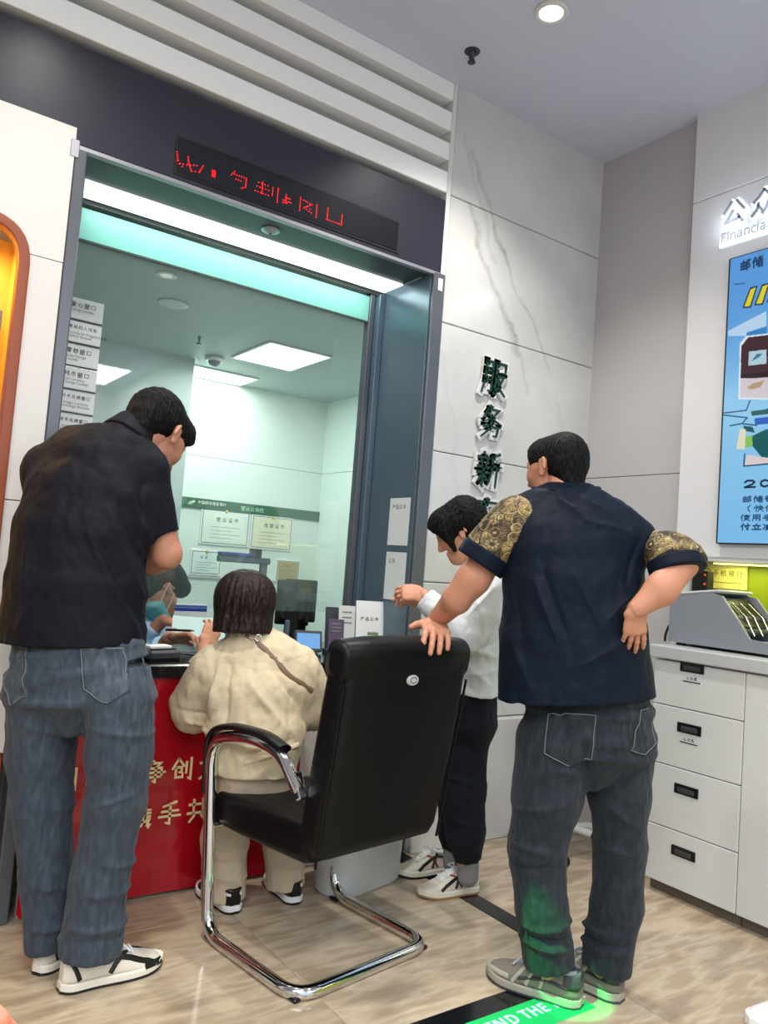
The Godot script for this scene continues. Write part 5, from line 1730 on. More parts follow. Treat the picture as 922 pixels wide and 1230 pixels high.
func skin_mat(c: Color) -> StandardMaterial3D:
	var m := mat(c, 0.5, 0.0, 0.4)
	m.subsurf_scatter_enabled = true
	m.subsurf_scatter_strength = 0.12
	return m


func facing(f: Vector3, up_hint := UP) -> Basis:
	f = f.normalized()
	var x := up_hint.cross(f).normalized()
	return Basis(x, f.cross(x), f)


func people() -> void:
	M.skin = skin_mat(Color(0.72, 0.51, 0.41))
	M.skin2 = skin_mat(Color(0.78, 0.56, 0.45))
	M.hair = mat(Color(0.028, 0.028, 0.034), 0.7, 0.0, 0.3)
	M.brownhair = mat(Color(0.13, 0.085, 0.075), 0.5, 0.0, 0.35)
	for h in [M.hair, M.brownhair]:
		h.normal_enabled = true
		h.normal_texture = noise_tex(0.05, [], [], 256, 61, 3, 7.0)
		h.normal_scale = 0.9
		tri_map(h, Vector3(12, 1.2, 12))
	M.sneaker = mat(Color(0.86, 0.83, 0.77), 0.6)
	M.rubber = mat(Color(0.88, 0.86, 0.80), 0.55)
	M.gum = mat(Color(0.62, 0.47, 0.28), 0.6)
	M.crimson = mat(Color(0.50, 0.10, 0.18), 0.5)
	M.sock = cloth(Color(0.50, 0.50, 0.50))
	leaning_man()
	akimbo_man()
	standing_woman()
	seated_woman()
	clerk()
	extras()


func leaning_man() -> void:
	var base := Vector3(0.70, 0.0, -2.32)
	var p := thing("person", "man in black polo shirt and blue jeans, arms folded, leaning over the counter", "person", base)
	var R := RT
	# skin: one figure under the clothes
	var hc := Vector3(0.793, 1.542, -2.387)
	var hb := facing(RT * 0.30 + AW * 0.80 + UP * -0.58)
	var body := []
	body += run([[Vector3(0.62, 0.848, -2.337), 0.13, 0.09], [Vector3(0.614, 0.989, -2.341), 0.12, 0.085], [Vector3(0.627, 1.229, -2.356), 0.13, 0.09], [Vector3(0.64, 1.39, -2.372), 0.13, 0.08], [Vector3(0.676, 1.47, -2.371), 0.08, 0.06]], R, 0.02)
	body += [cp(Vector3(0.699, 1.473, -2.367), Vector3(0.776, 1.543, -2.375), 0.060, 0.056, 0.03)]
	body += [cp(Vector3(0.773, 1.366, -2.303), Vector3(0.83, 1.187, -2.3), 0.043, 0.044, 0.03), cp(Vector3(0.834, 1.18, -2.303), Vector3(0.819, 1.169, -2.381), 0.042, 0.048, 0.02), cp(Vector3(0.819, 1.169, -2.381), Vector3(0.804, 1.179, -2.489), 0.048, 0.040, 0.03), cp(Vector3(0.804, 1.179, -2.489), Vector3(0.722, 1.194, -2.619), 0.040, 0.028, 0.02)]
	body += [cp(Vector3(0.52, 1.37, -2.529), Vector3(0.576, 1.149, -2.612), 0.05, 0.046, 0.03), cp(Vector3(0.576, 1.149, -2.612), Vector3(0.751, 1.164, -2.526), 0.045, 0.030, 0.03)]
	body += [cp(Vector3(0.553, 0.791, -2.408), Vector3(0.576, 0.462, -2.405), 0.06, 0.05, 0.02), cp(Vector3(0.576, 0.462, -2.405), Vector3(0.633, 0.013, -2.401), 0.05, 0.030, 0.02), cp(Vector3(0.704, 0.813, -2.253), Vector3(0.725, 0.496, -2.227), 0.06, 0.05, 0.02), cp(Vector3(0.725, 0.496, -2.227), Vector3(0.714, 0.041, -2.247), 0.05, 0.030, 0.02)]
	var grids := [[body, 0.012], [head_prims(hc, hb, 1.02), 0.005]]
	grids.append([hand_prims(Vector3(0.755, 1.164, -2.523), RT * 0.9 + UP * 0.1 - AW * 0.3, -AW, -1.0, [0.2, 0.25, 0.3, 0.35, 0.4], Vector3(0.6, 0.7, 0.0)), 0.0035])
	grids.append([hand_prims(Vector3(0.727, 1.194, -2.616), -RT + UP * 0.1, AW * -1.0, 1.0, [0.2, 0.3, 0.3, 0.3, 0.3]), 0.0035])
	soft("body", grids, M.skin, p, base)
	add_eyes(p, base, hc, hb, 1.02)
	var H := func(x: float, y: float, z: float) -> Vector3: return hc + hb * Vector3(x, y, z)
	var hair := [el(H.call(0, 0.046, -0.042), H.call(0, 0.054, 0.052), Vector2(0.088, 0.090), Vector2(0.080, 0.072), hb.x, 0.02), el(H.call(-0.02, 0.085, 0.07), H.call(0.03, 0.085, 0.068), Vector2(0.03, 0.04), Vector2(0.03, 0.04), hb.y, 0.03),
		cp(H.call(0, -0.005, -0.075), H.call(0, -0.035, -0.072), 0.05, 0.042, 0.02), minus(el(H.call(0, -0.09, 0.112), H.call(0, 0.020, 0.135), Vector2(0.09, 0.075), Vector2(0.080, 0.055), hb.x, 0.015)),
		minus(cp(H.call(-0.095, -0.03, 0.0), H.call(-0.088, -0.03, 0.02), 0.034, 0.034, 0.015)), minus(el(H.call(0, -0.06, 0.09), H.call(0, 0.010, 0.106), Vector2(0.12, 0.055), Vector2(0.11, 0.042), hb.x, 0.012)), minus(cp(H.call(0.095, -0.03, 0.0), H.call(0.088, -0.03, 0.02), 0.034, 0.034, 0.015))]
	soft("hair", [[hair, 0.006]], M.hair, p, base, {"noise": [0.004, Vector3(60, 25, 60), 4]})
	# polo shirt
	var c := cloth(Color(0.070, 0.075, 0.108), 0.58, 70.0, 0.2, 0.12)
	c.metallic_specular = 0.24
	var sh := run([[Vector3(0.597, 0.91, -2.353), 0.206, 0.142], [Vector3(0.592, 1.071, -2.357), 0.196, 0.134], [Vector3(0.597, 1.227, -2.365), 0.190, 0.130], [Vector3(0.617, 1.346, -2.376), 0.188, 0.122], [Vector3(0.625, 1.421, -2.382), 0.172, 0.095]], R, 0.012, true)
	sh += [el(Vector3(0.628, 1.436, -2.38), Vector3(0.693, 1.506, -2.359), Vector2(0.150, 0.085), Vector2(0.078, 0.07), R, 0.05), cp(Vector3(0.525, 1.425, -2.501), Vector3(0.641, 1.48, -2.408), 0.048, 0.045, 0.05)]
	sh += [el(Vector3(0.757, 1.415, -2.314), Vector3(0.808, 1.24, -2.303), Vector2(0.062, 0.062), Vector2(0.058, 0.060), R, 0.04, 2), el(Vector3(0.518, 1.389, -2.518), Vector3(0.55, 1.181, -2.618), Vector2(0.062, 0.062), Vector2(0.060, 0.060), R, 0.05, 2), cp(Vector3(0.521, 1.403, -2.492), Vector3(0.74, 1.433, -2.327), 0.065, 0.065, 0.04)]
	soft("polo_shirt", [[sh, 0.0065]], c, p, base, {"noise": [0.006, Vector3(7, 3.5, 7), 3], "folds": [[Vector3(0.616, 1.299, -2.206), Vector3(0.706, 1.001, -2.13), 0.012, 0.011], [Vector3(0.634, 1.312, -2.193), Vector3(0.708, 1.09, -2.141), 0.010, -0.009], [Vector3(0.659, 1.35, -2.2), Vector3(0.714, 1.192, -2.162), 0.010, 0.010], [Vector3(0.576, 1.226, -2.221), Vector3(0.688, 0.956, -2.131), 0.014, 0.009], [Vector3(0.602, 1.206, -2.203), Vector3(0.697, 0.956, -2.125), 0.010, -0.008], [Vector3(0.718, 1.382, -2.232), Vector3(0.724, 1.215, -2.228), 0.010, -0.010], [Vector3(0.462, 1.262, -2.362), Vector3(0.457, 0.989, -2.305), 0.016, 0.008], [Vector3(0.502, 1.084, -2.261), Vector3(0.439, 0.955, -2.305), 0.014, 0.007]]})
	var cl := soft("collar", [[[el(Vector3(0.691, 1.511, -2.361), Vector3(0.732, 1.558, -2.38), Vector2(0.082, 0.074), Vector2(0.070, 0.064), R, 0.01, 3)], 0.006]], c, p, base, {"noise": [0.002, Vector3(12, 12, 12), 8]})
	cl.name = "collar"
	# jeans
	var dn := denim(Color(0.195, 0.23, 0.272), Color(0.225, 0.260, 0.300), Color(0.27, 0.305, 0.345), 41)
	var je := run([[Vector3(0.599, 0.96, -2.352), 0.165, 0.110], [Vector3(0.608, 0.899, -2.345), 0.181, 0.120], [Vector3(0.623, 0.837, -2.335), 0.200, 0.130], [Vector3(0.631, 0.76, -2.329), 0.206, 0.132], [Vector3(0.635, 0.662, -2.326), 0.03, 0.06]], R, 0.03, false, false, true)
	je += run([[Vector3(0.553, 0.744, -2.408), 0.096, 0.115], [Vector3(0.559, 0.589, -2.416), 0.088, 0.105], [Vector3(0.575, 0.45, -2.405), 0.078, 0.090], [Vector3(0.606, 0.251, -2.396), 0.072, 0.080], [Vector3(0.628, 0.056, -2.38), 0.064, 0.074]], R, 0.02, false, true)
	je += run([[Vector3(0.707, 0.769, -2.24), 0.100, 0.115], [Vector3(0.723, 0.621, -2.229), 0.088, 0.106], [Vector3(0.726, 0.484, -2.226), 0.078, 0.093], [Vector3(0.707, 0.291, -2.239), 0.078, 0.085], [Vector3(0.697, 0.081, -2.234), 0.082, 0.085]], R, 0.02, false, true)
	var jn := soft("jeans", [[je, 0.0065]], dn, p, base, {"noise": [0.006, Vector3(9, 5, 9), 5], "folds": [[Vector3(0.676, 0.349, -2.152), Vector3(0.75, 0.323, -2.099), 0.009, 0.010], [Vector3(0.646, 0.271, -2.173), Vector3(0.737, 0.257, -2.108), 0.009, 0.009], [Vector3(0.626, 0.177, -2.186), Vector3(0.735, 0.172, -2.11), 0.010, 0.013], [Vector3(0.629, 0.147, -2.184), Vector3(0.737, 0.144, -2.108), 0.007, -0.010], [Vector3(0.559, 0.132, -2.343), Vector3(0.644, 0.129, -2.284), 0.010, 0.012], [Vector3(0.548, 0.254, -2.351), Vector3(0.625, 0.234, -2.297), 0.010, 0.009], [Vector3(0.488, 0.695, -2.319), Vector3(0.575, 0.658, -2.259), 0.012, 0.010], [Vector3(0.613, 0.708, -2.171), Vector3(0.737, 0.684, -2.097), 0.012, 0.010], [Vector3(0.595, 0.737, -2.196), Vector3(0.603, 0.644, -2.215), 0.012, -0.014], [Vector3(0.645, 0.498, -2.173), Vector3(0.742, 0.539, -2.105), 0.010, 0.009], [Vector3(0.521, 0.469, -2.321), Vector3(0.607, 0.443, -2.26), 0.010, 0.008]]})
	# patch pockets, seams and stitching lie on the seat of the jeans
	var pk := denim(Color(0.205, 0.24, 0.282), Color(0.245, 0.28, 0.32), Color(0.32, 0.355, 0.39), 42)
	for q in [[Vector3(0.587, 0.916, -2.214), Vector3(0.703, 0.929, -2.151), Vector3(0.713, 0.815, -2.132), Vector3(0.651, 0.774, -2.15), Vector3(0.597, 0.809, -2.188)], [Vector3(0.44, 0.908, -2.378), Vector3(0.476, 0.903, -2.309), Vector3(0.482, 0.772, -2.293), Vector3(0.458, 0.742, -2.341), Vector3(0.449, 0.798, -2.383)]]:
		pocket(jn, q, pk)
	jn.set_meta("label", "faded blue jeans with stitched back pockets")
	seam(jn, "seam", [Vector3(0.534, 0.921, -2.239), Vector3(0.545, 0.844, -2.218), Vector3(0.576, 0.737, -2.197)], 0.0022, pk)
	seam(jn, "seam", [Vector3(0.441, 0.848, -2.352), Vector3(0.522, 0.849, -2.247), Vector3(0.542, 0.84, -2.221), Vector3(0.609, 0.872, -2.174), Vector3(0.744, 0.894, -2.14)], 0.0022, pk)
	seam(jn, "side_seam", [Vector3(0.773, 0.894, -2.169), Vector3(0.78, 0.757, -2.164), Vector3(0.779, 0.53, -2.165), Vector3(0.764, 0.282, -2.175), Vector3(0.763, 0.117, -2.176)], 0.0024, pk)
	var st := {"upper": M.sneaker, "sole": M.rubber, "outsole": M.black, "tongue": M.lightgrey, "lace": M.paper, "dark": M.black,
		"bands": [[0.007, [0.14, 0.05, 0.06, 0.55, 0.10, 0.95], "dark"], [0.008, [0.45, 0.95, 0.36, 0.62, 0.42, 0.48, 0.62, 0.55, 0.80, 0.40, 0.90, 0.05], "dark"], [0.007, [0.60, 0.90, 0.42, 0.06], "dark"], [0.010, [0.96, 0.12, 0.86, 0.14, 0.76, 0.08], "dark"], [0.003, [0.24, 0.30, 0.32, 0.32], "dark"]]}
	shoe(p, Vector3(0.625, 0, -2.232) - base, Vector3(0.98, 0, -0.09), st, 0.285, 0.10, 0.092)
	shoe(p, Vector3(0.592, 0, -2.345) - base, Vector3(0.78, 0, -0.60), st, 0.28, 0.10, 0.092)
	soft("sock", [[[cp(Vector3(0.633, 0.055, -2.401), Vector3(0.646, -0.016, -2.41), 0.034, 0.032, 0.01)], 0.007]], M.matblack, p, base)
	soft("sock", [[[cp(Vector3(0.705, 0.087, -2.247), Vector3(0.716, 0.015, -2.245), 0.034, 0.032, 0.01)], 0.007]], M.matblack, p, base)


# seams, bands and pockets are laid on the finished cloth once it is meshed
var laid := []


func seam(o: MeshInstance3D, called: String, pts: Array, r: float, m: Material, r2 := 0.0) -> void:
	laid.append([o, called, pts, r, m, r2])


func pocket(o: MeshInstance3D, q: Array, m: Material) -> void:
	laid.append([o, "pocket", q, 0.0, m, 0.0])


func on_cloth(j: Dictionary, p: Vector3) -> Array:
	var v: PackedVector3Array = j.v
	var best := 0
	for k in 2:
		var bd := INF
		for i in v.size():
			var d := v[i].distance_squared_to(p)
			if d < bd:
				bd = d
				best = i
		p -= j.n[best] * (p - v[best]).dot(j.n[best])
	return [p, j.n[best]]


func lay_all() -> void:
	for s in laid:
		var j: Dictionary
		for q in jobs:
			if q.node == s[0]: j = q
		var base: Vector3 = j.base
		if s[1] == "pocket":
			var rows := []
			for i in 12:
				var a: Vector3
				var b: Vector3
				if i < 9:
					a = s[2][0].lerp(s[2][4], i / 8.0)
					b = s[2][1].lerp(s[2][2], i / 8.0)
				else:
					a = s[2][4].lerp(s[2][3], (i - 8) / 3.2)
					b = s[2][2].lerp(s[2][3], (i - 8) / 3.2)
				var row := []
				for k in 9: row.append(on_cloth(j, a.lerp(b, k / 8.0) - base))
				rows.append(row)
			var vv := PackedVector3Array()
			var ii := PackedInt32Array()
			for row in rows:
				for k in 9: vv.append(row[k][0] + row[k][1] * 0.0035)
			for row in rows:
				for k in 9: vv.append(row[k][0] - row[k][1] * 0.004)
			for i in 11:
				for k in 8:
					var a := i * 9 + k
					ii.append_array([a, a + 1, a + 9, a + 1, a + 10, a + 9, a + 108, a + 117, a + 109, a + 109, a + 117, a + 118])
			var rim := PackedInt32Array()
			for k in 9: rim.append(k)
			for i in range(1, 12): rim.append(i * 9 + 8)
			for k in range(7, -1, -1): rim.append(99 + k)
			for i in range(10, 0, -1): rim.append(i * 9)
			for k in rim.size():
				var a := rim[k]
				var b := rim[(k + 1) % rim.size()]
				ii.append_array([a, a + 108, b, b, a + 108, b + 108])
			var o := put("pocket", skin(vv, ii), s[4], s[0])
			var path := PackedVector3Array()
			for k in rim: path.append(vv[k].lerp(vv[54], 0.05) + rows[k / 9][k % 9][1] * 0.0008)
			path.append(path[0])
			put("stitching", tube(path, 0.0012, 5), M.greyprint, o)
			continue
		var pts: Array = s[2]
		var path := PackedVector3Array()
		var side := Vector3.ZERO
		for i in pts.size() - 1:
			var cnt := maxi(1, int(pts[i].distance_to(pts[i + 1]) / 0.016))
			for t in cnt + (1 if i == pts.size() - 2 else 0):
				var q := on_cloth(j, pts[i].lerp(pts[i + 1], float(t) / cnt) - base)
				path.append(q[0] + q[1] * (0.0004 if s[5] > 0.0 else -s[3] * 0.3))
				if side == Vector3.ZERO and path.size() == 2: side = (path[1] - path[0]).cross(q[1])
		for k in 14:
			var q2 := path.duplicate()
			for i in range(1, path.size() - 1): q2[i] = (path[i - 1] + path[i] * 2.0 + path[i + 1]) * 0.25
			path = q2
		put(s[1], tube(path, s[3], 7, s[5], side), s[4], s[0])


func akimbo_man() -> void:
	var base := Vector3(1.90, 0.0, -1.60)
	var p := thing("person", "man in navy tee with gold-patterned sleeves, hand resting on the chair back", "person", base)
	var R := (RT + AW * 0.08).normalized()
	var hc := Vector3(1.801, 1.526, -1.669)
	var hb := facing(RT * -0.58 + AW * 0.78 + UP * -0.10, UP + RT * 0.06)
	# the chair back he leans on: its sideways and backward directions and where his wrist rests
	var cx := Vector3(0.988, 0, -0.156)
	var cb := Vector3(0.156, 0, 0.988)
	var cw := Vector3(1.414, 1.030, -1.93) + cx * 0.165 + cb * 0.022
	var body := []
	body += run([[Vector3(1.877, 0.778, -1.555), 0.14, 0.10], [Vector3(1.824, 0.971, -1.567), 0.13, 0.095], [Vector3(1.816, 1.214, -1.585), 0.15, 0.10], [Vector3(1.818, 1.338, -1.596), 0.16, 0.09], [Vector3(1.805, 1.423, -1.617), 0.09, 0.065]], R, 0.02)
	body += [cp(Vector3(1.802, 1.407, -1.62), Vector3(1.808, 1.495, -1.645), 0.064, 0.058, 0.03)]
	body += [cp(Vector3(1.657, 1.343, -1.696), Vector3(1.584, 1.179, -1.772), 0.050, 0.045, 0.03), cp(Vector3(1.584, 1.179, -1.772), Vector3(1.559, 1.113, -1.813), 0.047, 0.044, 0.03), cp(Vector3(1.573, 1.112, -1.829), cw + Vector3(0.0, 0.004, 0.0), 0.043, 0.029, 0.02)]
	body += [cp(Vector3(1.985, 1.324, -1.454), Vector3(1.972, 1.267, -1.336), 0.045, 0.042, 0.02), cp(Vector3(1.972, 1.267, -1.336), Vector3(1.89, 1.19, -1.338), 0.045, 0.044, 0.02), cp(Vector3(1.89, 1.19, -1.338), Vector3(1.827, 1.13, -1.37), 0.043, 0.027, 0.02)]
	body += [cp(Vector3(1.78, 0.726, -1.598), Vector3(1.759, 0.44, -1.613), 0.07, 0.05, 0.02), cp(Vector3(1.759, 0.44, -1.613), Vector3(1.808, 0.078, -1.591), 0.05, 0.032, 0.02), cp(Vector3(1.976, 0.73, -1.522), Vector3(1.993, 0.441, -1.51), 0.065, 0.05, 0.02), cp(Vector3(1.993, 0.441, -1.51), Vector3(1.97, 0.07, -1.526), 0.05, 0.032, 0.02)]
	var grids := [[body, 0.011], [head_prims(hc, hb, 0.92), 0.0045]]
	grids.append([hand_prims(cw, cx * -0.62 + cb * 0.66 + UP * -0.20, UP * -1.0 + cb * -0.2, -1.0, [0.10, 0.36, 0.38, 0.38, 0.36], Vector3(0.62, 0.66, 0.02), 1.06, 0.10), 0.003])
	grids.append([hand_prims(Vector3(1.821, 1.135, -1.368), UP * -0.95 + RT * 0.10 + AW * 0.25, AW + RT * -0.15, 1.0, [0.1, 0.14, 0.16, 0.18, 0.24], Vector3(0.95, 0.02, 0.35), 0.80, 0.14), 0.003])
	soft("body", grids, M.skin, p, base)
	add_eyes(p, base, hc, hb, 0.92)
	var H := func(x: float, y: float, z: float) -> Vector3: return hc + hb * (Vector3(x, y, z) * 0.95)
	var hair := [el(H.call(0, 0.038, -0.034), H.call(0, 0.042, 0.034), Vector2(0.075, 0.081), Vector2(0.072, 0.072), hb.x, 0.02), cp(H.call(0, 0.0, -0.052), H.call(0, -0.040, -0.058), 0.054, 0.044, 0.02),
		minus(el(H.call(0, -0.08, 0.10), H.call(0, 0.045, 0.118), Vector2(0.10, 0.08), Vector2(0.085, 0.050), hb.x, 0.012)), minus(cp(H.call(-0.092, -0.022, -0.004), H.call(-0.085, -0.02, 0.02), 0.034, 0.034, 0.012)), minus(cp(H.call(0.092, -0.022, -0.004), H.call(0.085, -0.02, 0.02), 0.034, 0.034, 0.012)), cut(H.call(0, -0.062, -0.09), hb * Vector3(0, -1, -0.1)), minus(el(H.call(0, -0.06, 0.088), H.call(0, 0.030, 0.106), Vector2(0.12, 0.055), Vector2(0.11, 0.046), hb.x, 0.012))]
	soft("hair", [[hair, 0.005]], M.hair, p, base, {"noise": [0.0018, Vector3(90, 90, 90), 6]})
	# tee with patterned sleeves
	var navy := cloth(Color(0.048, 0.085, 0.140), 0.56, 60.0, 0.2, 0.12)
	navy.metallic_specular = 0.24
	var sh := run([[Vector3(1.83, 0.856, -1.563), 0.232, 0.155], [Vector3(1.815, 1.031, -1.574), 0.216, 0.148], [Vector3(1.811, 1.189, -1.582), 0.208, 0.142], [Vector3(1.812, 1.301, -1.588), 0.205, 0.134], [Vector3(1.81, 1.343, -1.596), 0.185, 0.110]], R, 0.012, true)
	sh += [el(Vector3(1.805, 1.362, -1.599), Vector3(1.793, 1.447, -1.625), Vector2(0.130, 0.09), Vector2(0.082, 0.076), R, 0.05, 2), cp(Vector3(1.685, 1.381, -1.683), Vector3(1.762, 1.423, -1.635), 0.058, 0.060, 0.05), cp(Vector3(1.814, 1.418, -1.599), Vector3(1.953, 1.326, -1.483), 0.060, 0.062, 0.05)]
	var tee := soft("t_shirt", [[sh, 0.0065]], navy, p, base, {"noise": [0.007, Vector3(6, 3.5, 6), 13], "folds": [[Vector3(1.616, 1.183, -1.542), Vector3(1.663, 1.027, -1.497), 0.010, 0.012], [Vector3(1.633, 1.207, -1.53), Vector3(1.692, 1.019, -1.477), 0.012, -0.009], [Vector3(1.7, 1.213, -1.483), Vector3(1.796, 0.994, -1.403), 0.016, 0.010], [Vector3(1.706, 1.425, -1.552), Vector3(1.744, 1.369, -1.489), 0.012, 0.012], [Vector3(1.763, 1.431, -1.524), Vector3(1.808, 1.398, -1.469), 0.010, 0.010], [Vector3(1.735, 1.368, -1.495), Vector3(1.852, 1.343, -1.413), 0.014, 0.009], [Vector3(1.887, 1.205, -1.389), Vector3(1.773, 1.095, -1.42), 0.016, 0.010], [Vector3(1.857, 1.065, -1.385), Vector3(1.715, 0.966, -1.448), 0.018, 0.009], [Vector3(1.592, 1.036, -1.62), Vector3(1.614, 0.887, -1.531), 0.016, 0.009], [Vector3(1.59, 1.178, -1.597), Vector3(1.604, 0.996, -1.563), 0.016, -0.008], [Vector3(1.889, 1.322, -1.412), Vector3(1.84, 1.202, -1.409), 0.012, -0.010]]})
	seam(tee, "neck_band", [Vector3(1.723, 1.45, -1.674), Vector3(1.688, 1.459, -1.602), Vector3(1.722, 1.466, -1.553), Vector3(1.777, 1.462, -1.539), Vector3(1.854, 1.452, -1.559)], 0.009, navy, 0.007)
	var pat := mat(Color.WHITE, 0.7)
	pat.albedo_texture = medallions()
	tri_map(pat, Vector3(3.6, 3.6, 3.6))
	var s1 := soft("sleeve", [[[el(Vector3(1.662, 1.364, -1.693), Vector3(1.609, 1.259, -1.749), Vector2(0.066, 0.072), Vector2(0.076, 0.078), R, 0.02, 2), cp(Vector3(1.674, 1.36, -1.684), Vector3(1.651, 1.333, -1.7), 0.070, 0.072, 0.03)], 0.008]], pat, p, base, {"noise": [0.004, Vector3(9, 9, 9), 3]})
	var s2 := soft("sleeve", [[[cp(Vector3(1.974, 1.313, -1.462), Vector3(1.995, 1.285, -1.331), 0.058, 0.042, 0.03), el(Vector3(1.982, 1.297, -1.377), Vector3(1.962, 1.259, -1.342), Vector2(0.066, 0.060), Vector2(0.080, 0.068), R, 0.03, 2), cut(Vector3(1.962, 1.256, -1.342), Vector3(1.962, 1.256, -1.342) - Vector3(1.981, 1.335, -1.384))], 0.007]], pat, p, base, {"noise": [0.004, Vector3(9, 9, 9), 4]})
	soft("cuff", [[[el(Vector3(1.612, 1.264, -1.746), Vector3(1.594, 1.223, -1.762), Vector2(0.079, 0.082), Vector2(0.078, 0.080), R, 0.004, 3)], 0.005]], navy, s1, base)
	soft("cuff", [[[el(Vector3(1.963, 1.277, -1.352), Vector3(1.96, 1.242, -1.335), Vector2(0.0815, 0.070), Vector2(0.082, 0.070), R, 0.004, 3)], 0.005]], navy, s2, base)
	# jeans, rolled at the hem
	var dn := denim(Color(0.115, 0.14, 0.17), Color(0.14, 0.165, 0.195), Color(0.18, 0.205, 0.235), 51)
	var je := run([[Vector3(1.871, 0.913, -1.547), 0.165, 0.115], [Vector3(1.871, 0.828, -1.547), 0.180, 0.128], [Vector3(1.876, 0.755, -1.549), 0.187, 0.132], [Vector3(1.876, 0.707, -1.549), 0.186, 0.130], [Vector3(1.876, 0.599, -1.549), 0.03, 0.06]], R, 0.03, false, false, true)
	je += run([[Vector3(1.78, 0.722, -1.598), 0.108, 0.12], [Vector3(1.774, 0.571, -1.602), 0.098, 0.108], [Vector3(1.758, 0.416, -1.614), 0.080, 0.088], [Vector3(1.776, 0.261, -1.601), 0.072, 0.08], [Vector3(1.809, 0.099, -1.59), 0.074, 0.08]], R, 0.02, false, true)
	je += run([[Vector3(1.981, 0.726, -1.519), 0.098, 0.118], [Vector3(1.985, 0.573, -1.515), 0.086, 0.10], [Vector3(1.995, 0.417, -1.509), 0.072, 0.086], [Vector3(1.994, 0.257, -1.509), 0.073, 0.08], [Vector3(1.976, 0.078, -1.522), 0.070, 0.078]], R, 0.02, false, true)
	var jn := soft("jeans", [[je, 0.0065]], dn, p, base, {"noise": [0.005, Vector3(9, 5, 9), 15], "folds": [[Vector3(1.65, 0.439, -1.591), Vector3(1.748, 0.434, -1.511), 0.010, 0.012], [Vector3(1.653, 0.382, -1.589), Vector3(1.747, 0.402, -1.523), 0.008, -0.010], [Vector3(1.654, 0.542, -1.588), Vector3(1.776, 0.587, -1.503), 0.012, 0.010], [Vector3(1.684, 0.217, -1.567), Vector3(1.793, 0.237, -1.491), 0.009, 0.015], [Vector3(1.687, 0.172, -1.566), Vector3(1.797, 0.169, -1.489), 0.008, 0.014], [Vector3(1.686, 0.194, -1.566), Vector3(1.795, 0.2, -1.49), 0.006, -0.012], [Vector3(1.846, 0.188, -1.503), Vector3(1.951, 0.202, -1.429), 0.009, 0.016], [Vector3(1.848, 0.147, -1.502), Vector3(1.954, 0.152, -1.428), 0.009, 0.014], [Vector3(1.847, 0.165, -1.502), Vector3(1.953, 0.175, -1.428), 0.006, -0.012], [Vector3(1.858, 0.584, -1.482), Vector3(1.967, 0.497, -1.418), 0.012, 0.010], [Vector3(1.863, 0.442, -1.491), Vector3(1.97, 0.428, -1.416), 0.010, 0.009], [Vector3(1.802, 0.647, -1.485), Vector3(1.765, 0.732, -1.474), 0.012, -0.014], [Vector3(1.692, 0.669, -1.525), Vector3(1.794, 0.66, -1.479), 0.012, 0.009]]})
	var pk := denim(Color(0.10, 0.115, 0.145), Color(0.145, 0.17, 0.20), Color(0.20, 0.225, 0.25), 52)
	for q in [[Vector3(1.673, 0.832, -1.533), Vector3(1.787, 0.832, -1.447), Vector3(1.787, 0.708, -1.453), Vector3(1.731, 0.682, -1.486), Vector3(1.683, 0.712, -1.538)], [Vector3(1.917, 0.846, -1.417), Vector3(1.984, 0.853, -1.419), Vector3(1.986, 0.753, -1.417), Vector3(1.934, 0.718, -1.404), Vector3(1.88, 0.738, -1.412)]]:
		pocket(jn, q, pk)
	jn.set_meta("label", "dark grey-blue jeans rolled at the hem")
	seam(jn, "seam", [Vector3(1.846, 0.865, -1.417), Vector3(1.835, 0.775, -1.413), Vector3(1.809, 0.679, -1.443)], 0.0022, pk)
	seam(jn, "side_seam", [Vector3(1.685, 0.778, -1.604), Vector3(1.66, 0.589, -1.621), Vector3(1.661, 0.428, -1.621), Vector3(1.688, 0.27, -1.601), Vector3(1.704, 0.181, -1.59)], 0.0024, pk)
	var mesh := mat(Color(0.46, 0.44, 0.40), 0.7)
	var st := {"upper": mesh, "sole": mat(Color(0.62, 0.60, 0.55), 0.6), "outsole": M.darkgrey, "tongue": M.grey, "lace": M.lightgrey, "dark": M.darkgrey, "pale": mat(Color(0.66, 0.64, 0.58), 0.6), "heel_tab": M.darkgrey,
		"bands": [[0.006, [0.30, 0.9, 0.38, 0.05], "pale"], [0.006, [0.40, 0.9, 0.52, 0.05], "pale"], [0.006, [0.50, 0.85, 0.66, 0.05], "pale"], [0.007, [0.98, 0.5, 0.84, 0.35, 0.70, 0.20], "pale"], [0.005, [0.1, 0.2, 0.3, 0.25, 0.6, 0.2], "dark"]]}
	shoe(p, Vector3(1.858, 0, -1.508) - base, Vector3(-0.10, 0, -0.25), st, 0.285, 0.108, 0.098)
	shoe(p, Vector3(1.990, 0, -1.472) - base, Vector3(-0.045, 0, -0.25), st, 0.285, 0.108, 0.098)
	soft("sock", [[[cp(Vector3(1.808, 0.113, -1.59), Vector3(1.815, 0.047, -1.598), 0.033, 0.030, 0.01)], 0.007]], M.matblack, p, base)
	soft("sock", [[[cp(Vector3(1.973, 0.094, -1.524), Vector3(1.98, 0.04, -1.531), 0.033, 0.030, 0.01)], 0.007]], M.matblack, p, base)


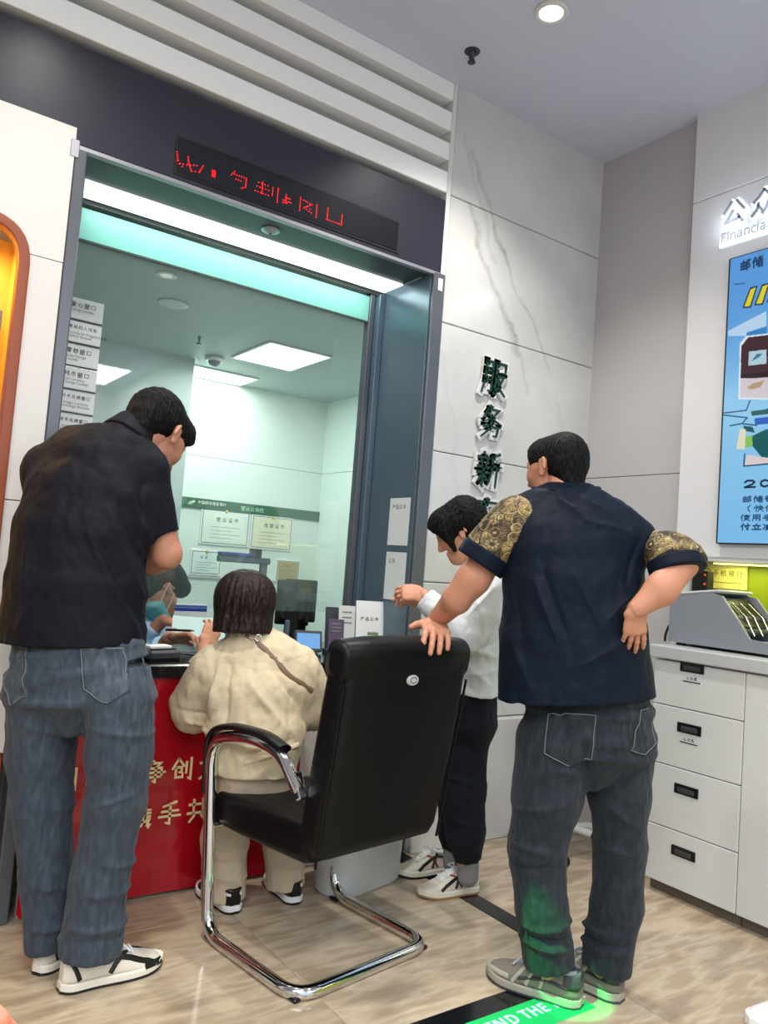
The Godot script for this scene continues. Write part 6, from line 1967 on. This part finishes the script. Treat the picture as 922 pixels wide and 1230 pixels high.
func standing_woman() -> void:
	var base := Vector3(2.06, 0.0, -2.26)
	var p := thing("person", "woman in white shirt and navy trousers standing at the counter beyond the chair", "person", base)
	var R := AW       # side view: her width runs away from the camera
	var hc := Vector3(1.945, 1.342, -2.264)
	var hb := facing(RT * -0.86 + AW * 0.10 + UP * -0.48)
	var body := []
	body += run([[Vector3(2.02, 0.691, -2.236), 0.12, 0.085], [Vector3(2.03, 0.847, -2.229), 0.11, 0.08], [Vector3(2.043, 1.067, -2.219), 0.13, 0.08], [Vector3(2.037, 1.176, -2.224), 0.12, 0.07]], R, 0.02)
	body += [cp(Vector3(2.031, 1.192, -2.228), Vector3(1.972, 1.297, -2.257), 0.048, 0.045, 0.03)]
	body += [cp(Vector3(1.963, 1.149, -2.117), Vector3(1.891, 0.966, -2.131), 0.042, 0.036, 0.02), cp(Vector3(1.891, 0.966, -2.131), Vector3(1.799, 1.103, -2.28), 0.036, 0.023, 0.02)]
	body += [cp(Vector3(2.128, 1.143, -2.319), Vector3(2.058, 0.94, -2.368), 0.042, 0.036, 0.02), cp(Vector3(2.058, 0.94, -2.368), Vector3(1.911, 1.073, -2.398), 0.036, 0.023, 0.02)]
	body += [cp(Vector3(1.994, 0.665, -2.217), Vector3(2.001, 0.363, -2.212), 0.065, 0.05, 0.02), cp(Vector3(2.001, 0.363, -2.212), Vector3(2.034, 0.108, -2.201), 0.05, 0.034, 0.02), cp(Vector3(2.062, 0.643, -2.316), Vector3(2.055, 0.342, -2.321), 0.085, 0.055, 0.02), cp(Vector3(2.055, 0.342, -2.321), Vector3(2.066, 0.11, -2.314), 0.05, 0.034, 0.02)]
	var grids := [[body, 0.011], [head_prims(hc, hb, 0.86), 0.004]]
	grids.append([hand_prims(Vector3(1.799, 1.103, -2.28), RT * -0.95 + UP * 0.02, UP * -0.6 + AW * 0.8, -1.0, [0.4, 0.6, 0.75, 0.85, 0.9], Vector3(0.75, 0.5, 0.3), 0.80), 0.003])
	grids.append([hand_prims(Vector3(1.911, 1.073, -2.398), RT * -0.95 + UP * 0.12, UP * -0.6 - AW * 0.8, 1.0, [0.4, 0.45, 0.5, 0.55, 0.6], Vector3(0.75, 0.5, 0.3), 0.88), 0.003])
	soft("body", grids, M.skin2, p, base)
	add_eyes(p, base, hc, hb, 0.86)
	var H := func(x: float, y: float, z: float) -> Vector3: return hc + hb * (Vector3(x, y, z) * 0.86)
	var hair := [el(H.call(0, 0.048, -0.042), H.call(0, 0.052, 0.040), Vector2(0.086, 0.092), Vector2(0.080, 0.076), hb.x, 0.02), cp(H.call(0, 0.0, -0.07), H.call(0, -0.04, -0.09), 0.062, 0.04, 0.03), cp(H.call(-0.066, 0.03, 0.06), H.call(-0.066, -0.06, 0.055), 0.020, 0.010, 0.02), cp(H.call(0.066, 0.03, 0.06), H.call(0.066, -0.06, 0.055), 0.020, 0.010, 0.02),
		minus(el(H.call(0, -0.09, 0.11), H.call(0, 0.005, 0.12), Vector2(0.066, 0.08), Vector2(0.058, 0.055), hb.x, 0.012)), minus(cp(H.call(-0.09, -0.03, 0.0), H.call(-0.085, -0.04, 0.01), 0.026, 0.028, 0.012)), minus(cp(H.call(0.09, -0.03, 0.0), H.call(0.085, -0.04, 0.01), 0.026, 0.028, 0.012))]
	soft("hair", [[hair, 0.005]], M.hair, p, base, {"noise": [0.003, Vector3(40, 90, 40), 26]})
	var white := cloth(Color(0.85, 0.87, 0.88), 0.85, 40.0, 0.15, 0.2)
	var sh := run([[Vector3(2.03, 0.754, -2.229), 0.17, 0.098], [Vector3(2.036, 0.925, -2.225), 0.16, 0.10], [Vector3(2.043, 1.067, -2.219), 0.17, 0.10], [Vector3(2.041, 1.161, -2.221), 0.15, 0.08], [Vector3(2.017, 1.21, -2.232), 0.08, 0.065]], R, 0.015, true)
	sh += [el(Vector3(1.958, 1.155, -2.108), Vector3(1.884, 0.973, -2.123), Vector2(0.064, 0.064), Vector2(0.060, 0.058), R, 0.03), el(Vector3(1.884, 0.973, -2.123), Vector3(1.798, 1.089, -2.263), Vector2(0.058, 0.056), Vector2(0.046, 0.046), R, 0.02, 2), el(Vector3(2.127, 1.149, -2.319), Vector3(2.064, 0.946, -2.376), Vector2(0.06, 0.06), Vector2(0.055, 0.055), R, 0.03), el(Vector3(2.064, 0.946, -2.376), Vector3(1.923, 1.06, -2.401), Vector2(0.054, 0.054), Vector2(0.042, 0.042), R, 0.02, 2)]
	var ws := soft("shirt", [[sh, 0.0065]], white, p, base, {"noise": [0.006, Vector3(9, 6, 9), 33], "folds": [[Vector3(1.876, 0.947, -2.166), Vector3(1.994, 0.899, -2.083), 0.012, 0.012], [Vector3(1.895, 0.904, -2.152), Vector3(2.003, 0.959, -2.077), 0.010, -0.010], [Vector3(1.903, 0.863, -2.134), Vector3(1.98, 0.796, -2.08), 0.012, 0.009], [Vector3(1.801, 1.06, -2.218), Vector3(1.82, 1.02, -2.168), 0.010, 0.010], [Vector3(1.9, 1.116, -2.112), Vector3(1.932, 0.986, -2.09), 0.012, 0.010], [Vector3(1.887, 1.04, -2.134), Vector3(1.954, 1.15, -2.086), 0.010, 0.013], [Vector3(1.938, 0.895, -2.11), Vector3(1.986, 1.048, -2.076), 0.010, 0.013], [Vector3(1.886, 0.826, -2.146), Vector3(1.992, 0.853, -2.072), 0.008, 0.011], [Vector3(1.802, 1.097, -2.205), Vector3(1.8, 1.037, -2.206), 0.008, 0.010]]})
	seam(ws, "bag_strap", [Vector3(1.926, 1.207, -2.167), Vector3(1.881, 1.186, -2.174), Vector3(1.857, 1.136, -2.191), Vector3(1.84, 1.08, -2.203)], 0.010, M.black, 0.003)
	var navy := cloth(Color(0.065, 0.085, 0.125), 0.85, 60.0, 0.2, 0.1)
	var tr := run([[Vector3(2.023, 0.778, -2.234), 0.15, 0.095], [Vector3(2.02, 0.645, -2.236), 0.16, 0.105]], R, 0.012)
	tr += run([[Vector3(1.988, 0.652, -2.209), 0.09, 0.098], [Vector3(1.982, 0.53, -2.213), 0.085, 0.088], [Vector3(1.992, 0.396, -2.206), 0.078, 0.084], [Vector3(2.015, 0.244, -2.202), 0.066, 0.070], [Vector3(2.035, 0.146, -2.201), 0.048, 0.050]], R, 0.02, false, true)
	tr += run([[Vector3(2.059, 0.629, -2.306), 0.085, 0.095], [Vector3(2.058, 0.484, -2.319), 0.08, 0.085], [Vector3(2.063, 0.343, -2.316), 0.072, 0.076], [Vector3(2.066, 0.203, -2.314), 0.06, 0.062], [Vector3(2.067, 0.141, -2.313), 0.046, 0.048]], R, 0.02, false, true)
	soft("trousers", [[tr, 0.007]], navy, p, base, {"noise": [0.006, Vector3(8, 5, 8), 36], "folds": [[Vector3(1.872, 0.47, -2.193), Vector3(1.984, 0.436, -2.115), 0.010, 0.010], [Vector3(1.912, 0.31, -2.177), Vector3(2.006, 0.289, -2.111), 0.010, 0.010]]})
	soft("sock", [[[cp(Vector3(2.032, 0.2, -2.203), Vector3(2.038, 0.087, -2.199), 0.040, 0.039, 0.01)], 0.007]], M.sock, p, base)
	soft("sock", [[[cp(Vector3(2.061, 0.19, -2.317), Vector3(2.064, 0.091, -2.315), 0.040, 0.039, 0.01)], 0.007]], M.sock, p, base)
	var st := {"upper": M.sneaker, "sole": M.rubber, "outsole": M.gum, "tongue": M.paper, "lace": M.paper, "dark": M.black, "red": M.crimson,
		"bands": [[0.006, [0.30, 0.95, 0.45, 0.06], "dark"], [0.006, [0.12, 0.35, 0.36, 0.55, 0.62, 0.30, 0.70, 0.1], "dark"], [0.0045, [0.52, 0.85, 0.34, 0.06], "red"]]}
	shoe(p, Vector3(2.13, 0, -2.245) - base, Vector3(-0.97, 0, -0.22), st, 0.245, 0.086, 0.085)
	var st2 := st.duplicate()
	st2.outsole = M.black
	shoe(p, Vector3(2.17, 0, -2.44) - base, Vector3(-0.97, 0, -0.18), st2, 0.245, 0.086, 0.085)


func seated_woman() -> void:
	var base := Vector3(1.34, 0.0, -2.42)
	var p := thing("person", "woman with brown bob in cream jacket sitting on the front of the black chair", "person", base)
	var R := RT
	var hc := Vector3(1.181, 1.022, -2.469)
	var hb := facing(AW * 0.95 + UP * -0.22 + RT * -0.12)
	var body := []
	body += run([[Vector3(1.231, 0.502, -2.398), 0.10, 0.08], [Vector3(1.232, 0.636, -2.409), 0.12, 0.09], [Vector3(1.225, 0.798, -2.438), 0.13, 0.09], [Vector3(1.215, 0.874, -2.458), 0.10, 0.06]], R, 0.02)
	body += [cp(Vector3(1.211, 0.865, -2.46), Vector3(1.195, 0.962, -2.472), 0.05, 0.046, 0.03)]
	body += [cp(Vector3(1.099, 0.809, -2.526), Vector3(1.096, 0.642, -2.627), 0.045, 0.04, 0.02), cp(Vector3(1.096, 0.642, -2.627), Vector3(1.18, 0.853, -2.775), 0.038, 0.026, 0.02), cp(Vector3(1.363, 0.821, -2.366), Vector3(1.456, 0.67, -2.399), 0.045, 0.04, 0.02), cp(Vector3(1.456, 0.67, -2.399), Vector3(1.435, 0.8, -2.597), 0.038, 0.026, 0.02)]
	body += [cp(Vector3(1.193, 0.451, -2.449), Vector3(1.243, 0.359, -2.596), 0.055, 0.05, 0.02), cp(Vector3(1.243, 0.359, -2.596), Vector3(1.234, 0.043, -2.542), 0.055, 0.035, 0.02), cp(Vector3(1.297, 0.468, -2.4), Vector3(1.429, 0.362, -2.54), 0.055, 0.05, 0.02), cp(Vector3(1.429, 0.362, -2.54), Vector3(1.44, 0.054, -2.495), 0.055, 0.035, 0.02)]
	var grids := [[body, 0.012], [head_prims(hc, hb, 0.95), 0.006]]
	grids.append([hand_prims(Vector3(1.18, 0.85, -2.775), UP * 0.7 + AW * 0.6 + RT * 0.15, RT * -0.5 + AW * 0.4 + UP * -0.3, -1.0, [0.3, 0.3, 0.35, 0.4, 0.45], Vector3(0.6, 0.6, 0.3), 0.9), 0.0035])
	grids.append([hand_prims(Vector3(1.435, 0.8, -2.597), AW * 0.9 + RT * -0.4, UP * -1.0, 1.0, [0.2, 0.25, 0.3, 0.3, 0.3], Vector3(0.6, 0.6, 0.1), 0.9), 0.0035])
	soft("body", grids, M.skin2, p, base)
	add_eyes(p, base, hc, hb, 0.95)
	var H := func(x: float, y: float, z: float) -> Vector3: return hc + hb * (Vector3(x, y, z) * 0.97)
	var hair := [el(H.call(0, 0.030, -0.030), H.call(0, 0.030, 0.030), Vector2(0.096, 0.085), Vector2(0.088, 0.085), hb.x, 0.02), el(H.call(0, 0.03, -0.025), H.call(0, -0.095, -0.012), Vector2(0.098, 0.090), Vector2(0.099, 0.076), hb.x, 0.03, 2),
		minus(el(H.call(0, -0.11, 0.11), H.call(0, 0.01, 0.12), Vector2(0.075, 0.09), Vector2(0.06, 0.05), hb.x, 0.012))]
	var ff := []
	for i in 11:
		var x := -0.085 + 0.017 * i
		ff.append([H.call(x * 0.6, 0.08, -0.09), H.call(x, -0.11, -0.10 + absf(x) * 0.5), 0.005, 0.004 if i % 2 else -0.005])
	soft("hair", [[hair, 0.005]], M.brownhair, p, base, {"noise": [0.003, Vector3(70, 6, 70), 46], "folds": ff})
	var cream := cloth(Color(0.80, 0.74, 0.62), 0.85, 40.0, 0.2, 0.2)
	var sh := run([[Vector3(1.23, 0.48, -2.398), 0.140, 0.135], [Vector3(1.234, 0.609, -2.407), 0.160, 0.140], [Vector3(1.238, 0.743, -2.429), 0.168, 0.135], [Vector3(1.231, 0.839, -2.446), 0.160, 0.108], [Vector3(1.215, 0.902, -2.457), 0.095, 0.080]], R, 0.02, true)
	sh += [el(Vector3(1.104, 0.809, -2.523), Vector3(1.097, 0.664, -2.613), Vector2(0.072, 0.075), Vector2(0.085, 0.085), R, 0.04), el(Vector3(1.097, 0.664, -2.613), Vector3(1.168, 0.798, -2.734), Vector2(0.080, 0.080), Vector2(0.050, 0.050), R, 0.03, 2), el(Vector3(1.363, 0.821, -2.366), Vector3(1.44, 0.691, -2.398), Vector2(0.072, 0.075), Vector2(0.08, 0.08), R, 0.04), el(Vector3(1.44, 0.691, -2.398), Vector3(1.434, 0.781, -2.56), Vector2(0.075, 0.075), Vector2(0.05, 0.05), R, 0.03, 2)]
	var jk := soft("jacket", [[sh, 0.0065]], cream, p, base, {"noise": [0.009, Vector3(8, 5, 8), 43], "folds": [[Vector3(1.085, 0.858, -2.414), Vector3(1.076, 0.637, -2.445), 0.012, 0.012], [Vector3(1.101, 0.836, -2.379), Vector3(1.098, 0.599, -2.368), 0.014, -0.012], [Vector3(1.155, 0.79, -2.329), Vector3(1.259, 0.643, -2.243), 0.014, 0.011], [Vector3(1.195, 0.847, -2.301), Vector3(1.297, 0.721, -2.242), 0.012, -0.009], [Vector3(1.05, 0.629, -2.561), Vector3(1.121, 0.604, -2.462), 0.012, 0.014], [Vector3(1.032, 0.664, -2.598), Vector3(1.102, 0.652, -2.476), 0.010, -0.010], [Vector3(1.12, 0.604, -2.341), Vector3(1.269, 0.575, -2.249), 0.014, 0.013], [Vector3(1.145, 0.567, -2.324), Vector3(1.282, 0.613, -2.252), 0.010, -0.012]]})
	# gathered hem, hood seam and strap
	seam(jk, "drawstring_hem", [Vector3(1.103, 0.511, -2.426), Vector3(1.117, 0.523, -2.331), Vector3(1.169, 0.557, -2.282), Vector3(1.237, 0.583, -2.247), Vector3(1.316, 0.597, -2.277)], 0.011, cream, 0.006)
	seam(jk, "bag_strap", [Vector3(1.166, 0.936, -2.406), Vector3(1.176, 0.93, -2.363), Vector3(1.214, 0.891, -2.287), Vector3(1.284, 0.833, -2.238), Vector3(1.374, 0.757, -2.261)], 0.0095, mat(Color(0.48, 0.38, 0.30), 0.6), 0.003)
	put("strap_ring", tube(oval(Vector3(1.179, 0.932, -2.345) - base, RT, UP, 0.010, 0.010, 16), 0.0025, 6), M.chrome, p)
	var tan := cloth(Color(0.76, 0.69, 0.59), 0.85, 40.0, 0.2, 0.2)
	var tr := run([[Vector3(1.227, 0.515, -2.4), 0.130, 0.115], [Vector3(1.239, 0.418, -2.404), 0.132, 0.110]], R, 0.02)
	tr += run([[Vector3(1.192, 0.421, -2.461), 0.080, 0.080], [Vector3(1.226, 0.343, -2.56), 0.080, 0.085], [Vector3(1.226, 0.207, -2.56), 0.078, 0.082], [Vector3(1.231, 0.021, -2.544), 0.076, 0.080]], R, 0.03, false, true)
	tr += run([[Vector3(1.306, 0.433, -2.406), 0.080, 0.080], [Vector3(1.411, 0.344, -2.504), 0.078, 0.082], [Vector3(1.433, 0.194, -2.512), 0.072, 0.076], [Vector3(1.446, 0.039, -2.503), 0.066, 0.072]], R, 0.03, false, true)
	soft("trousers", [[tr, 0.007]], tan, p, base, {"noise": [0.007, Vector3(8, 6, 8), 48], "folds": [[Vector3(1.141, 0.231, -2.522), Vector3(1.244, 0.199, -2.449), 0.010, 0.012], [Vector3(1.146, 0.163, -2.518), Vector3(1.243, 0.158, -2.45), 0.010, -0.010], [Vector3(1.153, 0.122, -2.513), Vector3(1.251, 0.098, -2.444), 0.010, 0.010], [Vector3(1.36, 0.148, -2.466), Vector3(1.445, 0.128, -2.407), 0.010, 0.010]]})
	var st := {"upper": M.black, "sole": M.paper, "outsole": M.black, "tongue": M.black, "lace": M.black, "pale": M.paper, "bands": [[0.005, [0.02, 0.45, 0.2, 0.5, 0.5, 0.2], "pale"]]}
	shoe(p, Vector3(1.235, 0, -2.455) - base, Vector3(-0.06, 0, -1), st, 0.24, 0.098, 0.075)
	shoe(p, Vector3(1.452, 0, -2.43) - base, Vector3(0.12, 0, -1), st, 0.24, 0.095, 0.075)


func clerk() -> void:
	var base := Vector3(1.08, 0.0, -3.40)
	var p := thing("person", "bank clerk in pale blue shirt and face mask writing behind the glass", "person", base)
	var R := RT
	var hc := Vector3(1.182, 1.026, -3.274)
	var hb := facing(RT * -0.62 + AW * -0.35 + UP * -0.62)
	var body := []
	body += run([[Vector3(1.118, 0.503, -3.429), 0.15, 0.11], [Vector3(1.127, 0.72, -3.41), 0.14, 0.10], [Vector3(1.155, 0.85, -3.366), 0.15, 0.08], [Vector3(1.176, 0.901, -3.327), 0.07, 0.06]], R, 0.02)
	body += [cp(Vector3(1.178, 0.88, -3.326), Vector3(1.187, 0.975, -3.295), 0.052, 0.05, 0.03)]
	body += [cp(Vector3(1.215, 0.866, -3.324), Vector3(1.139, 0.727, -3.231), 0.042, 0.038, 0.02), cp(Vector3(1.139, 0.727, -3.231), Vector3(1.131, 0.852, -3.017), 0.036, 0.026, 0.02), cp(Vector3(1.074, 0.863, -3.399), Vector3(1.047, 0.739, -3.271), 0.042, 0.038, 0.02), cp(Vector3(1.047, 0.739, -3.271), Vector3(1.153, 0.907, -3.16), 0.036, 0.026, 0.02)]
	var grids := [[body, 0.011], [head_prims(hc, hb, 0.98), 0.005]]
	grids.append([hand_prims(Vector3(1.131, 0.852, -3.017), RT * 0.9 + UP * 0.15, UP * -0.8 + AW * -0.3, 1.0, [0.3, 0.45, 0.55, 0.6, 0.6], Vector3(0.8, 0.5, 0.3), 0.95), 0.0035])
	grids.append([hand_prims(Vector3(1.15, 0.906, -3.162), RT * 0.95 + UP * -0.05, UP * -0.9, -1.0, [0.2, 0.25, 0.3, 0.3, 0.3], Vector3(0.7, 0.5, 0.1), 0.95), 0.0035])
	soft("body", grids, M.skin, p, base)
	add_eyes(p, base, hc, hb, 0.98)
	var H := func(x: float, y: float, z: float) -> Vector3: return hc + hb * Vector3(x, y, z)
	var hair := [el(H.call(0, 0.044, -0.038), H.call(0, 0.048, 0.036), Vector2(0.080, 0.086), Vector2(0.076, 0.075), hb.x, 0.02), cp(H.call(0, 0.0, -0.06), H.call(0, -0.04, -0.062), 0.055, 0.045, 0.02),
		minus(el(H.call(0, -0.08, 0.105), H.call(0, 0.0, 0.115), Vector2(0.095, 0.08), Vector2(0.072, 0.05), hb.x, 0.012)), minus(cp(H.call(-0.092, -0.03, 0.0), H.call(-0.085, -0.03, 0.02), 0.034, 0.034, 0.012)), minus(cp(H.call(0.092, -0.03, 0.0), H.call(0.085, -0.03, 0.02), 0.034, 0.034, 0.012))]
	soft("hair", [[hair, 0.006]], M.hair, p, base, {"noise": [0.002, Vector3(90, 90, 90), 66]})
	var teal := cloth(Color(0.42, 0.72, 0.74), 0.8, 40.0, 0.15, 0.0)
	soft("face_mask", [[[el(H.call(0, -0.025, 0.062), H.call(0, -0.085, 0.062), Vector2(0.066, 0.052), Vector2(0.048, 0.034), hb.x, 0.02), cp(H.call(0, -0.02, 0.10), H.call(0, -0.07, 0.095), 0.026, 0.024, 0.03)], 0.005]], teal, p, base)
	for s in [-1.0, 1.0]:
		put("ear_loop", tube(PackedVector3Array([H.call(0.062 * s, -0.03, 0.06) - base, H.call(0.080 * s, 0.0, 0.02) - base, H.call(0.086 * s, 0.02, -0.015) - base, H.call(0.078 * s, -0.03, -0.01) - base, H.call(0.055 * s, -0.07, 0.05) - base]), 0.002, 6), M.paper, p)
	var blue := cloth(Color(0.62, 0.76, 0.86), 0.85, 40.0, 0.15, 0.2)
	var sh := run([[Vector3(1.118, 0.503, -3.429), 0.19, 0.14], [Vector3(1.129, 0.702, -3.409), 0.18, 0.13], [Vector3(1.153, 0.839, -3.368), 0.17, 0.10], [Vector3(1.17, 0.889, -3.337), 0.085, 0.075]], R, 0.02, true)
	sh += [el(Vector3(1.222, 0.86, -3.32), Vector3(1.136, 0.729, -3.221), Vector2(0.06, 0.06), Vector2(0.055, 0.055), R, 0.03), el(Vector3(1.136, 0.729, -3.221), Vector3(1.122, 0.821, -3.06), Vector2(0.052, 0.052), Vector2(0.04, 0.04), R, 0.02, 2), el(Vector3(1.074, 0.856, -3.398), Vector3(1.044, 0.734, -3.261), Vector2(0.06, 0.06), Vector2(0.05, 0.05), R, 0.03), el(Vector3(1.044, 0.734, -3.261), Vector3(1.124, 0.876, -3.187), Vector2(0.05, 0.05), Vector2(0.04, 0.04), R, 0.02, 2)]
	soft("shirt", [[sh, 0.009]], blue, p, base, {"noise": [0.006, Vector3(9, 6, 9), 63]})
	put("neck_cord", tube(fillet(PackedVector3Array([Vector3(1.15, 0.931, -3.26) - base, Vector3(1.163, 0.875, -3.239) - base, Vector3(1.153, 0.813, -3.234) - base]), 0.03), 0.003, 6), M.paper, p)
	var pen := thing("pen", "black pen with gold clip in the clerk's hand", "pen", Vector3(1.145, 0.889, -2.946))
	var pd := (RT * 0.8 + UP * 0.05 - AW * 0.2).normalized()
	put("barrel", rod(pd * -0.06, pd * 0.045, 0.0045), M.black, pen)
	put("tip", rod(pd * 0.045, pd * 0.062, 0.0045, 0.001), M.darkgrey, pen)
	put("clip", rod(pd * -0.055 + UP * 0.006, pd * -0.015 + UP * 0.006, 0.0018), M.seal, pen)


func extras() -> void:
	# another visitor's shoe at the right edge
	var s := thing("white_shoe", "white knitted trainer poking in at the lower right edge", "shoe", Vector3(2.455, 0.0, -1.095))
	var knit := cloth(Color(0.86, 0.84, 0.83), 0.8, 20.0, 0.5, 0.2)
	shoe(s, Vector3.ZERO, Vector3(-0.80, 0, -0.42), {"upper": knit, "sole": M.paper, "outsole": M.rubber, "tongue": M.paper, "lace": M.paper}, 0.27, 0.10, 0.09)
	# the photographer's own fingers at the lower left corner
	var b := Vector3(0.064, 0.996, -0.37)
	var h := thing("person", "blurred pink fingertip of the photographer at the lower left corner", "person", b)
	var c := (RT * 0.80 + UP * 0.35 + AW * 0.1).normalized()
	soft("hand", [[hand_prims(b - c * 0.175 * 0.62 + UP * -0.022, c, -UP * 0.6 + AW * 0.5, -1.0, [0.5, 0.35, 0.4, 0.5, 0.6], Vector3(0.5, 0.8, 0.2), 1.0, 0.05), 0.003]], skin_mat(Color(0.85, 0.55, 0.45)), h, b)
